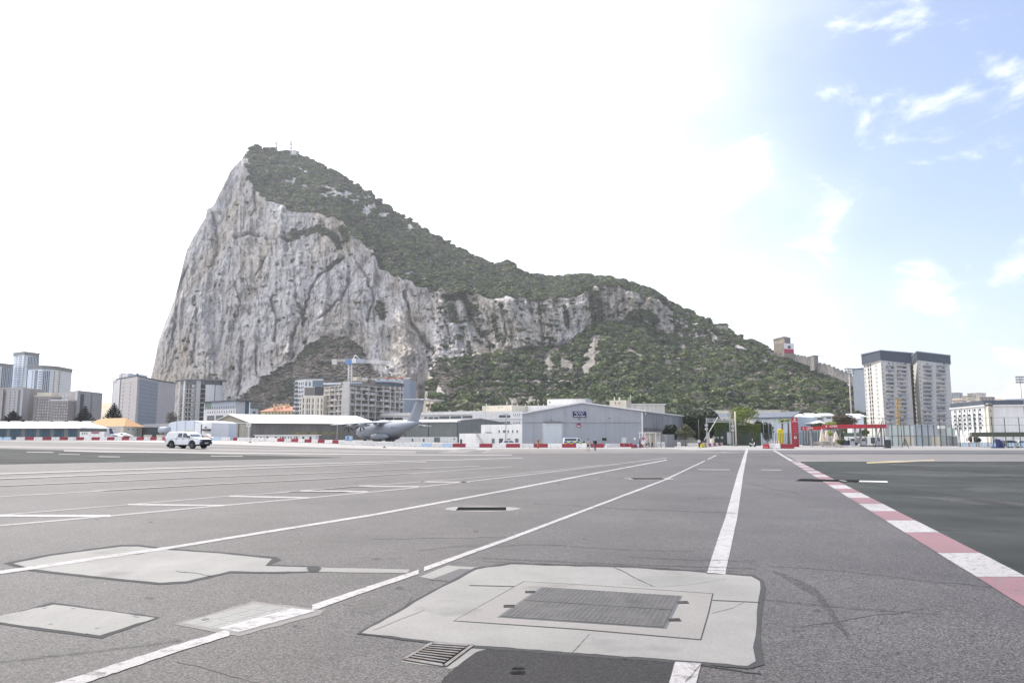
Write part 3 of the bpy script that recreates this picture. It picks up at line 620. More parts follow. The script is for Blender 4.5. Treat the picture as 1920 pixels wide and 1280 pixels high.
# the tan buttress standing out in front of the north face
pc=742+np.clip(PY-560,0,400)*.15; wdt=13+np.clip(PY-560,0,400)*.13
but=np.exp(-((PXm-pc)/wdt)**2)*np.clip((PY-555)/60,0,1); D=D+but*24*(.6+.8*fbm(PXm/14,PY/30,3,120))
edgeL=np.clip((PXm-277)/40,0,1)
sky=np.clip((ZN<3)*1.0,0,1); topfade=np.where(ZN>2.9,np.clip((3-ZN)/.1,0,1)*.8+.2,1); topfade=np.where(PXm<455,np.where(ZN>1.9,.25+.75*np.clip((2.0-ZN)/.1,0,1),1),topfade)
for P,w,dp in (([(645,478),(625,495),(600,515),(583,540),(572,575),(567,610)],2.2,11),([(440,444),(455,440),(470,436),(490,440),(505,447),(540,452)],1.8,8),([(478,300),(475,345),(480,390),(470,400)],2,9),([(350,500),(335,540),(330,600),(322,650)],2.6,12),([(445,600),(450,560),(440,530)],2.2,10),([(515,640),(520,600),(508,560)],3,12),([(665,480),(690,520),(700,560),(690,600)],2,9),([(820,560),(835,600),(845,640)],2.2,9),([(880,580),(895,610),(925,650)],2.6,10),([(760,545),(770,600),(800,640),(815,660)],3,12),([(500,480),(478,520),(485,560)],2,8),([(560,600),(545,640),(548,670)],3,11),([(400,400),(410,450),(398,500)],2.4,10),([(455,640),(452,700),(446,740)],3,12),([(365,560),(372,620),(360,680)],3,10),([(940,575),(948,620),(942,650)],2.2,8),([(1010,580),(1018,630)],2.2,8),([(600,600),(640,560),(655,520)],1.8,8),([(500,740),(478,690),(482,650)],2.2,8)):
    wob=(fbm(PXm/9,PY/9,3,140)-.5)*9; dd_=np.full(PXm.shape,1e9)
    for (x0,y0),(x1,y1) in zip(P[:-1],P[1:]):
        t=np.clip(((PXm+wob-x0)*(x1-x0)+(PY-y0)*(y1-y0))/((x1-x0)**2+(y1-y0)**2),0,1); dd_=np.minimum(dd_,np.hypot(PXm+wob-x0-t*(x1-x0),PY-y0-t*(y1-y0)))
    D=D-dp*np.exp(-(dd_/w)**2)
for x,y,q in ((404,535,2.2),(412,535,2),(467,540,2),(473,540.5,1.8),(479,541,2),(548,492,2),(565,496,1.8),(585,500,2.2),(603,503,2.4),(486,600,2.6),(440,590,2.4),(412,515,2),(536,448,2.4),(500,446,3),(555,560,2),(640,520,2),(350,655,3),(345,640,3),(330,660,2.5),(438,690,2.6),(510,660,2),(572,640,4)):
    D=D-16*np.exp(-(((PXm-x)/q)**2+((PY-y)/q)**2)**2)
D=D*topfade*(.25+.75*edgeL)*np.clip(ZN*6,0,1)
L=np.sqrt(X*X+Y*Y); X2=X-X/L*D; Y2=Y-Y/L*D
# small move in height too, so that the outline is ragged
Z2=Z+np.where(ZN>1,(fbm(X/7,Y/7+Z/9,3,95)-.5)*3.0,0)
Z2[0]=-3
# back of the mountain
back=[]
for (dd,zf) in ((14,.985),(45,.93),(110,.78),(200,.55),(320,.25),(430,0)):
    bx=X2[-1]+X[-1]/L[-1]*dd; by=Y2[-1]+Y[-1]/L[-1]*dd; bz=Z2[-1]*zf-(3 if zf==0 else 0)+(fbm(bx/20,by/20,3,96)-.5)*6*(zf>0)
    back.append(np.stack([bx,by,bz],-1))
FR=np.stack([X2,Y2,Z2],-1); ALL=np.concatenate([FR,np.array(back)],0)
nr=ALL.shape[0]
# east end cap: push one more column round the corner
capc=ALL[:,0].copy(); capc[:,1]=np.maximum(capc[:,1],980)+60; capc[:,0]-=25; 
ALL=np.concatenate([capc[:,None],ALL],1); ncc=nc+1
# masks ---------------------------------------------------------------
def inpoly(px,py,P):
    r=np.zeros(px.shape,bool); n=len(P)
    for i in range(n):
        x0,y0=P[i]; x1,y1=P[(i+1)%n]
        c=((y0>py)!=(y1>py)); xi=(x1-x0)*(py-y0)/((y1-y0) if y1!=y0 else 1e-9)+x0
        r^=c&(px<xi)
    return r
def streak(px,py,P,w):
    d=np.full(px.shape,1e9)
    for (x0,y0),(x1,y1) in zip(P[:-1],P[1:]):
        t=np.clip(((px-x0)*(x1-x0)+(py-y0)*(y1-y0))/((x1-x0)**2+(y1-y0)**2),0,1); d=np.minimum(d,np.hypot(px-x0-t*(x1-x0),py-y0-t*(y1-y0)))
    return d<w
def vegmask(PX,PYY,ZN):
    n=fbm(PX/13,PYY/9,4,101,.6); n2=fbm(PX/5,PYY/5,3,102,.6); n3=fbm(PX/45,PYY/30,3,103)
    v=np.where(ZN>=2,np.where(n+.5*n2>.56,.98,.6),0.)
    # bare limestone showing between the bushes of the upper slope
    for P,w,th in (([(505,330),(560,345),(620,365),(700,385),(770,430)],17,.53),([(540,310),(600,350)],10,.5),([(650,380),(720,400),(770,425)],14,.56),([(620,360),(700,378)],9,.6),([(700,495),(760,520)],6,.5)):
        v=np.where(streak(PX,PYY,P,w*.7)&(ZN>=2)&(n<th-.09),.12,v)
    v=np.where((ZN>=2)&(PX<470)&(PYY>300),.45,v)
    v=np.where((ZN>=2)&(PX>1180)&(n>.52),.45,v)
    # cliffs
    vc=np.where(n2*.6+n*.5>.66,.25,.006); vc=np.where(PX>800,np.where(n2*.6+n*.5>.60,.55,.015),vc)
    vc=np.where((PX>1060),np.where(n2*.6+n*.5>.63,.7,.02),vc)
    for P,w in (([(550,438),(595,430),(628,442),(636,458)],7),([(880,570),(893,585)],8),([(845,570),(850,598)],7),([(712,570),(717,592)],7),([(560,445),(540,452)],4),([(640,425),(650,440)],6),([(832,555),(870,552)],5),([(925,590),(934,640)],4),([(1060,590),(1064,612)],5),([(1115,560),(1120,600)],12),([(1180,600),(1200,590),(1225,600)],10),([(878,640),(882,668)],4),([(612,500),(640,482)],2),([(560,570),(570,600)],3)):
        vc=np.where(streak(PX,PYY,P,w),.95,vc)
    v=np.where((ZN>=1)&(ZN<2)&(PX<1262),vc,v)
    v=np.where((ZN>=1)&(ZN<2)&(PX>=1262),np.where(n>.40,.9,.2),v)
    # lower slopes
    vl=np.ones_like(v)*.98
    for P,w in (([(1022,668),(1030,690)],9),([(1055,678),(1068,690)],7),([(1118,640),(1110,665),(1100,690)],11),([(1168,655),(1185,664),(1200,672)],6),([(1240,665),(1258,690),(1268,705)],4),([(1200,566),(1240,590),(1262,618),(1278,650)],5.5),([(1252,600),(1268,625)],3.5),([(1318,648),(1330,660)],4),([(1416,666),(1440,680),(1462,690)],4),([(1262,668),(1275,672)],4),([(905,716),(1080,716)],2.2),([(1304,675),(1318,688)],3)):
        vl=np.where(streak(PX,PYY,P,w+n2*3),.03,vl)
    for P in ([(1450,745),(1478,742),(1500,752),(1500,766),(1455,766)],[(1370,750),(1395,742),(1402,765),(1375,768)],[(940,742),(1010,742),(1015,760),(950,764)],[(1510,690),(1560,700),(1600,725),(1590,740),(1540,722),(1500,705)]):
        vl=np.where(inpoly(PX,PYY,P)&(n2>.40),.12,vl)
    vl=np.where(PX<800,np.where(n*.7+n2*.4>.56,.75,.33),vl)
    vl=np.where(inpoly(PX,PYY,[(790,690),(840,680),(850,700),(900,790),(820,800),(780,790)]),np.where(n>.5,.7,.12),vl)
    for P,w in (([(568,668),(590,655),(612,642)],11),([(500,712),(520,700),(545,688)],8),([(530,745),(545,720)],10),([(700,740),(720,725),(735,728)],8),([(780,650),(792,662)],8),([(790,690),(800,700)],7)):
        vl=np.where(streak(PX,PYY,P,w),.97,vl)
    v=np.where(ZN<1,vl,v)
    v=np.where((but>.35)&(PYY>560),.01,v) if PX.shape==but.shape else v
    return np.clip(v,0,1)
VG=vegmask(PXm,PY,ZN)
brown0=((ZN<1)&(PXm<850)&~(inpoly(PXm,PY,[(735,600),(800,690),(880,800),(735,800)])))*1.0
brown=brown0
tan=np.clip(but*1.3,0,1)*(fbm(PXm/10,PY/40,3,111)>.44)
tan=np.maximum(tan,inpoly(PXm,PY,[(800,700),(880,745),(900,800),(760,800),(770,720)])*.35)
def pad(a,fill):
    a=np.concatenate([a,np.full((len(back),a.shape[1]),fill)],0); return np.concatenate([a[:,:1],a],1)
RK=bpy.data.materials.new('limestone'); RK.use_nodes=True
def rockmat(m):
    n=m.node_tree.nodes; l=m.node_tree.links; b=n['Principled BSDF']; b.inputs['Roughness'].default_value=.95; b.inputs['Specular IOR Level'].default_value=.15
    P=N('ShaderNodeNewGeometry',n).outputs['Position']
    def noise(sc,st=(1,1,1),d=6,r=.6,dist=0):
        mp=N('ShaderNodeMapping',n); mp.inputs['Scale'].default_value=st; l.new(P,mp.inputs[0])
        x=N('ShaderNodeTexNoise',n); x.inputs['Scale'].default_value=sc; x.inputs['Detail'].default_value=d; x.inputs['Roughness'].default_value=r; x.inputs['Distortion'].default_value=dist; l.new(mp.outputs[0],x.inputs['Vector']); return x.outputs['Fac']
    def rg(v,a,c,e,f):
        x=N('ShaderNodeMapRange',n); l.new(v,x.inputs['Value']); x.inputs['From Min'].default_value=a; x.inputs['From Max'].default_value=c; x.inputs['To Min'].default_value=e; x.inputs['To Max'].default_value=f; return x.outputs[0]
    def mix(f,a,bc):
        x=N('ShaderNodeMix',n,data_type='RGBA'); l.new(f,x.inputs['Factor'])
        for s,v in (('A',a),('B',bc)):
            if isinstance(v,tuple): x.inputs[s].default_value=(*v,1)
            else: l.new(v,x.inputs[s])
        return x.outputs['Result']
    c=mix(rg(noise(.016,(1,1,.5)),.45,.62,0,.8),(.68,.665,.67),(.68,.60,.49))
    c=mix(rg(noise(.03,(1.3,1.3,.22),7,.65,.6),.55,.68,0,.55),c,(.36,.27,.17))        # ochre seeps
    c=mix(rg(noise(.06,(1.5,1.5,.3),8,.7),.50,.72,0,.65),c,(.24,.235,.245))              # grey weathering streaks
    c=mix(rg(noise(.22,(1,1,.45),6,.7,.5),.58,.70,0,.8),c,(.13,.13,.12))                 # lichen, plus dark pocks standing in for shaded hollows
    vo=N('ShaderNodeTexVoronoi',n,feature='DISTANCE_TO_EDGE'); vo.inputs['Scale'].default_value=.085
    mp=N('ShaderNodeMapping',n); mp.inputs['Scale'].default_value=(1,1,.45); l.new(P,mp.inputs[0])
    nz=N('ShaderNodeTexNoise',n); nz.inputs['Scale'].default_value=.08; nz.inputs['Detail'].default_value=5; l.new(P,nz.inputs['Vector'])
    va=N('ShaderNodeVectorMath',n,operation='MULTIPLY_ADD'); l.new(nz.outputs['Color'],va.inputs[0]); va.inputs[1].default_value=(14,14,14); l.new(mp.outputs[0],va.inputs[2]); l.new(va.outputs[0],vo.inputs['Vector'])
    c=mix(rg(vo.outputs['Distance'],.0,.045,.55,0),c,(.12,.115,.11))  # crack lines: crevice shade painted into the rock colour
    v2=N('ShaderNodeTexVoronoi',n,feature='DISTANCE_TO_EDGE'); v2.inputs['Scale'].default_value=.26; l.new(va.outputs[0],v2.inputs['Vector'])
    c=mix(rg(v2.outputs['Distance'],.0,.06,.42,0),c,(.15,.145,.15))  # finer crack lines, their shade also put into the colour
    c=mix(rg(noise(.5,(1,1,.35),5,.75,.8),.57,.66,0,.7),c,(.14,.145,.15))  # small dark pocks, painted as shaded hollows
    c=mix(rg(noise(.11,(1,1,.3),4,.6,1.5),.60,.66,0,.6),c,(.16,.16,.175))  # fissure streaks, cleft shade painted as dark colour
    c=mix(rg(noise(.33,(1,1,.3),5,.7,.4),.60,.72,0,.6),c,(.62,.61,.61))
    a1=N('ShaderNodeAttribute',n); a1.attribute_name='veg'; a2=N('ShaderNodeAttribute',n); a2.attribute_name='soil'; a3=N('ShaderNodeAttribute',n); a3.attribute_name='tan'
    c=mix(M('MULTIPLY',a3.outputs['Fac'],.55,n,l),c,(.33,.275,.215))
    soil=mix(rg(noise(.15),.4,.6,0,1),(.19,.17,.15),(.31,.28,.25))
    c=mix(a2.outputs['Fac'],c,soil)
    c=mix(rg(a1.outputs['Fac'],.35,.9,0,.9),c,(.045,.05,.032))  # dark undergrowth tone, also painting the shadow gaps between bushes
    v=rg(noise(1.2,(1,1,.6),4,.8),.3,.7,.72,1.25)
    vm=N('ShaderNodeVectorMath',n,operation='SCALE'); l.new(c,vm.inputs[0]); l.new(v,vm.inputs['Scale']); l.new(vm.outputs[0],b.inputs['Base Color'])
    h=M('ADD',noise(.35,(1,1,.5),9,.72,.3),M('MULTIPLY',rg(vo.outputs['Distance'],0,.1,0,1),.35,n,l),n,l)
    bp=N('ShaderNodeBump',n); bp.inputs['Strength'].default_value=1; bp.inputs['Distance'].default_value=4; l.new(h,bp.inputs['Height']); l.new(bp.outputs[0],b.inputs['Normal'])
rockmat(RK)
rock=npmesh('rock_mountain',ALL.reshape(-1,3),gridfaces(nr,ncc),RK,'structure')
for nm,a in (('veg',pad(VG,.8)),('soil',pad(np.maximum(brown,((ZN<1)&(PXm>850))*.85*(fbm(PXm/9,PY/9,3,151)*.6+.6)),0)),('tan',pad(tan,0))):
    at_=rock.data.attributes.new(nm,'FLOAT','POINT'); at_.data.foreach_set('value',a.astype(np.float32).ravel())
# ---------------------------------------------------------------- bushes: clumps instanced over the slopes
def clump(name,seed,mat,nl=170,flat=.8,size=.23,twig=False):
    r=np.random.RandomState(seed); V=[];F=[]
    # dark inner mass keeps daylight out
    mb=MB()
    lobes=[(r.uniform(-.45,.45),r.uniform(-.45,.45),r.uniform(.15,.55),r.uniform(.35,.6)) for _ in range(6)]+[(0,0,.35,.6)]
    for x,y,z,q in lobes: mb.ball((x,y,z*flat),q*.8,q*.8,q*.72*flat,7,5)
    for _ in range(nl):
        x,y,z,q=lobes[r.randint(len(lobes))]; d=r.normal(size=3); d/=np.linalg.norm(d); d[2]=abs(d[2])*.9-.15
        c=np.array([x,y,z*flat])+d*q*np.array([1,1,.9*flat])*r.uniform(.82,1.08)
        a=r.normal(size=3); a-=a.dot(d)*d*.6; a/=np.linalg.norm(a); b_=np.cross(d,a); b_/=np.linalg.norm(b_)+1e-6; s=size*r.uniform(.5,1.1)
        w=.35 if twig else .8
        mb.add([c-a*s-b_*s*w,c+a*s*.6-b_*s*w*.7,c+a*s+b_*s*w,c-a*s*.5+b_*s*w*.8],[(0,1,2,3)])
    me=bpy.data.meshes.new(name); me.from_pydata(mb.v,[],mb.f); me.polygons.foreach_set('use_smooth',[False]*len(mb.f)); me.materials.append(mat); me.update()
    return bpy.data.objects.new(name,me)
def scatter(name,pts,scl,rotz,idx,protos,label,cat='bushes'):
    me=bpy.data.meshes.new(name); me.vertices.add(len(pts)); me.vertices.foreach_set('co',np.asarray(pts,np.float32).ravel())
    for nm,ty,a in (('scl','FLOAT_VECTOR',scl),('rz','FLOAT',rotz),('pick','INT',idx)):
        t=me.attributes.new(nm,ty,'POINT'); t.data.foreach_set('vector' if ty=='FLOAT_VECTOR' else 'value',np.asarray(a).astype(np.int32 if ty=='INT' else np.float32).ravel())
    me.update(); o=bpy.data.objects.new(name,me); COL.objects.link(o); tag(o,label,cat,kind='stuff')
    coll=bpy.data.collections.new(name+'_kinds')
    for p in protos: coll.objects.link(p)
    ng=bpy.data.node_groups.new(name,'GeometryNodeTree'); ng.interface.new_socket('Geometry',in_out='INPUT',socket_type='NodeSocketGeometry'); ng.interface.new_socket('Geometry',in_out='OUTPUT',socket_type='NodeSocketGeometry')
    nn=ng.nodes; ll=ng.links; gi=nn.new('NodeGroupInput'); go=nn.new('NodeGroupOutput'); ip=nn.new('GeometryNodeInstanceOnPoints'); ci=nn.new('GeometryNodeCollectionInfo')
    ci.inputs['Collection'].default_value=coll; ci.inputs['Separate Children'].default_value=True; ci.inputs['Reset Children'].default_value=True
    def na(nm,ty):
        a=nn.new('GeometryNodeInputNamedAttribute'); a.data_type=ty; a.inputs['Name'].default_value=nm; return a.outputs['Attribute']
    cx=nn.new('ShaderNodeCombineXYZ'); ll.new(na('rz','FLOAT'),cx.inputs[2])
    ll.new(gi.outputs[0],ip.inputs['Points']); ll.new(ci.outputs[0],ip.inputs['Instance']); ip.inputs['Pick Instance'].default_value=True
    ll.new(na('pick','INT'),ip.inputs['Instance Index']); ll.new(cx.outputs[0],ip.inputs['Rotation']); ll.new(na('scl','FLOAT_VECTOR'),ip.inputs['Scale'])
    ll.new(ip.outputs[0],go.inputs[0]); md=o.modifiers.new('scatter','NODES'); md.node_group=ng
    return o
def place(weight,count,seed):
    """random points on the front surface with a density per square metre"""
    r=np.random.RandomState(seed); A=FR
    e1=A[:-1,1:]-A[:-1,:-1]; e2=A[1:,:-1]-A[:-1,:-1]; ar=np.linalg.norm(np.cross(e1,e2),axis=-1)
    w=(ar*weight[:-1,:-1]).ravel(); w/=w.sum(); k=r.choice(len(w),count,p=w); i,j=np.divmod(k,ar.shape[1]); a=r.rand(count)[:,None]; b=r.rand(count)[:,None]
    return A[i,j]+e1[i,j]*a+e2[i,j]*b,i,j,r
wv=VG.copy(); wv=np.where(brown>.5,0,wv); wv=np.where(ZN<.04,0,wv); wv=np.where((PXm<462)&(ZN>1.85),0,wv); cutoff=np.where(wv>.3,wv,wv*.35)
pts,ii,jj,r=place(cutoff,19000,1)
zn=ZN[ii,jj]; s=np.where(zn<1,2.2+5.2*r.rand(len(pts))**2,np.where(zn<2,1.2+2.6*r.rand(len(pts))**1.5,1.8+4.2*r.rand(len(pts))**1.8))
s=s*np.where((zn<.35)&(PXm[ii,jj]>820),1.35,1)
scl=np.stack([s*r.uniform(.9,1.3,len(s)),s*r.uniform(.9,1.3,len(s)),s*r.uniform(.75,1.15,len(s))],-1); pts[:,2]-=s*.15
scatter('shrub_cover',pts,scl,r.uniform(0,6.28,len(s)),r.choice(9,len(s),p=[.14,.14,.14,.13,.13,.10,.09,.07,.06]),[clump('maquis_%d'%i,i+3,m) for i,m in enumerate((LEAF,LEAF,LEAF,LEAF,LEAF,LEAFO,LEAFO,LEAFN,LEAFB))],'dark green maquis and wild olive covering the slopes of the mountain')
wb=np.where(brown>.5,np.where(VG>.5,1,.45),0); wb=np.where(ZN<.04,0,wb); pts,ii,jj,r=place(wb,7500,2)
s=r.uniform(1.2,3.2,len(pts)); scl=np.stack([s*1.1,s*1.1,s*.8],-1)
scatter('dry_scrub',pts,scl,r.uniform(0,6.28,len(s)),r.randint(0,3,len(s)),[clump('scrub_%s'%c,i+31,LEAFB,150,.8,.22,True) for i,c in enumerate(('low','thin','wide'))],'leafless grey brown scrub on the scree below the north face')
wb=np.where((brown>.5)&(VG>.9),1,0)+np.where((brown>.5)&(fbm(PXm/16,PY/11,3,133)>.60),.6,0); pts,ii,jj,r=place(wb,700,4)
s=r.uniform(2.2,4.2,len(pts)); scl=np.stack([s*1.2,s*1.2,s],-1)
scatter('scree_bushes',pts,scl,r.uniform(0,6.28,len(s)),r.randint(0,2,len(s)),[clump('bush_%s'%c,i+51,LEAFD,140) for i,c in enumerate(('round','wide'))],'dark green bushes clinging to the scree below the north face')

# ---------------------------------------------------------------- air
hz=MB().box(-3200,3200,-150,4700,-4.5,432).build('haze',bpy.data.materials.new('haze_air'),kind='stuff'); hm=hz.data.materials[0]; hm.use_nodes=True; hm.node_tree.nodes.clear()
pv=hm.node_tree.nodes.new('ShaderNodeVolumePrincipled'); ho=hm.node_tree.nodes.new('ShaderNodeOutputMaterial'); pv.inputs['Color'].default_value=(.86,.90,.97,1); pv.inputs['Density'].default_value=.00011; pv.inputs['Anisotropy'].default_value=.3
hm.node_tree.links.new(pv.outputs[0],ho.inputs['Volume'])
# ================================================================ BUILDINGS
class Fa:
    """a vertical facade plane between two ground points, left to right as seen"""
    def __init__(s,A,B,z0,z1):
        s.A=Vector((A[0],A[1],0)); s.B=Vector((B[0],B[1],0)); s.w=(s.B-s.A).length; s.U=(s.B-s.A)/s.w
        n=Vector((s.U.y,-s.U.x,0)); s.N=n if n.y<0 or (abs(n.y)<1e-6) else n
        if s.N.dot(-(s.A+s.B)/2)<0: s.N=-s.N
        s.z0=z0; s.z1=z1; s.h=z1-z0
    def P(s,u,z,d=0): return Vector((s.A.x+s.U.x*u+s.N.x*d,s.A.y+s.U.y*u+s.N.y*d,z))
    def hit(s,px,py):
        r=ray(px,py); t=s.A.dot(s.N)/Vector((r.x,r.y,0)).dot(s.N); p=r*t; return (Vector((p.x,p.y,0))-s.A).dot(s.U),CAMZ+p.z
    def box(s,mb,u0,u1,z0,z1,d0,d1):
        return mb.hexa([s.P(u0,z0,d1),s.P(u1,z0,d1),s.P(u1,z0,d0),s.P(u0,z0,d0),s.P(u0,z1,d1),s.P(u1,z1,d1),s.P(u1,z1,d0),s.P(u0,z1,d0)])
    def pbox(s,mb,x0,y0,x1,y1,d0,d1):
        u0,_=s.hit(x0,(y0+y1)/2); u1,_=s.hit(x1,(y0+y1)/2); _,zt=s.hit((x0+x1)/2,y0); _,zb=s.hit((x0+x1)/2,y1)
        return s.box(mb,u0,u1,zb,zt,d0,d1)
def windows(f,parent,px0,py0,px1,py1,nu,nv,wf=.5,hf=.5,m=None,name='window',single=False,prob=1,skew=0,frame=None,d=.06,mixm=None):
    u0,_=f.hit(px0,(py0+py1)/2); u1,_=f.hit(px1,(py0+py1)/2); _,zt=f.hit((px0+px1)/2,py0); _,zb=f.hit((px0+px1)/2,py1)
    du=(u1-u0)/nu; dv=(zt-zb)/nv; mb=MB(); fr=MB()
    for i in range(nu):
        for j in range(nv):
            if random.random()>prob: continue
            cu_=u0+du*(i+.5); cz=zb+dv*(j+.5); hw=du*wf/2; hh=dv*hf/2
            if single:
                fo=f.box(MB(),cu_-hw-.12,cu_+hw+.12,cz-hh-.12,cz+hh+.12,-.05,d*.6).build(name,frame or WH,parent)
                f.box(MB(),cu_-hw,cu_+hw,cz-hh,cz+hh,-.02,d).build('pane',m or GLS,fo)
            else:
                f.box(mb,cu_-hw,cu_+hw,cz-hh,cz+hh,-.05,d)
                f.box(fr,cu_-hw-.08,cu_+hw+.08,cz-hh-.18,cz-hh-.02,-.05,d+.12)
    if not single and mb.v:
        mb.build(name+'s',m or GLS,parent,kind='stuff'); fr.build('sills',frame or LGREY,parent,kind='stuff')
def corner(px,py,Y,base=None):
    p=at(px,py,Y); return p
def block(name,label,cat,cs,mats,depth=12,base=None,group=None,roof=None,body='wall'):
    """cs: front corners left to right as (px, py_top, Y). Returns root and its facades"""
    P=[at(*c) for c in cs]; zt=sum(p.z for p in P)/len(P); b=min(gz(p.x,p.y) for p in P)-.3 if base is None else base
    c=sum(P,Vector())/len(P); root=thing(name,label,cat,(c.x,c.y,b),group=group)
    fs=[Fa(P[i],P[i+1],b,zt) for i in range(len(P)-1)]
    if len(P)==2:
        f=fs[0]; q=[f.A,f.B,f.B-f.N*depth,f.A-f.N*depth]
    else:
        q=[Vector((p.x,p.y,0)) for p in P]; 
        if len(P)==3: q.append(q[0]+q[2]-q[1])
        else: q+= [q[-1]+Vector((0,depth,0)),q[0]+Vector((0,depth,0))]
    poly_=[(v.x,v.y) for v in q]
    mb=MB().prism(poly_,b,zt); w=mb.build(body,mats,root)
    return root,fs,poly_,zt,b
def scalepoly(P,k):
    cx=sum(p[0] for p in P)/len(P); cy=sum(p[1] for p in P)/len(P); out=[]
    for x,y in P:
        d=math.hypot(x-cx,y-cy); out.append((x+(x-cx)/d*k,y+(y-cy)/d*k))
    return out
# --- far blue and white towers ------------------------------------------------
def bluetower(label,cs,rows,hexm,cols,roofh=2.5,grp='blue and white tower blocks'):
    root,fs,pl,zt,b=block('tower_block',label,'tower block',cs,TOWERB,20,group=grp)
    MB().prism(scalepoly(pl,.5),zt-3.2,zt+.02).build('top_storey',MGREY,root)
    MB().prism(scalepoly(pl,2.2),zt+.03,zt+.8).build('roof',MGREY,root)
    return root,fs,zt,b
r_,f_,zt,b=bluetower('blue white tower block cut off by the left edge of the photo',[(-22,688,880),(0,680.5,860),(24,683,880)],16,1,0)
for k in range(7):
    x=2+k*3.1; m=MB(); f_[1].pbox(m,x,687,x+1.5,740,-.1,.35); m.build('glazed_strip',GLB if k%2 else GLS,r_)
m=MB(); f_[1].pbox(m,-1,686,1.5,740,-.1,.4); m.build('white_pier',TOWERW,r_)
r_,f_,zt,b=bluetower('tallest blue white tower block, with an overhanging curved roof',[(26,661,900),(46,661,885),(73,665,905)],19,1,0)
windows(f_[0],r_,27,667,32,735,1,16,.8,.35,GLS,'kitchen_window'); windows(f_[0],r_,33,667,39.5,735,1,16,.9,.4,GLS,'balcony_window'); windows(f_[0],r_,42,667,45.5,735,1,16,.7,.5,GLS,'window')
for k in range(8):
    x=50+k*2.8; m=MB(); f_[1].pbox(m,x,668,x+1.3,745,-.1,.35); m.build('glazed_strip',GLB if k%2 else GLS,r_)
r_,f_,zt,b=bluetower('lower blue white tower block right of the tallest one',[(53,689,860),(79,686.5,850),(106,686.5,860),(116.5,690,875)],15,1,0)
windows(f_[0],r_,58,695,62,745,1,12,.6,.5,GLS,'window'); windows(f_[0],r_,71,695,77,750,1,12,.9,.4,GLS,'balcony_window')
for k in range(3): m=MB(); f_[0].pbox(m,64+k*2,694,65.2+k*2,750,-.1,.35); m.build('glazed_strip',GLB,r_)
for k in range(4): m=MB(); f_[1].pbox(m,79.5+k*3.4,695,81.4+k*3.4,752,-.1,.35); m.build('glazed_strip',GLB if k%2 else GLS,r_)
m=MB(); f_[1].pbox(m,93,694,104.5,760,-.1,.3); m.build('white_pier',TOWERW,r_)
windows(f_[1],r_,97,695,103,760,1,14,.4,.5,GLS,'window',d=.5); windows(f_[2],r_,108,695,113,745,1,11,.5,.5,GLS,'window')
# --- taupe housing blocks -----------------------------------------------------
grp='taupe housing blocks'
def taupe(label,cs,mats,dep=14):
    return block('apartment_block',label,'apartment block',cs,mats,dep,group=grp)
r_,f_,pl,zt,b=taupe('taupe and grey apartment block at the left edge, tallest of its row',[(-14,730,620),(4,729,600),(44,727,592),(64.5,731.5,612)],GREYBLK)
MB().prism(scalepoly(pl,.6),zt+.02,zt+.5).build('roof_edge',CONC,r_)
m=MB(); f_[0].pbox(m,-14,731,4,800,-.05,.12); m.build('brown_panel',BROWNBLK,r_)
m=MB(); f_[1].pbox(m,32,731,36.2,800,-.05,.12); m.build('stair_glazing',GLS,r_)
m=MB(); f_[2].pbox(m,54,729,64.4,800,-.05,.14); m.build('brown_panel',BROWNBLK,r_)
windows(f_[1],r_,16,733,20,790,1,11,.5,.45,GLS); windows(f_[1],r_,24.5,733,28.5,790,1,11,.5,.45,GLS); windows(f_[2],r_,56,733,63,790,1,11,.6,.4,WH)
r_,f_,pl,zt,b=taupe('middle taupe apartment block with a cream roof edge, next to the tall grey one',[(64,743,600),(96,744,600)],BROWNBLK)
MB().prism(scalepoly(pl,.4),zt+.02,zt+1.1).build('roof_edge',CREAM,r_)
MB().prism(scalepoly(pl,-2),zt+1.12,zt+3.4).build('roof_housing',CREAM,r_)
windows(f_[0],r_,66,747,95,795,6,9,.42,.4,GLS); windows(f_[0],r_,67.5,749,96.5,797,6,9,.3,.3,WH,'curtain',prob=.5,d=.08)
for x in (72,90): m=MB(); f_[0].pbox(m,x,745,x+1,800,-.05,.3); m.build('pilaster',CONC,r_)
r_,f_,pl,zt,b=taupe('lowest taupe apartment block with a white roof edge',[(95,750.5,592),(128,752,592)],BROWNBLK)
MB().prism(scalepoly(pl,.4),zt+.02,zt+1).build('roof_edge',WH,r_)
windows(f_[0],r_,97,754,126,797,6,8,.42,.4,GLS); windows(f_[0],r_,98.5,756,127.5,799,6,8,.3,.3,WH,'curtain',prob=.5,d=.08)
r_,f_,pl,zt,b=taupe('grey brown apartment block right of the low one, with a dark glazed stair',[(103,737,660),(131,735.5,610),(146,734,600),(175,737.5,622)],GREYBLK)
MB().prism(scalepoly(pl,.5),zt+.02,zt+.4).build('roof_edge',CONC,r_)
m=MB(); f_[1].pbox(m,131,736,139,800,-.05,.12); m.build('brown_panel',BROWNBLK,r_)
m=MB(); f_[2].pbox(m,149,738,156,800,-.05,.12); m.build('stair_glazing',GLS,r_)
windows(f_[0],r_,108,740,128,760,3,3,.3,.5,GLS); windows(f_[2],r_,168,739,173,790,1,11,.5,.5,GLS); windows(f_[1],r_,133,739,138,790,1,11,.5,.4,WH)
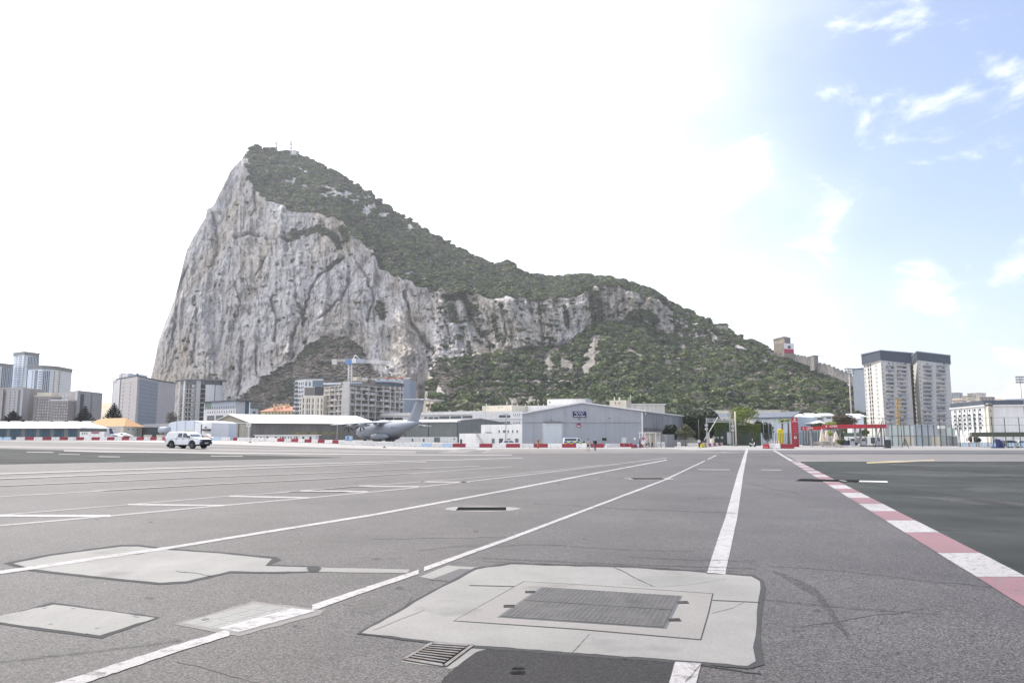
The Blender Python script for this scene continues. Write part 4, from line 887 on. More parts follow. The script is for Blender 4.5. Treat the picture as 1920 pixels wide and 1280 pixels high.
# --- sandy hillside behind
mb=MB(); n=26
for j in range(2):
    pass
hv=[]; 
for i in range(n+1):
    x=130+i*6; y=758-4*math.sin((x-165)/30)+random.uniform(-1,1)+max(0,(x-205)/10)+max(0,(160-x)/8); hv.append((at(x,y,1150),at(x,800,820),at(x,835,700)))
vs=[p for h in hv for p in (Vector((h[0].x,h[0].y+220,-5)),h[0],h[1],h[2])]
mb.add(vs,[(i*4+k,i*4+k+1,(i+1)*4+k+1,(i+1)*4+k) for i in range(n) for k in range(3)],True)
mb.build('sandy_hill',mat('dry_slope',(.30,.26,.19),.95,var=.3,scale=.08,fine=.5),kind='structure')
# --- big grey panelled block (left of the rock)
r_,f_,pl,zt,b=block('apartment_block','big grey panelled apartment block left of the cliff, white penthouses on top','apartment block',[(212,712,560),(223,711,545),(258,708.5,520),(296,712.5,560)],PINKGREY,30)
MB().prism(scalepoly(pl,.5),zt+.02,zt+.7).build('roof_edge',SLATE,r_)
m=MB(); f_[2].pbox(m,258.4,713,295.8,840,-.05,.10); m.build('grey_cladding',BGREY,r_)
for k in range(11):
    m=MB(); y=717+k*7.1; f_[2].pbox(m,258.4,y,295.8,y+.7,-.05,.22); m.build('floor_joint',MGREY,r_)
m=MB(); f_[0].pbox(m,212,713,222.8,800,-.05,.10); m.build('white_wall',WH,r_)
windows(f_[0],r_,214,725,220,770,1,9,.6,.5,GLS); windows(f_[1],r_,228,716,232,795,1,11,.35,.4,MGREY); windows(f_[1],r_,241,716,245,795,1,11,.3,.4,MGREY)
for k in range(11):
    m=MB(); y=717+k*7.1; f_[1].pbox(m,223.4,y,257.6,y+.5,-.05,.14); m.build('floor_joint',CONC,r_)
pp=[at(223,700,545),at(240,700,540),at(264,700,548)]
q=[(v.x,v.y) for v in pp]+[(pp[2].x,pp[2].y+10),(pp[0].x,pp[0].y+12)]
MB().prism(q,zt+.7,pp[1].z).build('penthouse',TOWERW,r_)
ff=Fa(pp[0],pp[2],0,0); 
for x in (229,233.5,246,257): m=MB(); ff.pbox(m,x,700,x+3,710,.9,2.2); m.build('penthouse_window',GLS,r_)
m=MB(); f_[0].pbox(m,213,711,219,716,.0,.6); m.build('roof_balcony',WH,r_)
# --- round balcony tower
cA=at(365,712,610); Rr=17.5
r_=thing('apartment_tower','round white balcony tower in front of the cliff foot, dark roof brim','apartment tower',(cA.x,cA.y+14,0)); zt=at(365,712,610).z; cy=cA.y+14
def arc(a0,a1,n,rr): return [(cA.x+rr*math.sin(R(a)),cy-rr*math.cos(R(a))*.75) for a in np.linspace(a0,a1,n)]
def arcwall(name,a0,a1,r0,r1,z0,z1,m,n=8): 
    o=arc(a0,a1,n,r1); i=arc(a0,a1,n,r0)[::-1]; return MB().prism(o+i,z0,z1).build(name,m,r_)
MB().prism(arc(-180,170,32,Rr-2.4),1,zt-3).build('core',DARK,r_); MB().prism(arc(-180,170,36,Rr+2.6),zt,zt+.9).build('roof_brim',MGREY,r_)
MB().prism(arc(-180,170,32,Rr-1.2),zt-3.6,zt).build('top_storey',GLS,r_)
nf=12; fh=(zt-3.6-1)/nf
for k in range(nf):
    z=1+k*fh; arcwall('balcony_slab',-95,95,Rr-2.3,Rr,z,z+.35,CONC,20)
    arcwall('balcony_parapet',-95,12,Rr-.25,Rr-.1,z+.36,z+1.15,GLG,14)
    for a in (-82,-60,-38,-18,0,28): arcwall('balcony_screen',a,a+1.2,Rr-2.2,Rr-.4,z+.36,z+fh-.02,CONC,2)
    arcwall('room_front',-50,-34,Rr-1.4,Rr-1.0,z+.36,z+fh-.02,GLG,4); arcwall('room_front',-10,-2,Rr-1.4,Rr-1.0,z+.36,z+fh-.02,LGREY,4)
for a0,a1,m_ in ((-62,-56,WH),(-34,-29,WH),(4,15,LGREY),(28,52,WH),(55,88,WH)): arcwall('pier' if a1-a0<12 else 'white_wall',a0,a1,Rr-2.3,Rr+.12,1,zt-3.5 if a0>20 else zt-.2,m_,6)
arcwall('dark_slot',51.5,55.4,Rr-2.3,Rr-.1,1,zt-3.5,DGREY,3)
# --- school with the flat curved roof
r_,f_,pl,zt,b=block('school_building','low grey and white school building with a thin oversailing roof','school building',[(383,752.5,470),(443,751,450),(485,757,470)],WH,20)
MB().prism(scalepoly(pl,2.2),zt+.02,zt+.55).build('roof',SLATE,r_)
m=MB(); f_[0].pbox(m,384,753,442.5,767,-.05,.12); m.build('upper_cladding',BGREY,r_)
m=MB(); f_[0].pbox(m,384.5,754.5,397,766,.1,.16); m.build('green_panel',mat('green_panel',(.16,.24,.20),.6),r_)
m=MB(); f_[1].pbox(m,469,756,485,766,-.05,.12); m.build('upper_cladding',MGREY,r_)
m=MB(); f_[1].pbox(m,459.5,753,466.5,776,-.05,.14); m.build('stair_glazing',GLB,r_)
windows(f_[0],r_,389,761.5,440,765.5,12,1,.3,.8,GLS,'upper_window',d=.2); windows(f_[0],r_,388,769.5,441,774,12,1,.3,.85,GLS,'lower_window')
windows(f_[0],r_,387,778,420,789,2,1,.85,.9,GLS,'hall_window',single=True)
windows(f_[1],r_,474,770.5,479,775.5,1,1,.9,.9,GLG,'side_window',single=True)
# --- orange-roofed villa on the slope
r_,f_,pl,zt,b=block('villa','yellow villa with a terracotta hip roof on the lower slope','villa',[(489,770,520),(553,771,512)],YELW,14)
def hip(mb,pl,z,h,ov=1.0,k=.35):
    q=scalepoly(pl,ov); a,b_,c,d=[Vector((p[0],p[1],z)) for p in q]; m1=(a+d)/2; m2=(b_+c)/2; r1=m1*(1-k)+m2*k+Vector((0,0,h)); r2=m1*k+m2*(1-k)+Vector((0,0,h))
    mb.add([a,b_,c,d,r1,r2],[(0,1,5,4),(1,2,5),(2,3,4,5),(3,0,4),(3,2,1,0)]); return r1,r2
m=MB(); hip(m,pl,zt,4.2,1.4,.42); m.build('roof',TERRA,r_)
for x in (514,521,527,536,541,551):
    p=at(x,757.5,519); MB().box(p.x-.6,p.x+.6,p.y,p.y+1.2,zt+1,p.z+.2).build('chimney',YELW,r_)
windows(f_[0],r_,496,771.5,552,776.5,9,1,.35,.6,GLS)
# --- construction site -------------------------------------------------------
r_,f_,pl,zt,b=block('glass_apartment_block','finished glass and white apartment wing left of the scaffolded frame','apartment block',[(553,713,452),(570,711,440),(606,709,440)],TOWERW,18)
MB().prism(scalepoly(pl,.8),zt+.02,zt+.6).build('roof',SLATE,r_)
m=MB(); f_[1].pbox(m,586,713,605.8,725,-.05,.12); m.build('glazed_storey',GLB,r_)
m=MB(); f_[1].pbox(m,571,726,590,741,-.05,.12); m.build('concrete_wall',CONCD,r_); m=MB(); f_[1].pbox(m,590.3,725,605.8,741,-.05,.14); m.build('dark_wall',DGREY,r_)
for k in range(9):
    y=716+k*8; m=MB(); f_[0].pbox(m,553,y,559,y+3.6,.1,1.4); m.build('balcony',GLG,r_)
windows(f_[0],r_,559,715,569,785,3,9,.5,.6,GLS)
windows(f_[1],r_,571,714,584,725,2,1,.6,.7,GLB,'top_window',single=True)
r_,f_,pl,zt,b=block('apartment_block','cream apartment block with tall dark windows, below the scaffolded frame','apartment block',[(566,742.5,418),(607,742.5,410)],CREAM,12)
for i,x in enumerate((567,574.5,578.5,585,594.5,601.5)):
    windows(f_[0],r_,x,745,x+3.2,789,1,4,.6,.72,GLS,'window_stack')
for x in (571.5,582.5,590,599): m=MB(); f_[0].pbox(m,x,743,x+1.6,800,-.05,.35); m.build('pilaster',WH,r_)
FR_=thing('building_frame','unfinished concrete building frame of many open floors under the crane','building site',(at(680,760,430).x,430,0))
A0=at(607,760,415); A1=at(642,760,400); A2=at(655,760,400); A3=at(757,760,440); A4=at(768,760,446)
fa=Fa(A0,A1,0,0); fb=Fa(A2,A3,0,0)
def z_of(f,px_,py_): return f.hit(px_,py_)[1]
q=[(A0.x,A0.y+6),(A2.x,A2.y+6.5),(A3.x,A3.y+6.5),(A3.x+2,A3.y+24),(A0.x,A0.y+24)]
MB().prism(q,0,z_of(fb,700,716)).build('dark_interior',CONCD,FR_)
fl=[724,731.5,739.5,750.5,761,771.5,782,792]
for i,y in enumerate(fl):
    for f,x0,x1,xm in ((fa,607,642,625),(fb,655,757,700)):
        z=z_of(f,xm,y); m=MB(); f.box(m,0,f.w,z-.32,z,-7,.3); m.build('floor_slab',CONC,FR_)
        m=MB(); f.box(m,0,f.w,z+.95,z+1.05,-.0,.08); m.build('guard_rail',STEEL,FR_)
        if i:
            z2=z_of(f,xm,fl[i-1])-.33
            n=6 if f is fa else 11
            for k in range(n):
                c=f.w*(k+.5)/n; w_=f.w/n*random.choice((.25,.3,.5,.62)); o=random.uniform(-.25,.25)*f.w/n
                m=MB(); f.box(m,c-w_/2+o,c+w_/2+o,z+.01,z2,-3.2,-2.9); m.build('inner_wall',random.choice((CONC,CREAM,BEIGED,CONCD)),FR_)
                if random.random()<.55:
                    m=MB(); f.box(m,c-f.w/n*.45,c+f.w/n*.42,z+.01,z+1.0,-.4,-.2); m.build('parapet',random.choice((CONC,BEIGED,PINKGREY,CREAM)),FR_)
for f,xs_ in ((fa,(607.5,617,627,634,641)),(fb,(656,667,678,691,704.5,719,732,741,750,756.5))):
    for x in xs_:
        u,_=f.hit(x,760); m=MB(); f.box(m,u-.3,u+.3,0,z_of(f,x,724),-1,.12); m.build('column',CONC,FR_)
for f,u0p,u1p,y0,y1 in ((fa,607,641,717.5,723),(fb,656,679,716,723),(fb,704,756.8,712.5,722.5)):
    m=MB(); f.pbox(m,u0p,y0+3.5,u1p,y1,-.5,.2); m.build('blue_netting',SLATE,FR_)
    n=int((u1p-u0p)/4.4)
    for k in range(n):
        m=MB(); a=u0p+(u1p-u0p)*k/n; f.pbox(m,a,y0,a+(u1p-u0p)/n*.85,y0+3.2,0,.3); m.build('edge_board',mat('edge_board_white',(.52,.57,.64),.6) if k==0 and u0p==607 else bpy.data.materials['edge_board_white'],FR_)
mb=MB(); mb.prism([(A1.x,A1.y-.4),(A2.x,A2.y-.4),(A2.x,A2.y+7),(A1.x,A1.y+7)],0,z_of(fb,656,715)); mb.build('stair_core',CONC,FR_)
mb=MB(); mb.prism([(A3.x,A3.y-.2),(A4.x,A4.y-.2),(A4.x+2,A4.y+14),(A3.x,A3.y+14)],0,z_of(fb,757,710)); mb.build('end_core',BGREY,FR_)
m=MB(); p0=at(604,708,425); p1=at(650,711,418); m.bar(p0,p1,3,.4); m.build('sloping_roof',SLATE,FR_)
m=MB(); fb.pbox(m,683,706.5,702,714,-8,-5); m.build('lift_housing',CREAM,FR_)
for k in range(14):
    x=682+k*5.6; m=MB(); fb.pbox(m,x,708+.32*k*.5,x+4.4,711+.32*k*.5,-3,-2.8); m.build('roof_board',WH if k%3 else BEIGED,FR_)
for x in (736,742,748,762): m=MB(); fb.pbox(m,x,706.8,x+5,710.3,-6,-4); m.build('red_formwork',TERRA,FR_)
# tower crane
CY=432; p=at(656,710,CY); ZB=at(656,683,CY).z; 
CR=thing('tower_crane','white and blue tower crane standing over the unfinished frame','crane',(p.x,CY,0)); 
def lattice(a,b,w,n,name,m_,par,tri=False):
    a=Vector(a);b=Vector(b); d=(b-a).normalized(); s=d.cross(Vector((0,1,0)) if abs(d.z)>.9 else Vector((0,0,1))).normalized()*w/2; t=s.cross(d).normalized()*w/2
    mb=MB(); cs=[-s-t,s-t,s+t,-s+t]
    for c in cs: mb.bar(a+c,b+c,w*.13)
    for k in range(n):
        p_=a+(b-a)*k/n; q_=a+(b-a)*(k+1)/n
        for i in range(4): mb.bar(p_+cs[i],q_+cs[(i+1)%4],w*.08); mb.bar(p_+cs[i],p_+cs[(i+1)%4],w*.08)
    return mb.build(name,m_,par)
lattice((p.x,CY,0),(p.x,CY,ZB),1.9,22,'mast',WH,CR)
j0=at(660,676,CY); j1=at(737,680.5,CY+3); c1=at(627,675.5,CY-1)
lattice(j0,j1,1.5,26,'jib',WH,CR); lattice(j0,c1,1.1,8,'counter_jib',WH,CR)
k0=at(655,677,CY); MB().box(k0.x-1.6,k0.x+1.6,CY-1.2,CY+1.2,ZB,ZB+2.6).build('slewing_unit',BLUEP,CR)
k1=at(664,676.5,CY); MB().box(k1.x-1.2,k1.x+1.2,CY-1.1,CY+1.1,k1.z-1.3,k1.z+1.2).build('cab',WH,CR)
k2=at(675,677,CY); MB().box(k2.x-2.8,k2.x+2.8,CY-.9,CY+.9,k2.z-1.1,k2.z+1.2).build('winch_house',BGREY,CR)
k3=at(627,678,CY-1); MB().box(k3.x-1.3,k3.x+1.5,CY-1.8,CY,k3.z-1.6,k3.z+1.4).build('counterweight',CONC,CR)
k4=at(666,665,CY); MB().bar(j0+Vector((.5,0,.5)),k4,.5).bar(k4,k2+Vector((0,0,.8)),.4).build('peak',WH,CR)
for t_ in (j1,c1): MB().bar(k4,t_*.6+j0*.4+Vector((0,0,.7)),.16).build('stay',STEEL,CR)
# --- blue-doored shed far left -----------------------------------------------
r_,f_,pl,zt,b=block('hangar_shed','long grey shed with blue doors and a white roof at the left edge','shed',[(-30,799,262),(150,804,258)],SHED,14)
f=f_[0]
a=[f.P(-.8,zt-.05,.9),f.P(f.w+.8,zt-.05,.9),f.P(f.w-1.6,zt+2.0,-6.5),f.P(-.8,zt+2.0,-6.5),f.P(f.w+.8,zt-.05,-15),f.P(-.8,zt-.05,-15)]
MB().add(a+[v-Vector((0,0,.25)) for v in a],[(0,1,2,3),(3,2,4,5),(1,4,2),(6,7,1,0),(7,10,4,1)]).build('roof',WH2,r_)
for x0,x1 in ((-8,12),(18.5,39.5),(47,67),(74,94),(100.5,119.5),(128,145)):
    o=MB(); f.pbox(o,x0,803.5+x0*.012,x1,822,-.3,.05); dd=o.build('door_leaf_pair',BLUEDOOR,r_)
    m=MB(); f.pbox(m,x0-.7,802+x0*.012,x1+.7,803.4+x0*.012,-.1,.16); m.build('track',DGREY,dd)
    for s_ in (.33,.66): m=MB(); xx=x0+(x1-x0)*s_; f.pbox(m,xx-.15,804+x0*.012,xx+.15,821,.0,.12); m.build('seam',DGREY,dd)
for k in range(7):
    x=2+k*27; m=MB(); p=at(x,790.5+k*.6,270); MB().box(p.x-1.6,p.x+1.6,p.y-.5,p.y+1,zt+1.4,zt+2.5).build('roof_vent',CONC,r_)
# --- orange bungalow
r_,f_,pl,zt,b=block('bungalow','cream bungalow with an orange hip roof, right of the blue doors','bungalow',[(150,799,300),(232,799.5,285),(267,801,302)],CREAM,20)
m=MB(); q=scalepoly(pl,1.0); A_,B_,C_,D_=[Vector((x,y,zt)) for x,y in q]; h=3.4
r1=(A_+D_)/2*.72+(B_+C_)/2*.28+Vector((0,0,h)); r2=(A_+D_)/2*.12+(B_+C_)/2*.88+Vector((0,0,h)); r2=(B_+C_)/2*.8+(A_+D_)/2*.2+Vector((0,0,h))
m.add([A_,B_,C_,D_,r1,r2],[(0,1,5,4),(1,2,5),(2,3,4,5),(3,0,4),(3,2,1,0)]); m.build('roof',ORANGE,r_)
windows(f_[0],r_,152,802,186,806,7,1,.4,.7,GLS,'window'); windows(f_[1],r_,236,803,262,806.5,3,1,.3,.8,GLG,'window',single=True)
for x0,x1 in ((190,200),(201,211),(213,224)): m=MB(); f_[0].pbox(m,x0,802.5,x1,817,-.05,.08); m.build('shutter',LGREY,r_)
m=MB(); f_[0].pbox(m,150,798.6,232,800,0,.35); m.build('gutter',WH,r_); m=MB(); f_[1].pbox(m,232,799,267,800.6,0,.35); m.build('gutter',WH,r_)
# low white wall and cream rubbish skips
r_,f_,pl,zt,b=block('low_building','low white flat building beside the bungalow, small red shelter in front','low building',[(150,808.5,235),(196,809.5,232)],WH,5)
windows(f_[0],r_,153,810,165,813,3,1,.4,.8,GLS)
m=MB(); f_[0].pbox(m,172,809.5,186,812,.1,.2); m.build('red_awning',RED,r_)
for i,(x0,x1,lab) in enumerate(((269,280,'left cream tank behind the barriers, right of the small aeroplane'),(293,304,'right cream tank behind the barriers, near the pickup truck'))):
    p0=at(x0,822,200);p1=at(x1,822,200); g=gz(p0.x,200); t=thing('tank',lab,'tank',((p0.x+p1.x)/2,200,g),group='cream tanks'); zt_=at(x0,814.8,200).z
    MB().box(p0.x,p1.x,200,201.4,g,zt_).build('body',CREAM,t)
    for k in range(3): xx=p0.x+(p1.x-p0.x)*(k+.5)/3; MB().box(xx-.05,xx+.05,199.92,199.99,g+.1,zt_-.05).build('rib',LGREY,t)
# dark shed / fences and stored things behind, white arched store
r_,f_,pl,zt,b=block('lean_to','dark open lean-to at the end of the bungalow','shed',[(266,803,300),(277,800.5,296)],DGREY,6)
MB().prism(scalepoly(pl,.4),zt+.02,zt+.25).build('roof',SLATE,r_)
r_,f_,pl,zt,b=block('warehouse','long low pale warehouse roof behind the bungalow','warehouse',[(268,797.5,340),(345,795,330)],LGREY,12)
MB().prism(scalepoly(pl,.5),zt+.02,zt+.3).build('roof',WH2,r_)
for k in range(9): m=MB(); x=272+k*6; f_[0].pbox(m,x,801,x+1.4,815,.0,.3); m.build('post',DGREY,r_)
# grey fuel tank lying on its side
pA=at(301,806,232); pB=at(318,806,232); t=thing('storage_tank','pale grey cylindrical tank lying left of the white arched store','tank',(pA.x,232,gz(pA.x,232)))
MB().tube(pA,pB,1.0,n=18).build('shell',BGREY,t); MB().tube(pA-Vector((.5,0,0)),pA-Vector((.02,0,0)),0.7,.98,n=18).build('end_cap',BGREY,t)
for s_ in (.2,.8): c=pA*(1-s_)+pB*s_; MB().box(c.x-.2,c.x+.2,231.2,232.8,gz(c.x,232),c.z-.9).build('saddle',CONCD,t)
r_=thing('arched_store','white arched fabric store beside the beige hangar','storage hall',(at(350,800,240).x,240,gz(-100,0)))
fA=Fa(at(316,800,246),at(380,800,236),0,0); ztp=fA.hit(348,788)[1]; zs=fA.hit(348,793)[1]; n=14
ring=[(fA.w*k/n, zs+(ztp-zs)*math.sin(math.pi*k/n)**.6 if 0<k<n else zs) for k in range(n+1)]
pts2=[(0,1.0)]+ring+[(fA.w,1.0)]
front=[fA.P(u,z,0) for u,z in pts2]; back_=[fA.P(u,z,-12) for u,z in pts2]; N_=len(pts2)
MB().add(front+back_,[tuple(range(N_))]+[(i,i+1,N_+i+1,N_+i) for i in range(N_-1)]).build('canopy',mat('white_fabric',(.56,.62,.70),.6,var=.04,scale=.4,wave=(1.2,.4)),r_)
for x in (331,347,364): m=MB(); fA.pbox(m,x,789,x+.6,812,.0,.12); m.build('seam',LGREY,r_)
r_,f_,pl,zt,b=block('cabin','small white flat cabin between the arched store and the beige hangar','cabin',[(366,791,232),(397,793.5,228)],TOWERW,6)
windows(f_[0],r_,381,798,391,804,1,1,.4,.6,GLG,'window',single=True); m=MB(); f_[0].pbox(m,377,795,378.5,812,-.05,.1); m.build('downpipe',SLATE,r_)
m=MB(); f_[0].pbox(m,383,804,396,807.5,.1,1.2); m.build('stored_goods',DGREY,r_)
p=at(384,818,214); t=thing('van','small white van with an orange stripe parked left of the beige hangar','van',(p.x,214,gz(p.x,214)))
zz=at(384,813,214).z; g=gz(p.x,214); MB().loft([[(p.x-2.4,214+y,g+.4),(p.x-2.3,214+y,zz-.1),(p.x+.4,214+y,zz),(p.x+1.3,214+y,zz-.8),(p.x+2.4,214+y,zz-1.1),(p.x+2.4,214+y,g+.4)] for y in (0,1.8)],sm=False).build('body',WH,t)
MB().box(p.x-2.2,p.x+2.2,213.96,213.99,g+1.0,g+1.15).build('orange_stripe',mat('orange_stripe',(.55,.18,.05),.5),t)
for dx in (-1.5,1.5): MB().tube((p.x+dx,213.9,g+.33),(p.x+dx,214.1,g+.33),.33,n=14).build('wheel',BLACK,t)
# --- beige gabled hangar
g0=at(396,794,362); g1=at(471,793,348); g2=at(712,797,372)
r_=thing('hangar','beige hangar with a gabled sliding-door end and a long white roof','hangar',((g0.x+g1.x)/2,g1.y,1.2)); b=gz(g1.x,0)
fE=Fa(g0,g1,b,0); fS=Fa(g1,g2,b,0); ze=fE.hit(435,793)[1]; za=fE.hit(431,777.5)[1]
am=fE.P(fE.w*.48,za); zr=za
Lr=g2-g1; 
E=[Vector((g0.x,g0.y,b)),Vector((g1.x,g1.y,b)),Vector((g1.x,g1.y,ze)),am,Vector((g0.x,g0.y,ze))]
Lv=Vector((Lr.x,Lr.y,0)); B2=[v+Lv for v in E]
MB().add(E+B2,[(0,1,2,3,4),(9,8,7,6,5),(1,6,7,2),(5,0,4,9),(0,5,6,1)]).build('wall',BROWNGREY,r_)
m=MB(); o=fE.N*1.0; ov=(E[2]-E[4]).normalized()*.8; dn=Vector((0,0,-.25))
rr=[E[4]+o-ov+dn,E[3]+o,E[2]+o+ov+dn]; rb=[v+Lv for v in rr]; u=Vector((0,0,.28))
m.add(rr+rb+[v+u for v in rr]+[v+u for v in rb],[(6,7,10,9),(7,8,11,10),(0,3,4,1),(1,4,5,2),(2,5,11,8),(0,1,7,6),(1,2,8,7),(0,6,9,3)]); m.build('roof',WH2,r_)
MB().add([fE.P(.2,ze+.1,.06),fE.P(fE.w-.2,ze+.1,.06),fE.P(fE.w*.48,za-.15,.06)],[(0,1,2)]).build('gable',BEIGED,r_)
MB().hexa([fE.P(0,ze-.25,.35),fE.P(fE.w,ze-.25,.35),fE.P(fE.w,ze-.25,0),fE.P(0,ze-.25,0),fE.P(0,ze+.1,.35),fE.P(fE.w,ze+.1,.35),fE.P(fE.w,ze+.1,0),fE.P(0,ze+.1,0)]).build('door_track',WH,r_)
for x0,x1 in ((396.5,412),(412.3,433),(436.5,446),(448.5,459.5),(460,469)):
    m=MB(); fE.pbox(m,x0,794.8,x1,832,-.2,.12 if x0<430 else .05); m.build('door_leaf',BEIGE,r_)
for x in (434.6,447.2): m=MB(); fE.pbox(m,x-.8,795,x+.8,832,-.2,.3); m.build('door_post',CONCD,r_)
m=MB(); fE.pbox(m,419,811,421,824,.15,.22); m.build('ladder',STEEL,r_)
for x in (535,620): m=MB(); fS.pbox(m,x,791,x+.6,806,.0,.2); m.build('downpipe',CONCD,r_)
m=MB(); fS.pbox(m,545,809.5,640,815,.02,.08); m.build('stained_band',mat('lichen_stain',(.24,.21,.11),.9,var=.5,scale=.4),r_)
# hangar lean end
# --- lamp masts
def mast(name,label,cat,px_,pyt,Y,r0,r1,mt=STEEL,base=None,group=None):
    p=at(px_,pyt,Y); g=gz(p.x,Y) if base is None else base
    t=thing(name,label,cat,(p.x,Y,g),group=group); MB().tube((p.x,Y,g),(p.x,Y,p.z),r0,r1,n=10).build('pole',mt,t); MB().tube((p.x,Y,g),(p.x,Y,g+.25),r0*2.2,n=12).build('base_plate',CONCD,t); return t,p,g
t,p,g=mast('mast','tall white mast with a small white sign board before the beige hangar','mast',468.5,754,205,.12,.06,WH)
q=at(467,796,205); MB().box(q.x-.66,q.x+.62,204.7,204.76,q.z-.42,q.z+.42).build('sign_board',WPL,t)
for dx in (-.3,-.02,.28): MB().box(q.x+dx-.07,q.x+dx+.07,204.66,204.695,q.z-.2,q.z+.2).build('sign_mark',DGREY,t)
t,p,g=mast('mast','slim pale mast beside the propellers of the grey aeroplane','mast',633,780,240,.1,.06,LGREY); MB().box(p.x-.3,p.x+.3,239.9,240.1,p.z-.05,p.z+.12).build('head',LGREY,t)
t,p,g=mast('lamp_post','dark lamp post behind the white car, twin heads','lamp post',948.5,776,190,.11,.07,MGREY)
MB().box(p.x-.7,p.x+.7,189.8,190.2,p.z-.05,p.z+.12).build('lamp_head',LGREY,t)
t,p,g=mast('mast','thin mast on the white flat roofs left of the grey gabled hangar','mast',911,756,340,.07,.05,MGREY); MB().ball((p.x,260,p.z),.25,.25,.3).build('lamp_head',WPL,t)
# --- long white building behind the aeroplane
r_,f_,pl,zt,b=block('terminal_building','long low white building with a dark window band behind the tail','building',[(704,776,425),(906,768.5,385)],WH,14)
f=f_[0]
for x0,x1,y0,y1 in ((715,720,783,787),(721.5,737.5,782.5,787),(739,755,783,787),(796,801,781.5,784.5),(803.5,812,781.5,785),(814,822,781.3,785),(824,842.5,780,784.5),(845,864.5,779.8,784),(867,887,779.2,783.5)):
    o=MB(); f.pbox(o,x0-.5,y0-.4,x1+.5,y1+.4,-.1,.06); o=o.build('window',LGREY,r_); m=MB(); f.pbox(m,x0,y0,x1,y1,-.05,.12); m.build('pane',GLS,o)
m=MB(); f.pbox(m,704,777.5,906,778.4,0,.5); m.build('canopy_edge',CONC,r_)
r_,f_,pl,zt,b=block('flat_building','cream upper storey with small vents above the long white building','building',[(904,761,385),(960,759,375)],CREAM,14)
windows(f_[0],r_,933,761.5,944,764.5,2,1,.25,.7,GLS)
for x,y in ((912,756),(950.5,752),(960,752.5)): p=at(x,y,386); MB().tube((p.x,386,zt-2),(p.x,386,p.z),.12,n=6).build('roof_pipe',WH,r_)
r_,f_,pl,zt,b=block('flat_building','white four-storey building left of the grey gabled hangar, broad dark openings','building',[(886,772.5,372),(980,770,362)],WH,20)
f=f_[0]
for x0,x1,y0,y1 in ((936,948,778,782.3),(950.5,956.5,778,782.3),(940,948,790,794.2),(950.5,956,790,794)):
    o=MB(); f.pbox(o,x0-.5,y0-.4,x1+.5,y1+.4,-.1,.06); o=o.build('window',LGREY,r_); m=MB(); f.pbox(m,x0,y0,x1,y1,-.05,.12); m.build('pane',GLS,o)
windows(f,r_,961,775,976,779,4,1,.28,.8,GLG); windows(f,r_,961,791,976,793,3,1,.5,.8,GLG)
m=MB(); f.pbox(m,887,785.3,980,786,0,.3); m.build('string_course',CONC,r_)
r_,f_,pl,zt,b=block('flat_building','white roof level reaching behind the grey gabled hangar','building',[(958,763,390),(1062,757,380)],WH,14)
for x in (970,985,1009,1019): p=at(x,757,392); MB().tube((p.x,391,zt-.5),(p.x,391,zt+1.1),.15,.1,n=7).build('roof_vent',WPL,r_)
windows(f_[0],r_,961,775,972,779,2,1,.3,.9,GLG)
r_,f_,pl,zt,b=block('flat_building','white roof house right above the grey gable','building',[(1026,749,400),(1098,746,392)],WH,10)
m=MB(); f_[0].pbox(m,1026,747.5,1098,748.6,0,.3); m.build('roof_edge',CONC,r_); windows(f_[0],r_,1028,752.5,1034,755.5,1,1,.4,.8,GLS)
r_,f_,pl,zt,b=block('flat_building','white two-storey annex with outside stairs behind the barriers','annex',[(902,796,232),(980,795,225)],WH,18)
windows(f_[0],r_,944,806,950,810.5,1,1,.7,.9,GLG,'window',single=True); windows(f_[0],r_,932,806,974,810.5,5,1,.3,.9,GLG); 
m=MB(); f_[0].pbox(m,912,810,922,811,.0,.9); m.build('canopy',CONCD,r_)
r_,f_,pl,zt,b=block('flat_building','white ground-floor annex beside the green grey hangar, dark doors and a stair','annex',[(861,812.5,215),(892,812,211),(980,812,207)],WH,8)
f=f_[1]
for x0,x1,y0,y1,m_ in ((922.5,927,822,831,GLG),(936,943,822,831,GLS),(966,972,822,829,GLG),(951,957,822,824,GLG)):
    o=MB(); f.pbox(o,x0-.4,y0-.4,x1+.4,y1,-.1,.06); o=o.build('door' if y1>830 else 'window',LGREY,r_); m=MB(); f.pbox(m,x0,y0,x1,y1,-.05,.12); m.build('pane',m_,o)
m=MB(); f_[0].pbox(m,863,823,866.5,832,-.05,.1); m.build('door',GLS,r_)
for k in range(9):
    m=MB(); u=f.w*.012+k*.22; 
    f.box(m,u,u+.3,3.2-k*.32,3.27-k*.32,.1,1.0); m.build('stair_tread',STEEL,r_)
MB().bar(f.P(.1,4.2,1.0),f.P(2.3,1.3,1.0),.06).build('handrail',STEEL,r_)
# --- green grey hangar with white plinth building
r_,f_,pl,zt,b=block('hangar','green grey clad hangar with a low white front behind the aeroplane tail','hangar',[(713,790.5,348),(858,788.5,332)],GREENGREY,8)
f=f_[0]; p0=at(857.5,788.5,332); p1=at(900.5,784.8,338); p2=at(960,795,346); bb=gz(p0.x,0)
MB().add([(p0.x,p0.y,bb),(p2.x,p2.y,bb),(p2.x,p2.y,p2.z),(p1.x,p1.y,p1.z),(p0.x,p0.y,p0.z)]+[(p0.x,p0.y+10,bb),(p2.x,p2.y+10,bb),(p2.x,p2.y+10,p2.z),(p1.x,p1.y+10,p1.z),(p0.x,p0.y+10,p0.z)],[(0,1,2,3,4),(4,3,8,9),(3,2,7,8),(1,6,7,2)]).build('gable_wall',GREENGREY,r_)
MB().bar(Vector((p0.x,p0.y-.2,p0.z+.1)),Vector((p1.x,p1.y-.2,p1.z+.12)),.5,.3).bar(Vector((p1.x,p1.y-.2,p1.z+.12)),Vector((p2.x,p2.y-.2,p2.z+.1)),.5,.3).build('verge',LGREY,r_)
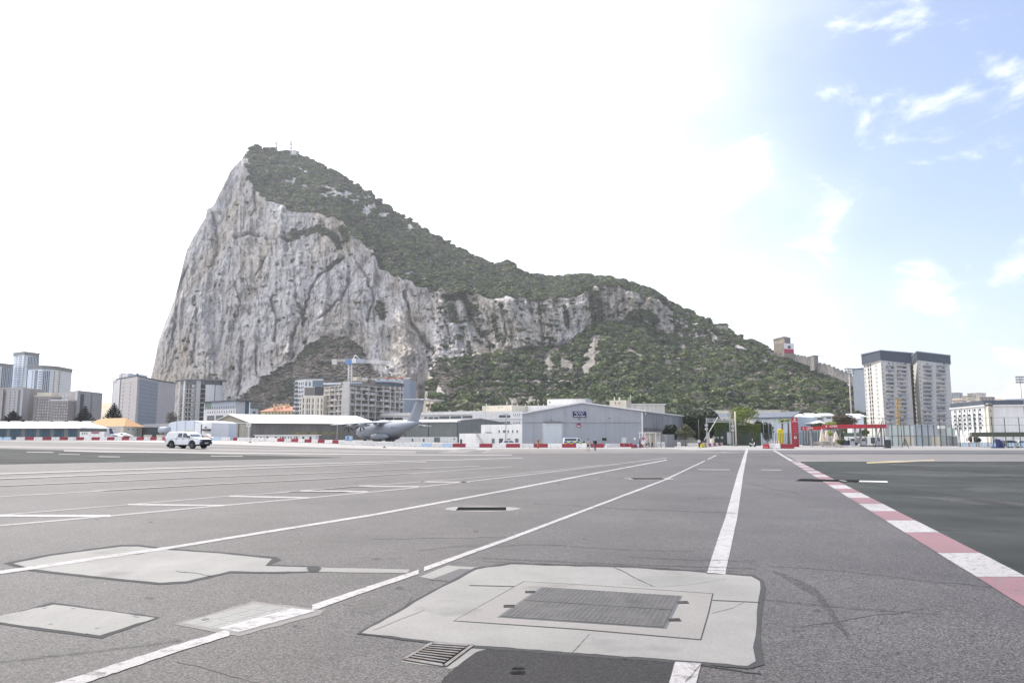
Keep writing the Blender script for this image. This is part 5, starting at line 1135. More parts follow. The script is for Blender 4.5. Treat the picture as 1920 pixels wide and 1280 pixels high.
a=[f.P(-.6,zt-.2,.7),f.P(f.w+.3,zt-.2,.7),f.P(f.w+2.5,zt+.75,-8),f.P(-.6,zt+.75,-8)]
MB().add(a+[v-Vector((0,0,.4)) for v in a],[(0,1,2,3),(4,5,1,0),(5,6,2,1),(4,0,3,7)]).build('roof',WH2,r_)
for x in (803.5,857.6,760): m=MB(); f.pbox(m,x-.35,791,x+.35,834,.0,.25); m.build('downpipe',DGREY,r_)
m=MB(); f.pbox(m,730,819,858,836,-.05,.5); pw=m.build('white_plinth_wall',WH,r_)
for x0,x1,y0,m_ in ((815,826,819.5,GLG),(794,797,822,GLG),(773,776,822,GLG),(747,750,822,WH),(852,854,821,GLS)):
    m=MB(); f.pbox(m,x0,y0,x1,834 if x1-x0>2.5 else y0+3,.4,.58); m.build('door' if x1-x0>2.5 else 'window',m_,pw)
m=MB(); f.pbox(m,836,828.5,841,832,.6,1.3); m.build('air_unit',LGREY,r_)
# --- the great grey gabled hangar
h0=at(979,776,186); h1=at(1205,772.5,186); b=-.2
r_=thing('hangar','large blue grey gabled hangar with a white roller door and navy sign','hangar',((h0.x+h1.x)/2,186,0))
f=Fa(h0,h1,b,0); z0=f.hit(979.5,776.5)[1]; z1=f.hit(1204,771.5)[1]; ua,zap=f.hit(1090,755.5); s0=f.hit(1205,772)[1]
# ridge runs to the right and back
Lv=at(1287,779.5,232)-at(1205,772.5,186); Lv=Vector((Lv.x,Lv.y,0)); 
E=[f.P(0,b),f.P(f.w,b),f.P(f.w,z1),f.P(ua,zap),f.P(0,z0)]; B2=[v+Lv for v in E]
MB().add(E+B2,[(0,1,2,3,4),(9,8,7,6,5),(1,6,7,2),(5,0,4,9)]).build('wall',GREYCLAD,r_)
m=MB(); o=f.N*.5; e=f.U*.5; rr=[E[4]+o-e,E[3]+o,E[2]+o+e]; rb=[v+Lv for v in rr]; u=Vector((0,0,.28))
m.add(rr+rb+[v+u for v in rr]+[v+u for v in rb],[(6,7,10,9),(7,8,11,10),(0,3,4,1),(1,4,5,2),(2,5,11,8),(0,1,7,6),(1,2,8,7),(0,6,9,3)]); m.build('roof',WH2,r_)
fs=Fa(E[1],B2[1],b,0)
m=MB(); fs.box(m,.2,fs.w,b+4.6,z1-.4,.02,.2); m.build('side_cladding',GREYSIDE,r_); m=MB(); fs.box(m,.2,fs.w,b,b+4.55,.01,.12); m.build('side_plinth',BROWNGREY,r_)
m=MB(); f.pbox(m,1015.5,791.5,1056,836,-.2,.10); dr_=m.build('door_frame',LGREY,r_); m=MB(); f.pbox(m,1018.5,793.5,1053,836,-.1,.16)
do=m.build('roller_door',mat('roller_door_white',(.55,.60,.63),.5,var=.04,scale=.6),dr_)
for k in range(10): m=MB(); y=797+k*3.9; f.pbox(m,1018.8,y,1052.8,y+.35,.1,.2); m.build('slat_joint',LGREY,dr_)
m=MB(); f.pbox(m,1018.5,790,1053,792,.1,.5); m.build('door_hood',CONCD,dr_)
m=MB(); f.pbox(m,981,791.7,1204,792.3,-.02,.12); m.build('sheet_lap',MGREY,r_)
for x in (1000,1060,1100,1135,1170): m=MB(); f.pbox(m,x,765+abs(x-1090)*.12,x+.35,836,-.02,.06); m.build('sheet_lap',BGREY,r_)
m=MB(); f.pbox(m,1203,773,1205.4,836,-.1,.25); m.build('corner_flashing',WH,r_)
for x,y in ((1034,786),(1142,783)): m=MB(); f.pbox(m,x-.8,y,x+.8,y+1.6,.0,.35); m.build('flood_light',DGREY,r_)
m=MB(); f.pbox(m,1208,781,1212.5,790,0,.1) if False else fs.box(m,.9,2.2,7.6,9.0,.2,.3); m.build('small_notice',WPL,r_)
SG=m=MB(); f.pbox(m,1074,771,1098.7,782,.1,.25); SG=m.build('navy_sign',BLUES,r_)
def dashes(px0,px1,py,h,n,mt,par,fc,d=.28):
    w=(px1-px0)/n
    for k in range(n):
        if random.random()<.14 and 0<k<n-1: continue
        m=MB(); hh=h*random.uniform(.75,1.05); fc.pbox(m,px0+k*w,py-hh/2,px0+k*w+w*.72,py+hh/2,d,d+.03); m.build('letter',mt,par)
dashes(1077,1095.5,773.3,1.7,12,WPL,SG,f); dashes(1080,1092.5,776.6,1.7,7,WPL,SG,f); dashes(1076,1097,780,1.7,14,WPL,SG,f)
m=MB(); f.pbox(m,1081,792.5,1088.3,800.5,.1,.2); pk=m.build('magenta_sign',PINKS,r_); m=MB(); f.pbox(m,1083,794,1087,796.3,.2,.25); m.build('sign_emblem',BLUES,pk); m=MB(); f.pbox(m,1083,797.5,1086.5,799.5,.2,.25); m.build('sign_print',WPL,pk)
m=MB(); f.pbox(m,1084.5,784,1087.5,786,.05,.15); m.build('green_plate',mat('green_plate',(.03,.14,.10),.5),r_)
r_,f_,pl,zt,b=block('roof_house','cream roof house with two small openings above the hangar roof','roof house',[(1143,751,252),(1174,750.5,250),(1183,750,256)],CREAM,8)
windows(f_[0],r_,1150,753,1165,757,2,1,.2,.6,GLS)
for x,y in ((1152,744),(1161,744.5)): p=at(x,y,254); MB().tube((p.x,254,zt),(p.x,254,p.z+.0),.2,.12,n=7).build('roof_pipe',WPL,r_)
t,p,g=mast('mast','small white camera mast on the cream roof house','mast',1182,740,254,.08,.06,WPL,base=zt)
r_,f_,pl,zt,b=block('flat_building','low stone building with a long pale roof right of the cream roof house','building',[(1183,758.5,262),(1246,758.5,262)],CONC,8)
MB().prism(scalepoly(pl,.6),zt+.02,zt+.3).build('roof',WH2,r_)
# ================================================================ RIGHT HAND SIDE BUILDINGS
def tower(label,cs,leftmat,rightmat):
    root,fs,pl,zt,b=block('tower_block',label,'tower block',cs,rightmat,20,group='white tower blocks')
    return root,fs,pl,zt
TW=mat('white_tower_render',(.66,.64,.60),.85,var=.04,scale=.15,streak=.07); TG=mat('grey_tower_render',(.50,.49,.50),.85,var=.04,scale=.15,streak=.08)  # white render, and a greyer one for balcony fronts and the edge block
for idx,(lab,cs) in enumerate((('left one of the two white tower blocks with slate roof bands, bright flank',[(1619,680.5,420),(1651.5,677,396),(1706,677.5,414)]),('right one of the two white tower blocks, narrow flank in the gap',[(1711,678.5,430),(1720.5,677.5,412),(1780,678,434)]))):
    r_,f_,pl,zt=tower(lab,cs,TW,TW)
    b0=at(cs[0][0]-1,[665,670][idx],cs[0][2]).z; b1=at(cs[1][0],[657.3,659.3][idx],cs[1][2]-1).z; b2=at(cs[2][0]+1,[662.5,667][idx],cs[2][2]).z
    q=scalepoly(pl,.9); MB().prism(q,zt-.5,[b0,b1,b2,(b0+b2)/2]).build('slate_roof_band',SLATE,r_)
    q=scalepoly(pl,1.3); MB().prism(q,[b0+.02,b1+.02,b2+.02,(b0+b2)/2+.02],[b0+.5,b1+.5,b2+.5,(b0+b2)/2+.5]).build('roof_sheet',BGREY,r_)
    MB().prism(scalepoly(pl,.5),zt-1.0,zt-.52).build('cornice',WH,r_)
    f=f_[0]; g=f_[1]
    if idx==0:
        windows(f,r_,1622,681,1626.5,795,1,15,.5,.28,LGREY,'side_window',d=.1); windows(f,r_,1629,680,1637.5,795,2,15,.36,.6,GLS,'stair_window',d=.15); windows(f,r_,1643,680,1648,795,1,15,.5,.28,LGREY,'kitchen_window')
        st=((1660.5,1675),(1681,1698.5))
    else:
        windows(f,r_,1713,682,1717,795,1,14,.6,.4,GLS,'side_window'); st=((1730,1745.5),(1755,1771))
    for x0,x1 in st:
        for k in range(15):
            y=679.5+k*7.62; sh=k*.28*(1 if x0>1650 else 1)
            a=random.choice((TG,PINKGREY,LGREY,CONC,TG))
            m=MB(); g.pbox(m,x0+sh*.25,y+3.6,x1+sh*.25,y+6.9,.0,1.1); bl=m.build('balcony',a,r_)
            n=random.choice((2,3,3,4))
            for q_ in range(n):
                if random.random()<.82:
                    m=MB(); w=(x1-x0)/n; g.pbox(m,x0+sh*.25+w*q_+.5,y+.8,x0+sh*.25+w*(q_+1)-.6,y+3.5,.0,.12 if random.random()<.6 else .5); m.build('balcony_window',GLS if random.random()<.55 else random.choice((MGREY,GLG,WPL)),bl)
    windows(g,r_,st[0][0]-4.5,680,st[0][0]-2,795,1,15,.7,.22,MGREY,'bath_window'); windows(g,r_,st[0][1]+1.5,680,st[0][1]+3.5,795,1,15,.6,.2,MGREY,'bath_window')
m=at(1708,672,432); 
r_,f_,pl,zt,b=block('link_block','dark recessed stair link between the two white tower blocks','stair tower',[(1697,658.5,434),(1716,664,434)],SLATE,8); m=MB(); f_[0].pbox(m,1704,681,1713,800,-.05,.2); m.build('grey_wall',CONCD,r_)
windows(f_[0],r_,1706.5,685,1711,790,1,14,.5,.4,GLS)
# golden rig column before the towers
t,p,g=mast('drilling_mast','rusty golden piling rig mast before the left white tower','rig',1683,748,300,.35,.3,mat('rusty_yellow',(.36,.24,.10),.8,var=.3,scale=1))
for k in range(9): MB().box(p.x-.75,p.x+.75,299.6,300.4,p.z-2-k*1.6,p.z-1.2-k*1.6).build('collar',bpy.data.materials['rusty_yellow'],t)
MB().bar((p.x-1.2,300,p.z+.3),(p.x+1.2,300,p.z-.4),.5).bar((p.x+1.3,300,p.z+.2),(p.x-.9,300,p.z-1.5),.3).build('head',bpy.data.materials['rusty_yellow'],t)
# grey building behind the left tower, up the slope
r_,f_,pl,zt,b=block('hillside_building','blue grey building up the slope, half hidden behind the left white tower','building',[(1598,692,560),(1630,692,548)],BGREY,16,base=20)
MB().prism(scalepoly(pl,.5),zt+.02,zt+.8).build('roof',SLATE,r_)
# low white block right of the towers
r_,f_,pl,zt,b=block('apartment_block','low white apartment block with many small windows, right of the towers','apartment block',[(1783,765.5,330),(1845,763,300)],WH,14)
f=f_[0]; q=scalepoly(pl,.9); MB().prism(q,zt+.02,zt+.5).build('eaves',WPL,r_); MB().prism(scalepoly(pl,.3),zt+.52,zt+2.3).build('roof',SLATE,r_)
windows(f,r_,1786,767,1843,772,6,1,.28,.6,GLS,'top_window'); windows(f,r_,1787,774,1843,806,6,4,.45,.42,GLS,'flat_window',d=.1); windows(f,r_,1785,776,1846,810,9,4,.22,.3,MGREY,'small_window',prob=.7)
for x in (1794,1804,1815,1826,1836): m=MB(); f.pbox(m,x,766,x+.5,815,.0,.3); m.build('pilaster',LGREY,r_)
r_,f_,pl,zt,b=block('stair_tower','cream stair tower with a rounded dark rim at the end of the low white block','stair tower',[(1844.5,757,302),(1852,755.5,296),(1862,757,300)],CREAM,8)
MB().prism(scalepoly(pl,.4),zt-.9,zt-.3).build('rim',DGREY,r_); 
windows(f_[1],r_,1856,764,1860,800,1,3,.5,.3,GLS)
r_,f_,pl,zt,b=block('link_building','cream balcony block with stacked dark openings beside the stair tower','building',[(1861,750.5,318),(1874,758,316)],CREAM,10)
for k in range(5):
    y=762.5+k*9.3; m=MB(); f_[0].pbox(m,1863,y,1873.5,y+4,-.1,.1); m.build('opening',GLS,r_); m=MB(); f_[0].pbox(m,1862.5,y+4.2,1874,y+8.6,.0,.9); m.build('balcony',PINKGREY,r_)
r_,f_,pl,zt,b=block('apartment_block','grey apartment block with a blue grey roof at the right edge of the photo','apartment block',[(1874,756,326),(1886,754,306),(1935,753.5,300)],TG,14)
q=scalepoly(pl,.8); z1=at(1890,747.5,303).z; MB().prism(q,[zt,zt,zt,zt],[zt+.6,z1,z1,z1]).build('roof',BGREY,r_)
m=MB(); f_[1].pbox(m,1876,755.6,1888,757.2,.0,1.0); m.build('eaves',WPL,r_)
windows(f_[1],r_,1889,758,1922,762,3,1,.28,.6,GLS,'top_window'); windows(f_[1],r_,1892,766,1922,806,3,4,.3,.28,GLS,'flat_window'); windows(f_[1],r_,1890,771,1918,801,4,3,.2,.3,MGREY,'small_window',prob=.6)
# hill with houses behind them
hv=[]
for i in range(13):
    x=1776+i*9; y=742+abs(x-1815)*.10+random.uniform(-.8,.8); hv.append([Vector((at(x,y,900).x,1150,-5)),at(x,y,900),at(x,790,560),at(x,835,480)])
MB().add([p for h in hv for p in h],[(i*4+k,(i+1)*4+k,(i+1)*4+k+1,i*4+k+1) for i in range(12) for k in range(3)],True).build('town_hill',mat('town_slope',(.24,.20,.15),.95,var=.35,scale=.06,fine=.4),kind='structure')
for lab,x0,x1,y,Y,mt_,hh in (('mauve grey hillside house, highest behind the low white block',1814,1824,738,860,LGREY,16),('white-piered hillside house right of the mauve one',1824,1835,737.5,850,PINKGREY,16),('pink hillside house low on the left of the town hill',1786,1801,751,760,PINKGREY,10),('cream hillside house in the middle of the town hill',1803,1813,743,820,CREAM,12),('long blue grey hillside roof nearest the right tower',1783,1798,737,880,BGREY,8),('brown hillside block nearest the stair tower',1838,1860,745,700,BROWNBLK,14)):
    r_,f_,pl,zt,b=block('hillside_house',lab,'house',[(x0,y,Y),(x1,y+.4,Y-6)],mt_,12,base=at(x0,y,Y).z-hh,group='houses on the town hill'); MB().prism(scalepoly(pl,.6),zt+.02,zt+.6).build('roof',SLATE if mt_ is BGREY else CONCD,r_)
    windows(f_[0],r_,x0+1,y+1.5,x1-1,y+10,3,2,.35,.45,GLS)
# --- castle on the spur
c0=(1450,638.5,742); c1=(1470,633,722); c2=(1482,637,730)
r_,f_,pl,zt,b=block('castle_tower','square medieval stone tower on the ridge spur, white and red banner on its right side','castle',[(1450,637.5,742),(1470.5,634,722),(1482,636,732)],STONE,14,base=at(1460,676,730).z)
m=MB(); m.prism(scalepoly(pl,.35),zt+.02,zt+.5).build('parapet_walk',STONEG,r_)
for i in range(len(pl)):
    a=Vector((*pl[i],0)); c=Vector((*pl[(i+1)%len(pl)],0)); n=max(3,int((c-a).length/2.2))
    for k in range(n):
        p=a+(c-a)*((k+.5)/n); MB().box(p.x-.5,p.x+.5,p.y-.35,p.y+.35,zt+.52,zt+1.5).build('merlon',STONE,r_)
m=MB(); f_[1].pbox(m,1471.5,634.5,1481.5,643.5,-.1,.15); m.build('dark_upper_wall',CONCD,r_)
for x,y in ((1455,643),(1461,642),(1466,640),(1458,651),(1464,648)): m=MB(); f_[0].pbox(m,x,y,x+1.2,y+2,.0,.06); m.build('arrow_slit',CONCD,r_)
r2,f2,pl2,zt2,b2=block('castle_bastion','lower stone bastion of the castle carrying the hanging banner','castle',[(1469.5,643.2,719),(1488,643.6,724)],STONE,12,base=at(1475,672,722).z)
BN=thing('banner','white over red banner with a small castle emblem hung on the castle wall','banner',tuple(at(1479,653,719)))
fb_=Fa(at(1470.2,650,718.4),at(1487.5,650,723.4),0,0)
m=MB(); fb_.pbox(m,1470.2,644,1487.5,654.2,.05,.2); m.build('white_field',mat('banner_white',(.78,.76,.80),.8,var=.03),BN); m=MB(); fb_.pbox(m,1470.2,654.25,1487.5,661.8,.05,.2); m.build('red_field',mat('banner_red',(.40,.03,.08),.8,var=.1),BN)
m=MB(); fb_.pbox(m,1476.6,649.5,1482.2,653,.2,.3); fb_.pbox(m,1477,648,1478.2,649.5,.2,.3); fb_.pbox(m,1478.8,646.8,1480,649.5,.2,.3); fb_.pbox(m,1480.6,648,1481.8,649.5,.2,.3); m.build('castle_emblem',mat('banner_maroon',(.10,.03,.08),.8),BN)
def rampart(label,pts,th,hpx,name='castle_wall'):
    P=[at(*p) for p in pts]; root=thing(name,label,'wall',tuple(P[0]))
    vs=[];
    for p,h in zip(P,hpx): vs+=[(p.x,p.y,p.z-h),(p.x,p.y+th,p.z-h),(p.x,p.y+th,p.z),(p.x,p.y,p.z)]
    n=len(P); MB().add(vs,[(i*4+k,i*4+(k+1)%4,(i+1)*4+(k+1)%4,(i+1)*4+k) for i in range(n-1) for k in range(4)]+[(0,1,2,3),tuple((n-1)*4+k for k in (3,2,1,0))]).build('wall',STONEG,root)
    mb=MB()
    for i in range(n-1):
        L=(P[i+1]-P[i]).length; q=max(1,int(L/5))
        for k in range(q):
            c=P[i]+(P[i+1]-P[i])*((k+.5)/q); mb.box(c.x-1.1,c.x+1.1,c.y-.1,c.y+.8,c.z-.5,c.z+.9)
    mb.build('battlements',STONEG,root,kind='stuff'); return root
rampart('long battered castle wall stepping down right from the tower',[(1487,664.5,716),(1500,667,705),(1512,669.5,695),(1520,670.5,690)],3,[6,6,7,8])
rampart('castle wall falling from the small turret down to the floodlight mast',[(1534,681,682),(1550,683,672),(1560,687.5,664),(1575,694,655),(1590,700,645),(1610,712,632)],3,[8,8,8,8,8,8])
rampart('low grey castle wall climbing left below the stone tower',[(1418,655,745),(1435,657.5,738),(1450,661,730),(1470,664,720)],3,[9,8,9,10])
r_,f_,pl,zt,b=block('castle_turret','small square stone turret halfway down the castle wall','castle',[(1518,668.5,692),(1526,667,682),(1534,668.5,686)],STONEG,8,base=at(1526,694,684).z)
MB().prism(scalepoly(pl,.4),zt+.02,zt+.7).build('parapet',STONE,r_)
rampart('short lookout wall on the wooded ridge left of the castle',[(1344,611.5,812),(1356,611,806),(1365,612.5,800)],3,[8,9,12])
# --- summit masts
for x,yt,yb,lab in ((518.5,264.5,281,'left antenna mast on the summit'),(546,265.5,283,'right antenna mast on the summit, beside a small hut')):
    p=at(x,yt,1050); q=at(x,yb,1050); t=thing('antenna_mast',lab,'antenna',(q.x,1050,q.z-8))
    lattice((q.x,1050,q.z-8),(p.x,1050,p.z),1.6,12,'lattice_pole',MGREY,t)
    for dz in (.4,4.3,9.5):
        for dx in (-1.3,1.3): MB().tube((p.x+dx-.5,1048.5,p.z-dz),(p.x+dx+.5,1048.5,p.z-dz),.75,n=10).build('dish',MGREY,t)
        MB().box(p.x-1.9,p.x+1.9,1049.2,1050.2,p.z-dz-1.1,p.z-dz-.8).build('platform',MGREY,t)
p=at(552,279.5,1048); t=thing('summit_hut','small hut with a dome on the summit beside the right mast','hut',(p.x,1048,p.z-5)); MB().box(p.x-4,p.x+3,1046,1054,p.z-9,p.z-2.6).build('wall',CONC,t); MB().ball((p.x+.5,1048,p.z-1.9),1.4,1.4,1.8).build('dome',PINKGREY,t)
# --- petrol station strip: blue grey hall, huts, trees
r_,f_,pl,zt,b=block('hall','long pale blue hall with a dark slate roof behind the ivy wall','hall',[(1412,782.5,272),(1484,780.5,262)],mat('pale_blue_render',(.42,.49,.54),.7,var=.06,scale=.3,streak=.1),20)
f=f_[0]; a=[f.P(-.5,zt-.1,.8),f.P(f.w+.5,zt-.1,.8),f.P(f.w+.5,zt+1.9,-6),f.P(-.5,zt+1.9,-6)]; MB().add(a+[v-Vector((0,0,.3)) for v in a],[(0,1,2,3),(4,5,1,0),(5,6,2,1),(4,0,3,7)]).build('roof',SLATE,r_)
windows(f,r_,1418,788,1450,800,3,1,.5,.9,LGREY,'panel',single=True); windows(f,r_,1459,784.5,1472,787,2,1,.25,.9,GLS); windows(f,r_,1457,789,1473,793,2,1,.4,.7,BGREY)
r_,f_,pl,zt,b=block('flat_building','low cream flat roof seen over the dark tree and the ivy','building',[(1332,770,330),(1463,770,325)],CREAM,18)
MB().prism(scalepoly(pl,.5),zt+.02,zt+.3).build('roof',CONC,r_); m=MB(); f_[0].pbox(m,1338,774,1412,782,-.05,.1); m.build('blue_cladding',BGREY,r_)
for k,(lab,x0,x1,y,Y,mt_) in enumerate((('pale blue hut with a white mono-pitch roof, just right of the red price pole',1493,1506,779,300,TOWERB),('white hut second from the red price pole',1507,1521,781,296,WH),('pale blue hut above the small red canopy',1517,1529,777.5,310,TOWERB),('white hut with dark openings above the large red canopy',1528,1546,779,303,WH),('low white hut left of the reddish tree',1546,1562,777.5,300,TOWERW),('light blue shed tucked against the left white tower',1600,1619,778.5,312,TOWERB),('white hut right of the reddish tree',1596,1610,782,290,WH),('long white hut with a blue window over the small red canopy',1500,1540,791,270,WH))):
    r_,f_,pl,zt,b=block('hut',lab,'hut',[(x0,y+2,Y),(x1,y+2,Y-.4)],mt_,6,group='huts behind the petrol station')
    f=f_[0]; e=2.2 if k%2 else -.6; a=[f.P(-.8,zt+.05,1.2),f.P(f.w+.8,zt+.05,1.2),f.P(f.w+.8,zt+1.3,-7),f.P(-.8,zt+1.3,-7)]; MB().add([v-Vector((0,0,.3)) for v in a]+a,[(4,5,6,7),(0,1,5,4),(1,2,6,5),(2,3,7,6),(3,0,4,7),(3,2,1,0)]).build('roof',(WH2,BGREY,WH2,WH2,LGREY,BLUEP,WH2,WH2)[k] if k!=5 else TOWERB,r_)
    o=MB(); f.pbox(o,x0+(x1-x0)*.2,y+4,x0+(x1-x0)*.75,y+7.5,-.05,.08); o=o.build('window',LGREY,r_); m=MB(); f.pbox(m,x0+(x1-x0)*.23,y+4.4,x0+(x1-x0)*.72,y+7.2,.0,.14); m.build('pane',BLUEP if k==7 else GLG,o)
# red price pole
p=at(1488.5,782,176); g=0; t=thing('price_totem','tall red price totem of the petrol station, white emblem at the top','sign',(p.x,176,0))
x0=at(1483,782,176).x; x1=at(1494.6,782,176).x; MB().box(x0,x1,175.7,176.2,0,p.z-.5).build('panel',REDS,t)
MB().box(x0+.05,x1-.05,175.75,176.15,p.z-.48,p.z-.1).build('cap',REDS,t); MB().box(x1+.02,x1+.14,175.8,176.1,0,p.z-1.5).build('edge',MGREY,t)
def txt(s,size,mt,par,loc,name='lettering',rz=0,ext=.02,shear=0):
    cu_=bpy.data.curves.new(name,'FONT'); cu_.body=s; cu_.size=size; cu_.extrude=ext; cu_.align_x='CENTER'; cu_.align_y='CENTER'; cu_.shear=shear; cu_.offset=.012*size
    o=bpy.data.objects.new(name+'_c',cu_); COL.objects.link(o); dg=bpy.context.evaluated_depsgraph_get(); me=bpy.data.meshes.new_from_object(o.evaluated_get(dg)); bpy.data.objects.remove(o)
    o=bpy.data.objects.new(name,me); COL.objects.link(o); me.materials.append(mt); o.parent=par; o.location=Vector(loc)-ORG.get(par.name,Vector()); o.rotation_euler=(math.pi/2,0,rz); return o
def emblem(cx,y,cz,s,par,f=None):
    mb=MB(); mb.add([(cx-.5*s,y,cz-.05*s),(cx-.05*s,y,cz+.45*s),(cx+.5*s,y,cz+.25*s),(cx+.1*s,y,cz-.02*s)],[(0,1,2,3)]).add([(cx-.4*s,y,cz-.2*s),(cx+.05*s,y,cz-.12*s),(cx+.5*s,y,cz+.12*s),(cx+.1*s,y,cz-.45*s)],[(0,1,2,3)]); return mb.build('emblem',WPL,par)
emblem((x0+x1)/2,175.66,at(1488,786,176).z,.62,t); txt('CEPSA',.42,WPL,t,((x0+x1)/2,175.66,at(1488,790,176).z))
for k in range(7): zz=at(1488,793.5+k*4.2,176).z; MB().box(x0+.2,x1-.2,175.66,175.69,zz-.16,zz+.02).build('price_row',mat('price_row_print',(.42,.10,.12),.5) if k==0 else bpy.data.materials['price_row_print'],t)
# canopies
def canopy(label,cs,y0,y1,lx,Y0,Y1,cols,tx):
    A=at(cs[0],y0,Y0); B=at(cs[1],y0,Y1); f=Fa(A,B,0,0); zt=f.hit((cs[0]+cs[1])/2,y0)[1]; zb=f.hit((cs[0]+cs[1])/2,y1)[1]
    t=thing('petrol_station_canopy',label,'canopy',((A.x+B.x)/2,(A.y+B.y)/2,0))
    m=MB(); f.box(m,0,f.w,zb,zt,0,.3); m.build('red_fascia',REDS,t); m=MB(); f.box(m,.1,f.w-.1,zb+.05,zt-.05,-9,-.01); m.build('deck',LGREY,t)
    for x in cols:
        u,_=f.hit(x,y1)
        for d in (-1.5,-7): m=MB(); f.box(m,u-.2,u+.2,0,zb+.04,d-.2,d+.2); m.build('column',LGREY,t)
    u,z=f.hit(tx,(y0+y1)/2); rz=math.atan2(f.U.y,f.U.x); c=f.P(u,z,.33); h=zt-zb
    txt('CEPSA',h*.72,WPL,t,c,rz=rz,shear=.25); c2=f.P(u-h*1.75,z,.34); emblem(c2.x,c2.y-.03,c2.z,h*.7,t); return t,f
canopy('smaller red petrol station canopy fascia with white lettering, by the price totem',(1502.5,1543),799.3,806,0,186,182,(1515,1536),1519)
canopy('large long red petrol station canopy fascia with white lettering',(1541,1662),795.5,802.5,0,180,172,(1560,1600,1640),1563)
# shop front and pumps under the canopy, cars
r_,f_,pl,zt,b=block('shop','low dark glazed shop behind the petrol pumps','shop',[(1503,807,215),(1545,807,212)],GLG,8)
for k in range(9): m=MB(); x=1504+k*4.8; f_[0].pbox(m,x,808,x+.8,832,.0,.15); m.build('mullion',LGREY,r_)
r_,f_,pl,zt,b=block('shop','white-walled car wash below the large red canopy','shop',[(1583,818,205),(1660,818,200)],WH,8)
m=MB(); f_[0].pbox(m,1583,811,1620,818,-3,-1); m.build('dark_soffit',GRNP,r_)
for x0,x1 in ((1590,1592),(1603,1613),(1618,1626),(1633,1650)): m=MB(); f_[0].pbox(m,x0,820,x1,831,.0,.12); m.build('opening',random.choice((GLS,CONCD,MGREY)),r_)
for x,lab in ((1598,'left fuel pump under the large red canopy'),(1618,'middle fuel pump under the large red canopy'),(1645,'right fuel pump under the large red canopy')):
    p=at(x,826,176); t=thing('fuel_pump',lab,'fuel pump',(p.x,176,0),group='fuel pumps'); MB().box(p.x-.45,p.x+.45,175.7,176.3,.15,1.9).build('cabinet',LGREY,t); MB().box(p.x-.4,p.x+.4,175.66,175.69,1.3,1.75).build('display',DGREY,t); MB().box(p.x-.7,p.x+.7,175.5,176.5,0,.145).build('plinth',CONC,t)
def draped(x,yt,yb,w,Y,lab):
    p=at(x,yt,Y); t=thing('parasol',lab,'parasol',(p.x,Y,0),group='cream folded parasols'); zt=p.z; n=16; rings=[]
    for s_ in np.linspace(0,1,8):
        rr=w*(.10+.9*(1-s_)**.7); z=.35+(zt-.35)*s_
        rings.append([(p.x+rr*(1+.25*math.cos(5*2*math.pi*k/n))*math.cos(2*math.pi*k/n),Y+rr*(1+.25*math.cos(5*2*math.pi*k/n))*math.sin(2*math.pi*k/n)*.7,z) for k in range(n)])
    MB().loft(rings).build('cloth',mat('cream_cloth',(.62,.54,.44),.85,var=.2,scale=2) if 'cream_cloth' not in bpy.data.materials else bpy.data.materials['cream_cloth'],t); MB().tube((p.x,Y,0),(p.x,Y,zt+.2),.05,n=8).build('pole',STEEL,t)
draped(1541,804.5,829,.75,168,'cream folded parasol nearest the small red canopy'); draped(1549.5,807,829,.7,170,'middle one of the cream folded parasols by the rockery'); draped(1567,809,828,.8,166,'cream folded parasol furthest right, by the low hedge')
# trees and planting ----------------------------------------------------------
def leafcloud(name,c,rad,n,size,mt,par,seed=0,lobes=9,drop=0,flat=1.0):
    r=np.random.RandomState(seed); mb=MB(); L=[]
    for _ in range(lobes):
        d=r.normal(size=3); d/=np.linalg.norm(d); q=r.uniform(.35,.74); L.append((np.array(c)+d*np.array(rad)*q*np.array([1,1,.85]),r.uniform(.34,.55)))
    for _ in range(n):
        cc_,q=L[r.randint(len(L))]; d=r.normal(size=3); d/=np.linalg.norm(d); p=cc_+d*np.array(rad)*q*r.uniform(.55,1.05)**.6
        a=r.normal(size=3); a/=np.linalg.norm(a); b_=np.cross(d,a); b_/=np.linalg.norm(b_)+1e-6; s=size*r.uniform(.5,1.2)
        mb.add([p-a*s,p+b_*s*.5,p+a*s,p-b_*s*.5],[(0,1,2,3)])
    return mb.build(name,mt,par)
def tree(lab,px0,px1,pyt,pyb,Y,mt,n=1500,size=.28,seed=1,name='tree',cat='tree',group=None,trunk=True,dep=None,base=None):
    a=at(px0,pyt,Y); b_=at(px1,pyb,Y); cx=(a.x+b_.x)/2; zt=a.z; zb=b_.z; rx=(b_.x-a.x)/2; g=gz(cx,Y) if base is None else base
    t=thing(name,lab,cat,(cx,Y,g),group=group)
    leafcloud('crown' if trunk else 'leaves',(cx,Y,(zt+zb)/2),(rx*1.08,dep or rx,(zt-zb)/2*1.06),int(n*1.5),size*1.1,mt,t,seed,18)
    if trunk:
        MB().tube((cx,Y,g),(cx+rx*.05,Y,(zt+zb)/2),max(.12,rx*.07),max(.06,rx*.03)).build('trunk',WOODY,t)
        for k in range(4):
            an=k*1.6+seed; MB().tube((cx,Y,zb*.6+g*.4+(zt-zb)*.1),(cx+rx*.55*math.cos(an),Y+rx*.5*math.sin(an),zb+(zt-zb)*.55),max(.06,rx*.03),.03,n=6).build('limb',WOODY,t)
    else: MB().tube((cx,Y,g),(cx,Y,zb+(zt-zb)*.4),.08,.05,n=6).build('stem',WOODY,t)
    return t
tree('big dark tree behind the gate gantry, right of the grey hangar',1280,1346,766,826,228,LEAFD,7000,.45,3)
tree('round dark bush against the right end of the grey hangar',1241,1272,794,830,196,LEAFD,2600,.24,4,'bush','bush',trunk=False)
tree('olive bush with pale blossom between the dark bush and the big dark tree',1269,1301,797,822,188,FLOWER,1800,.2,5,'bush','bush',trunk=True)
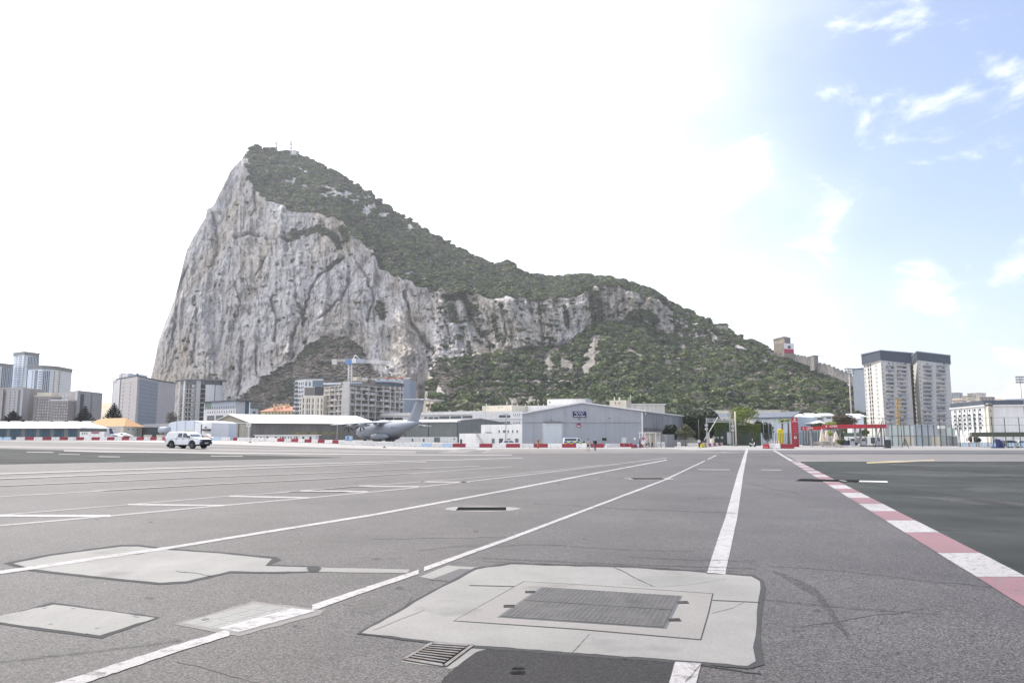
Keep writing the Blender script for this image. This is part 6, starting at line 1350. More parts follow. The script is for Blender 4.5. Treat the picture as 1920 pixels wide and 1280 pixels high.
tree('yellow green tree top above the ivy wall, beside the pale pole',1364,1418,758,794,250,LEAFG,1900,.26,6)
tree('dark small tree at the right end of the ivy wall',1409,1433,788,812,232,LEAFD,1500,.22,7)
tree('reddish brown tree above the large red canopy',1562,1607,776,800,250,LEAFR,2400,.26,8)
tree('small green tree behind the small red canopy',1518,1545,791,803,240,LEAF,900,.22,9)
tree('small green tree left of the reddish tree',1545,1568,789,800,236,LEAFG,700,.2,10)
tree('green bush under the right end of the red canopy',1612,1630,805,815,196,LEAF,700,.18,11,'bush','bush',trunk=False)
tree('low dark hedge plant beside the right cream parasol',1567,1585,821,833,163,LEAF,700,.12,12,'bush','bush',trunk=False)
tree('brown bush behind the blue fence panels near the white goal frame',1812,1838,816,832,180,LEAFR,900,.14,13,'bush','bush',trunk=False)
tree('yellow green shrub between the parasols',1549,1562,806,818,178,LEAFG,500,.13,14,'bush','bush',trunk=False)
tree('pale dry bushes at the cliff foot right of the round balcony tower',313,330,768,800,520,LEAFB,600,.6,15,'bush','bush',trunk=False)
tree('dark green tree filling the gap behind the gantry, right of the big dark tree',1338,1372,786,822,240,LEAFD,3200,.32,21)
tree('dark green tree between the ivy wall and the pale blue hall',1424,1450,790,826,236,LEAFD,1800,.26,22)
# palms
def palm(lab,px_,pyt,Y,hgt_r,frond,seed):
    r=random.Random(seed); p=at(px_,pyt,Y); t=thing('palm_tree',lab,'palm',(p.x,Y,0),group='small palms'); MB().tube((p.x,Y,0),(p.x+.1,Y,p.z-.3),.28,.2,n=9).build('trunk',WOODY,t)
    for k in range(14):
        an=k*2.4; m=MB(); L_=frond*r.uniform(.8,1.1); prev=None
        for q in range(5):
            s_=q/4; c=Vector((p.x+math.cos(an)*L_*s_,Y+math.sin(an)*L_*s_,p.z+L_*.45*math.sin(s_*2.4)-L_*.35*s_*s_)); w=.22*(1-s_*.8); sd_=Vector((-math.sin(an),math.cos(an),-.2))*w
            cur=(c-sd_,c+sd_+Vector((0,0,-.05)))
            if prev: m.add([prev[0],prev[1],cur[1],cur[0]],[(0,1,2,3)])
            prev=cur
        m.build('frond',LEAFG,t)
palm('left small palm beside the yellow pillar',1465.5,791,185,1,1.6,1); palm('right small palm directly left of the red price totem',1477,790,188,1,1.8,2)
# Norfolk pines
def pine(lab,px_,pyt,pyb,Y,wpx,seed):
    r=random.Random(seed); p=at(px_,pyt,Y); q=at(px_,pyb,Y); g=gz(p.x,Y); W_=wpx/FPX*Y/2; t=thing('norfolk_pine',lab,'pine tree',(p.x,Y,g),group='pines on the left'); 
    MB().tube((p.x,Y,g),(p.x,Y,p.z),.3,.05,n=8).build('trunk',WOODY,t); H=p.z-q.z; mb=MB(); lv=9
    for k in range(lv):
        s_=k/(lv-1); z=p.z-H*s_; L_=W_*(.10+.9*s_**.9)*r.uniform(.85,1.1)
        for j in range(9):
            an=j*2*math.pi/9+k*.5+r.uniform(-.15,.15); n=7
            for i in range(n):
                a=i/n; c=Vector((p.x+math.cos(an)*L_*a,Y+math.sin(an)*L_*a,z-.15*L_*math.sin(a*3)+.18*L_*a*a)); c2=Vector((p.x+math.cos(an)*L_*(a+1/n),Y+math.sin(an)*L_*(a+1/n),z-.15*L_*math.sin((a+1/n)*3)+.18*L_*(a+1/n)**2))
                w=.75*(1-a*.45); sd_=Vector((-math.sin(an),math.cos(an),0))*w; mb.add([c-sd_,c+sd_,c2+sd_*.8,c2-sd_*.8],[(0,1,2,3)]); mb.add([c+Vector((0,0,w*.7)),c-Vector((0,0,w*.5)),c2-Vector((0,0,w*.4)),c2+Vector((0,0,w*.6))],[(0,1,2,3)])
    mb.build('branches',LEAFP,t)
pine('dark pine in front of the taupe block at the left edge',25,771,793,330,46,1); pine('dark pine right of the taupe blocks, beside the orange roof',160,763,793,330,40,2); pine('slim tiered pine in front of the big grey panelled block',214.5,757,786,330,36,3); pine('small dark pine touching the orange roof ridge on the left',152,772,796,318,26,4)
# ivy wall and gate gantry
W0=at(1338,788,222);W1=at(1425,796,212); f=Fa(W0,W1,0,0); t=thing('garden_wall','dark green wall overhung with bright ivy behind the crossing gates','wall',((W0.x+W1.x)/2,217,0))
m=MB(); f.box(m,0,f.w,0,at(1380,797,217).z,-.3,0); m.build('wall',mat('dark_green_wall',(.035,.05,.04),.8,var=.3,scale=.6),t)
for x0,x1 in ((1338,1342),(1344,1348),(1352,1356)): m=MB(); f.pbox(m,x0,818,x1,822,.02,.08); m.build('notice',LGREY,t)
for x0,x1 in ((1365,1372.5),): m=MB(); f.pbox(m,x0,810,x1,832,.02,.5); m.build('gate_panel',LGREY,t)
t=thing('ivy','bright green ivy spilling over the top of the dark green wall','ivy',((W0.x+W1.x)/2,216,4))
r=np.random.RandomState(5); mb=MB()
for _ in range(7000):
    u=r.rand(); drop=abs(r.normal())*.9+.0; x=f.A+(f.B-f.A)*u; top=f.hit(1338+87*u,789+6*max(0,u-.5)*2+math.sin(u*17)*.8)[1]; z=top-drop*(1+1.4*(math.sin(u*23)+1)*.5); a=r.normal(size=3); b_=r.normal(size=3); a/=np.linalg.norm(a); b_/=np.linalg.norm(b_); s=.13*r.uniform(.6,1.3); P_=np.array([x.x,x.y-.2-r.rand()*.45*(1 if drop<.8 else .4),z])
    mb.add([P_-a*s,P_-b_*s*.6,P_+a*s,P_+b_*s*.6],[(0,1,2,3)])
mb.build('leaves',LEAFG,t)
GT=thing('gate_gantry','grey steel gantry frame over the road at the crossing gates','gantry',(at(1348,800,200).x,200,0))
def gpost(x,yt,w=.3,m_=STEEL,nm='post'): p=at(x,yt,200); return MB().box(p.x-w/2,p.x+w/2,200-w/2,200+w/2,0,p.z).build(nm,m_,GT)
for x,yt,w in ((1324.5,783,.28),(1368,786,.2),(1373.5,784,.3)): gpost(x,yt,w)
for y_ in (784.8,788,790.8): a=at(1326,y_,200); b_=at(1372,y_,200); MB().bar(a,b_,.22).build('beam',STEEL,GT)
for k in range(5): x=1328+k*10; MB().bar(at(x,785,200),at(x,791,200),.14).build('strut',STEEL,GT)
for x,y_ in ((1324.5,797),(1324.5,804),(1373.5,799),(1373.5,806)): p=at(x,y_,199.6); MB().box(p.x-.35,p.x+.35,199.4,199.8,p.z-.3,p.z+.3).build('signal_lamp',LGREY,GT)
t,p,g=mast('pole','pale trunk-like pole rising through the yellow green tree top','pole',1378,771,204,.24,.17,CREAM)
a=at(1320.5,825,196); b_=at(1346,781.5,196); t=thing('barrier_arm','raised pale barrier arm leaning right beside the gantry','barrier arm',(a.x,196,0)); d=(b_-a)
for k in range(12): MB().bar(a+d*k/12,a+d*((k+1)/12-.004),.17).build('arm_section',WPL if k%2 else CREAM,t)
c=a+d*.28; MB().box(c.x-.3,c.x+.3,195.8,196.2,0,c.z+.2).build('housing',LGREY,t)
for x,lab in ((1309.5,'thin grey lamp post left of the gantry'),(1431,'thin dark post right of the ivy wall'),(1441,'thin steel post before the pale blue hall'),(1447,'thin steel post second before the pale blue hall')):
    mast('post',lab,'post',x,786 if x<1400 else 792,205,.09,.05,MGREY)
# white hoarding with net fence on the right -----------------------------------
f=Fa(at(1668,800,150),at(1797,806,146),0,0)
t=thing('site_hoarding','two-tier pale translucent hoarding with dark green posts below the tower blocks','hoarding',(f.A.x,150,0))
for x0,x1,y0,y1,m_ in ((1668,1679,797,815.3,TRANSL),(1679.6,1690,797,815.3,TRANSL),(1690.6,1701,797,815.3,TRANSL),(1701.6,1713,797,815.3,TRANSL),(1713.6,1731,795.5,815.3,BGREY),(1731.5,1752,795.5,815.3,BGREY),(1756,1775,803,815.3,TRANSG),(1775.5,1791,802,815.3,TRANSL),
    (1668,1679,817.5,836,TRANSL),(1679.6,1690,817.5,836,TRANSL),(1690.6,1713,817.5,836,CREAM),(1713.6,1731,817.5,836,BGREY),(1731.5,1748,817.5,836,TRANSG),(1748.5,1764,817.5,836,CREAM),(1764.5,1778,817.5,836,TRANSG),(1778.6,1796,817.5,836,MGREY)):
    m=MB(); f.pbox(m,x0,y0,x1,y1,-.1,0); m.build('panel',m_,t)
m=MB(); f.pbox(m,1667.5,815.6,1796.5,817.1,-.2,.12); m.build('middle_rail',LGREY,t)
for k in range(12): x=1672+k*11.3; m=MB(); f.pbox(m,x,796,x+1,836,.02,.2); m.build('post',GRNP,t)
for k in range(5): m=MB(); x=1721.5+k*6.7; f.pbox(m,x,799,x+1.6,800.8,.0,.05); m.build('round_vent',MGREY,t)
m=MB(); f.pbox(m,1763,797.5,1775,803,-3,-1); m.build('white_box',WPL,t)
for x0,x1,y0 in ((1690,1697,832),(1697,1703,832)): m=MB(); m.bar(f.P(f.hit(x0 if x0==1690 else 1703,836)[0],.05,.4),f.P(f.hit(1696.5,823)[0],f.hit(1696.5,823)[1],.4),.09); m.build('prop',DGREY,t)
t=thing('net_fence','tall green steel post fence with thin wires across the right side','fence',(at(1800,800,150).x,141,0)); f=Fa(at(1612,800,146),at(1945,800,139),0,0)
for k,x in enumerate((1623,1636,1657,1690,1728,1763,1799,1829,1861,1885,1912,1938)):
    m=MB(); f.pbox(m,x-.55,782.5,x+.55,837,-.1,.06); m.build('post',GRNP,t)
for y_ in (783,797,816.5): m=MB(); f.pbox(m,1623,y_,1938,y_+.45,-.05,.02); m.build('rail',GRNP,t)
# dark canopy hall, goals and pale fence on the far right
r_,f_,pl,zt,b=block('open_shed','long low open shed with a dark green roof on the right','shed',[(1822,810,172),(1950,810,166)],mat('dark_green_roof',(.07,.075,.055),.8,var=.15,scale=.4),12,base=at(1850,818,170).z)
for x in (1824,1860,1900): p=at(x,818,170); MB().box(p.x-.12,p.x+.12,169.9,170.1,0,b-.01).build('post',WPL,r_)
a=at(1807,816,160); b_=at(1819,809.5,160); t=thing('goal_frame','white bent pipe frame at the left end of the open shed','frame',(a.x,160,0)); MB().bar((a.x,160,0),a,.16).bar(a,b_,.16).build('pipe',WPL,t)
for lab,x0,x1,Y in (('small white goal frame left of the blue tarpaulin',1841,1853,158),('large white goal frame over the blue tarpaulin',1861,1883,158)):
    a=at(x0,821,Y); b_=at(x1,821,Y); t=thing('goal_frame',lab,'goal',((a.x+b_.x)/2,Y,0),group='white goal frames'); MB().bar((a.x,Y,0),(a.x,Y,a.z),.1).bar((b_.x,Y,0),(b_.x,Y,a.z),.1).bar((a.x-.05,Y,a.z+.05),(b_.x+.05,Y,a.z+.05),.1).build('frame',WPL,t)
p=at(1871,832,150); t=thing('tarpaulin','dark blue crumpled tarpaulin heap behind the pale fence','tarpaulin',(p.x,150,0)); r=random.Random(3)
rings=[[(p.x+(1.15-.8*s_**2)*math.cos(a)*r.uniform(.85,1.15),150+(.8-.5*s_)*math.sin(a),s_*1.7*r.uniform(.9,1.1)) for a in np.linspace(0,2*math.pi,15)[:-1]] for s_ in (0,.3,.6,.85,1)]; MB().loft(rings,sm=False).build('cloth',NAVY,t)
for k,(x,lab) in enumerate(((1848,'dark parked motorbike-like shape in the small goal frame'),)): pass
def carsimple(lab,px_,py_,Y,L_,mt,rz=0,kind='car',h=1.45,wins=True,base=None,group=None):
    p=at(px_,py_,Y); g=gz(p.x,Y) if base is None else base; t=thing('parked_car' if kind=='car' else kind,lab,kind,(p.x,Y,g),rz,group=group,local=True)
    prof=[(-.5,.22),(-.5,.55),(-.47,.62),(-.40,.66),(-.30,.98),(-.26,1.0),(.10,1.0),(.14,.98),(.27,.66),(.42,.60),(.495,.52),(.5,.25)]
    rings=[]
    for y,kk in ((-.85,0),(-.80,1),(.80,1),(.85,0)):
        rings.append([(x*L_,y*(1-.14*max(0,z-.62)/.38),z*h if kk or True else z*h) for x,z in prof])
    MB().loft(rings[:],sm=False).build('body',mt,t)
    for s_ in (-1,1):
        mb=MB(); yy=.80*s_
        def sp(x,z): return (x*L_,s_*(.856*(1-.14*max(0,z-.62)/.38)),z*h)
        m=MB(); m.add([sp(-.36,.68),sp(-.08,.68),sp(-.08,.94),sp(-.275,.94)],[(0,1,2,3)]); m.build('side_window',GLS,t); m=MB(); m.add([sp(-.06,.68),sp(.22,.68),sp(.115,.94),sp(-.06,.94)],[(0,1,2,3)]); m.build('side_window',GLS,t)
        for x in (-.31,.31): MB().tube((x*L_,.70*s_,.31),(x*L_,.875*s_,.31),.31,n=18).build('wheel',BLACK,t)
    MB().add([(.26*L_+.02,-.7,.68*h),(.26*L_+.02,.7,.68*h),(.145*L_+.02,.62,.97*h),(.145*L_+.02,-.62,.97*h)],[(0,1,2,3)]).build('windscreen',GLS,t)
    for s_ in (-.6,.6): MB().box(.49*L_,.505*L_,s_-.14,s_+.14,.5*h,.57*h).build('headlight',WPL,t)
    return t
carsimple('white estate car parked behind the red barriers, left of the grey hangar',956,828,172,4.3,CARW,R(4))
carsimple('dark parked car beside the white car wash under the canopy',1589,828,178,4.0,NAVY,R(170))
carsimple('black parked car at the right end behind the pale fence',1893,826,155,3.6,BLACK,R(10)); carsimple('white parked car with a reddish tail at the far right',1910,825,160,4.2,CARW,R(190))
# pale fence panels at far right
t=thing('panel_fence','low fence of pale blue mesh panels along the far right kerb','fence',(at(1860,833,141).x,141,0)); f=Fa(at(1795,833,143),at(1960,833,139),0,0)
for k in range(22):
    x=1797+k*5.9; 
    if 1864<x<1884: continue
    m=MB(); f.pbox(m,x,829.6,x+5.1,837.3,-.03,.0); m.build('panel',BPL if k%3 else TRANSG,t)
m=MB(); f.pbox(m,1796,829,1925,829.5,-.02,.04); m.build('top_rail',GRNP,t)
# black railings along the petrol station
t=thing('railings','dark steel railings along the pavement by the petrol station','railings',(at(1540,830,150).x,150,0)); f=Fa(at(1426,820,188),at(1536,820,160),0,0)
for k in range(36): x=1426+k*3.1; m=MB(); f.pbox(m,x,812,x+.35,834,-.03,.03); m.build('bar',DGREY,t)
for y_ in (812,832): m=MB(); f.pbox(m,1426,y_,1536,y_+.4,-.05,.05); m.build('rail',DGREY,t)
t=thing('low_wall','low dark kerb wall running right of the rockery below the canopy','wall',(at(1640,834,146).x,146,0))
f=Fa(at(1526,831,150),at(1670,833,146),0,0); m=MB(); f.pbox(m,1526,827.5,1566,834,-.5,0); m.build('stone_wall',STONEG,t); m=MB(); f.pbox(m,1613,834.3,1670,836.6,-.6,0); m.build('dark_base',DGREY,t); m=MB(); f.pbox(m,1567,834.6,1612,836.3,-.4,0); m.build('pale_kerb',CONC,t)
# posts with a climbing frame and planters near x 1657
t,p,g=mast('mast','dark leaning mast stays beside the pale hoarding','mast',1657,803,150,.14,.1,DGREY)
MB().bar((p.x-.2,150,5.2),(p.x-1.9,150,.1),.1).build('stay',DGREY,t); MB().box(p.x+.2,p.x+1.0,149.6,150.3,0,1.6).build('plant_box',DGREY,t)
t=thing('advertising_pillar','bright yellow rounded pillar left of the palms','pillar',(at(1463,803,182).x,182,0)); p=at(1463,803.5,182); MB().box(p.x-.6,p.x+.6,181.8,182.2,0,p.z-.3).ball((p.x,182,p.z-.32),.6,.2,.32).build('panel',YPL,t); MB().box(p.x-.75,p.x+.75,181.6,182.4,0,.2).build('foot',CONCD,t)
p=at(1491,820,172); t=thing('round_sign','small round roadworks-like sign at the foot of the price totem','sign',(p.x,172,0)); MB().tube((p.x,172,0),(p.x,172,p.z),.04,n=6).build('post',STEEL,t); MB().tube((p.x,171.9,p.z),(p.x,171.96,p.z),.42,n=18).build('red_ring',REDS,t); MB().tube((p.x,171.86,p.z),(p.x,171.895,p.z),.3,n=18).build('white_disc',WPL,t)
# floodlight masts
for px_,py_,pb,Y,lab in ((1591.5,690,780,330,'tall floodlight mast rising before the wooded slope left of the towers'),(1912,705,785,300,'tall floodlight mast at the right edge of the photo')):
    t,p,g=mast('floodlight_mast',lab,'floodlight mast',px_,py_,Y,.38,.2,mat('rusty_white_mast',(.48,.42,.38),.6,var=.25,scale=.5) if px_<1700 else LGREY,group='floodlight masts')
    for a in range(4):
        for b_ in range(3): MB().box(p.x-1.9+a*1.05,p.x-1.2+a*1.05,Y-.6,Y-.2,p.z-.6-b_*1.0,p.z-.05-b_*1.0).build('floodlight',MGREY,t)
    for b_ in range(3): MB().bar((p.x-2,Y-.15,p.z-.7-b_*1.0),(p.x+2,Y-.15,p.z-.7-b_*1.0),.12).build('crossbar',STEEL,t)
# ================================================================ PLASTIC BARRIERS
ORD=['first','second','third','fourth','fifth','sixth','seventh','eighth','ninth','tenth','eleventh','twelfth','thirteenth','fourteenth','fifteenth']
def barrier_mesh(w,h,mt,name):
    """water-filled barrier: battered foot, waist and raised top with end tongues; local x along"""
    prof=[(-.24,0),(.24,0),(.24,.16*h/.8),(.14,.34*h/.8),(.10,h*.93),(.06,h),(-.06,h),(-.10,h*.93),(-.14,.34*h/.8),(-.24,.16*h/.8)]
    mb=MB(); mb.loft([[(x,y,z) for y,z in prof] for x in (-w/2,-w/2+.02,w/2-.02,w/2)],sm=False)
    me=bpy.data.meshes.new(name); me.from_pydata(mb.v,[],mb.f); me.materials.append(mt); me.update(); return me
BM={}
def barrier(x0,x1,Y0,Y1,col,lab,h=.78,group='red and white road barriers'):
    a=gp_at(x0,Y0); b_=gp_at(x1,Y1); w=(b_-a).length*.985; key=(round(w,1),col,h)
    mt={'red':RED,'white':WPL,'blue':BPL,'yellow':YPL}[col]
    if key not in BM: BM[key]=(barrier_mesh(w,h,mt,col+'_barrier_body'),)
    c=(a+b_)/2; t=thing('road_barrier',lab,'barrier',(c.x,c.y,(gz(a.x,a.y)+gz(b_.x,b_.y))/2),math.atan2(b_.y-a.y,b_.x-a.x),group=group,local=True)
    o=bpy.data.objects.new('body',BM[key][0]); COL.objects.link(o); o.parent=t; o.scale=(w/key[0] if key[0] else 1,1,1) if False else (1,1,1)
    for s_ in (-1,1):
        if ('slot',col) not in BM: BM[('slot',col)]=(MB().box(-.16,.16,-.28,.28,.0,.07).build('foot_slot',DGREY),); ob=BM[('slot',col)][0]; bpy.data.objects.remove(ob) if False else None; BM[('slot',col)]=(ob.data,ob)
        o2=bpy.data.objects.new('foot_slot',BM[('slot',col)][0]); COL.objects.link(o2); o2.parent=t; o2.location=(s_*w*.25,0,0)
    return t
def gp_at(px_,Y):
    x=(px_-960)/FPX*Y*1.0; v=-184/FPX
    d=ray(px_,830); x=d.x/d.y*Y; return Vector((x,Y,gz(x,Y)))
def Yrow(x): return 190-30*min(1,max(0,(x-300)/560))
# far left row
xs_=[(-12,4,'blue'),(6,20,'blue'),(30,46.5,'white'),(47,63,'red'),(63.5,79.5,'white'),(80,96,'red'),(96.5,111.5,'white'),(112,127,'red'),(127.5,142.5,'white'),(143,157,'red'),(157.5,171.5,'white'),(172,186.5,'red'),(187,200.5,'white'),(201,214.5,'red'),(215,228,'white'),(228.5,242,'red'),(242.5,256,'white'),(256.5,269.5,'red'),(270,281.5,'white'),(282,293.5,'red'),(294,304,'white'),(304.5,315,'red'),(315.5,326,'white'),(327,339,'white'),(400,414,'blue'),(414.5,432,'white'),(438,444,'red'),(445,470,'white'),(471,497,'white'),(498,520.5,'white'),(521,533,'red'),(533.5,546.5,'white'),(547,559,'red'),(559.5,571.5,'white'),(572,584,'red'),(584.5,596.5,'white'),(597,609,'red'),(609.5,623.5,'white'),(624,634,'red')]
cnt={}
for x0,x1,c in xs_:
    k=cnt.get(c,0); cnt[c]=k+1
    where='of the distant row along the left edge of the airfield' 
    lab=f'{c} plastic barrier, {ORD[k]} {c} one from the left in the far row' if k<15 else f'{c} barrier, {ORD[k-15]} {c} one right of the pickup truck in the far row'
    barrier(x0,x1,Yrow(x0)+ (4 if x0>480 else 0),Yrow(x1)+(4 if x0>480 else 0),c,lab)
# nearer row, left to right
xs_=[(636,672,'white'),(673,711,'white'),(712,750,'white'),(751,788,'white'),(789,810,'blue'),(810.5,829,'white'),(829.5,848.5,'blue'),(849,873,'red'),(873.5,898.5,'white'),(899,923.5,'red'),(924,948.5,'white'),(949,975,'red'),(975.5,1000.5,'white'),(1001,1027,'red'),(1027.5,1053.5,'white'),(1054,1080,'red'),(1080.5,1106,'white'),(1107,1132,'red')]
cnt={}
for x0,x1,c in xs_:
    k=cnt.get(c,0); cnt[c]=k+1
    barrier(x0,x1,164-6*(x0-636)/500,164-6*(x1-636)/500,c,f'{c} plastic barrier, {ORD[k]} {c} one from the aeroplane in the near row',.80)
for k,(x0,x1,c,lab) in enumerate(((1136,1141,'white','small white barrier end just right of the red barrier by the two walkers'),(1142,1147,'white','second small white barrier right of the two walkers'),(1148,1161.5,'white','white barrier left of the lone red barrier before the kiosk'),(1162,1185,'red','lone red barrier in front of the grey hangar corner, left of the kiosk'))): barrier(x0,x1,168+k*1.5,169+k*1.5,c,lab)
for k,(x0,x1,c,lab) in enumerate(((1185.5,1193,'red','small red barrier at the left foot of the kiosk'),(1193.5,1198,'white','small white barrier second from the left at the kiosk'),(1198.5,1204,'red','small red barrier second at the kiosk'),(1204.5,1209,'white','small white barrier before the kiosk counter'))): barrier(x0,x1,150+k*4,154+k*4,c,lab,.7)
# receding row at the gates
for k in range(11):
    c='yellow' if k==0 else ('red' if k%2 else 'white'); x=1314+k*4.6; Y=158+k*7
    barrier(x,x+(6.5 if k==0 else 4.2),Y,Y+6.5,c,'yellow end barrier of the row leading to the gates' if k==0 else f'{c} barrier, {ORD[(k-1)//2]} {c} one behind the yellow one in the row to the gates',.8,group='row of barriers by the gates')
for x0,x1,c,lab in ((1431,1441.5,'red','short red barrier where the white centre line ends'),(1442,1463,'white','white barrier between the two red ones right of the centre line'),(1463.5,1489,'red','long red barrier below the red price totem')): barrier(x0,x1,142,141,c,lab,.85,'barriers right of the centre line')
for k in range(5):
    p=gp_at(1444+k*4,144); t=thing('traffic_post','small white marker post, %s from the left behind the white barrier'%ORD[k],'marker post',(p.x,144,0),group='white marker posts'); MB().tube((p.x,144,0),(p.x,144,1.35),.09,.07,n=8).build('post',WPL,t); MB().tube((p.x,144,1.1),(p.x,144,1.2),.095,.092,n=8).build('red_band',RED,t)
for ob in [o for o in bpy.data.objects if o.name.startswith('foot_slot') and o.parent is None]: bpy.data.objects.remove(ob)
# orange drum by the barriers
p=gp_at(1009,150); t=thing('drum','orange rusty drum standing before the second red barrier left of the roller door','drum',(p.x,150,p.z)); MB().tube((p.x,150,0),(p.x,150,1.35),.2,.2,n=12).tube((p.x,150,1.351),(p.x,150,1.6),.28,.28,n=12).build('shell',mat('rusty_orange',(.35,.15,.05),.8,var=.3,scale=5),t); MB().tube((p.x,150,.5),(p.x,150,.56),.215,n=12).build('ring',CONCD,t)
for px_,Y,lab in ((469,150,'small black runway light left, near the white mast'),(721,135,'small black runway light right, below the grey aeroplane')):
    p=gp_at(px_,Y); t=thing('runway_light',lab,'runway light',tuple(p)); MB().tube(p,p+Vector((0,0,.14)),.3,.24,n=12).build('housing',BLACK,t); MB().ball(p+Vector((0,0,.16)),.12,.12,.1,8,5).build('lens',GLS,t)
# crowd barriers and bikes near the bush
t=thing('crowd_barrier','row of steel crowd barriers between the kiosk and the gates','barrier',(at(1280,830,178).x,178,0)); f=Fa(at(1251,828,180),at(1309,828,176),0,0)
for k in range(5):
    x0=1251+k*11.6; m=MB(); 
    for q in range(8): f.pbox(m,x0+q*1.35,825.3,x0+q*1.35+.3,833.5,-.02,.02)
    f.pbox(m,x0,825,x0+10,825.5,-.03,.03); f.pbox(m,x0,832.6,x0+10,833,-.03,.03); m.build('barrier_panel',STEEL,t)
for x,lab in ((1273,'white folded sign board among the crowd barriers'),(1234.5,'white A-board right of the kiosk'),(1243,'tilted white A-board furthest right of the kiosk'),):
    p=at(x,829,165); t=thing('a_board',lab,'sign board',(p.x,165,0)); MB().bar((p.x,164.75,0),(p.x,165,1.1),.7,.04).bar((p.x,165.3,0),(p.x,165.04,1.1),.7,.04).build('board',WPL,t); MB().box(p.x-.2,p.x+.2,164.7,164.74,.5,.7).build('print',LGREY,t)
# kiosk shelter
f=Fa(at(1199,815,166),at(1230,815,164),0,0); t=thing('kiosk','open white checkpoint kiosk with a flat white roof beside the hangar corner','kiosk',(f.A.x,165,0)); zt=f.hit(1215,811.5)[1]
m=MB(); f.box(m,-.1,f.w+.2,zt,zt+.16,-2.6,.5); m.build('roof',WPL,t)
for u in (0,f.w*.33,f.w*.62,f.w-.12): m=MB(); f.box(m,u,u+.12,0,zt-.01,.0,.12); m.build('post',WPL,t)
for u in (0,f.w-.12): m=MB(); f.box(m,u,u+.12,0,zt-.01,-2.5,-2.38); m.build('post',WPL,t)
m=MB(); f.box(m,.12,f.w-.12,.0,zt-.02,-2.36,-2.3); m.build('back_wall',CONC,t); m=MB(); f.box(m,.5,1.3,.2,1.3,.13,.2); m.build('notice_panel',PINKGREY,t); m=MB(); f.box(m,.45,1.35,1.55,2.1,-.3,-.26); m.build('poster',PINKS,t); m=MB(); f.box(m,f.w-1.2,f.w-.3,1.3,2.2,-2.28,-2.24); m.build('light_panel',TRANSL,t)
r_,f_,pl,zt,b=block('cabin','plain grey metal cabin attached right of the white kiosk','cabin',[(1230,813,168),(1247,815,166)],GREYSIDE,3)
m=MB(); f_[0].pbox(m,1236,816,1237,832,.0,.05); m.build('joint',LGREY,r_)
for x,y0,y1,lab,m_ in ((1133,820.5,826,'black board on a post right of the two walkers',BLACK),(1170,820,830,'pale turquoise cabinet before the hangar wall',TRANSL)):
    p=at(x,y0,162); q=at(x,y1,162); t=thing('board',lab,'board',(p.x,162,0)); w=.45; MB().box(p.x-w,p.x+w,161.9,162.05,max(.5,q.z),p.z).build('panel',m_,t); MB().box(p.x-.05,p.x+.05,162.06,162.14,0,max(.52,q.z)+.1).build('post',MGREY,t)
p=at(1190,822.3,160); t=thing('round_sign','small round white sign left of the kiosk','sign',(p.x,160,0)); MB().tube((p.x,160.02,0),(p.x,160.02,p.z),.035,n=6).build('post',STEEL,t); MB().tube((p.x,159.94,p.z),(p.x,159.98,p.z),.22,n=16).build('disc',WPL,t)
p=at(1180,822.5,168); t=thing('road_sign','small dark square sign on a post between cabinet and round sign','sign',(p.x,168,0)); MB().tube((p.x,168.02,0),(p.x,168.02,p.z),.035,n=6).build('post',STEEL,t); MB().box(p.x-.2,p.x+.2,167.92,167.98,p.z-.25,p.z+.25).build('plate',BROWNBLK,t)
# white site cabins before the beige hangar
f=Fa(at(478,822,206),at(591,822,204),0,0); t=thing('site_cabin','long white site cabin with a row of small windows before the beige hangar','cabin',(f.A.x,205,gz(f.A.x,205))); zt=f.hit(530,816)[1]; g=gz(f.A.x,205)
m=MB(); f.box(m,0,f.w,g+.15,zt,-2.6,0); m.build('wall',WPL,t); m=MB(); f.box(m,-.3,f.w+.6,zt+.01,zt+.18,-2.9,.3); m.build('roof',WH2,t)
for x0,x1 in ((481,483.5),(488,490.5),(499.5,503.5),(515.5,519.5),(525,526.5),(529,532),(534,535.5),(540,541.5),(545,546.5),(552,553.5),(555.5,557.5),(567,570.5),(580,584)):
    o=MB(); f.pbox(o,x0-.3,818,x1+.3,824.5,-.05,.05); o=o.build('window',LGREY,t); m=MB(); f.pbox(m,x0,818.5,x1,824,.0,.09); m.build('pane',GLS,o)
m=MB(); f.pbox(m,494.6,817,495.4,828,.0,.08); m.build('joint',MGREY,t)
# ================================================================ PICKUP TRUCK
TY=87.5; tp=gp_at(353.5,TY); yaw=R(-24)
TR=thing('pickup_truck','white double-cab pickup truck with a hard canopy driving on the runway','pickup truck',(tp.x,tp.y,tp.z-.0),yaw,local=True)
L_=5.3; 
def arch(cx,r,z0,n=9): return [(cx+r*math.cos(math.pi-math.pi*k/n),z0+r*math.sin(math.pi*k/n)) for k in range(n+1)]
wr=.375; xr,xf=-1.62,1.48
low=[(-2.62,.62),(-2.60,.50)]+arch(xr,.50,.46)+[(xr+.56,.42),(xf-.56,.42)]+arch(xf,.50,.46)+[(2.30,.48),(2.58,.55)]
top=[(2.62,.86),(2.56,1.02),(2.35,1.12),(1.25,1.24),(1.12,1.28),(.52,1.78),(.30,1.83),(-.85,1.84),(-.9,1.86),(-2.20,1.86),(-2.45,1.72),(-2.66,1.12),(-2.66,.85)]
prof=low+top
def half(z,x): 
    w=.92
    if z>1.15: w-= .17*(z-1.15)/.7
    if x>2.1: w-=.12*(x-2.1)/.5
    return w
mb=MB(); ringL=[(x,half(z,x),z) for x,z in prof]; ringR=[(x,-half(z,x),z) for x,z in prof]
ringL2=[(x*.995,half(z,x)-.05,z if z<1.7 else z+.03) for x,z in prof]; ringR2=[(x*.995,-half(z,x)+.05,z if z<1.7 else z+.03) for x,z in prof]
n=len(prof); vs=ringL+ringL2+ringR2+ringR; fs=[]
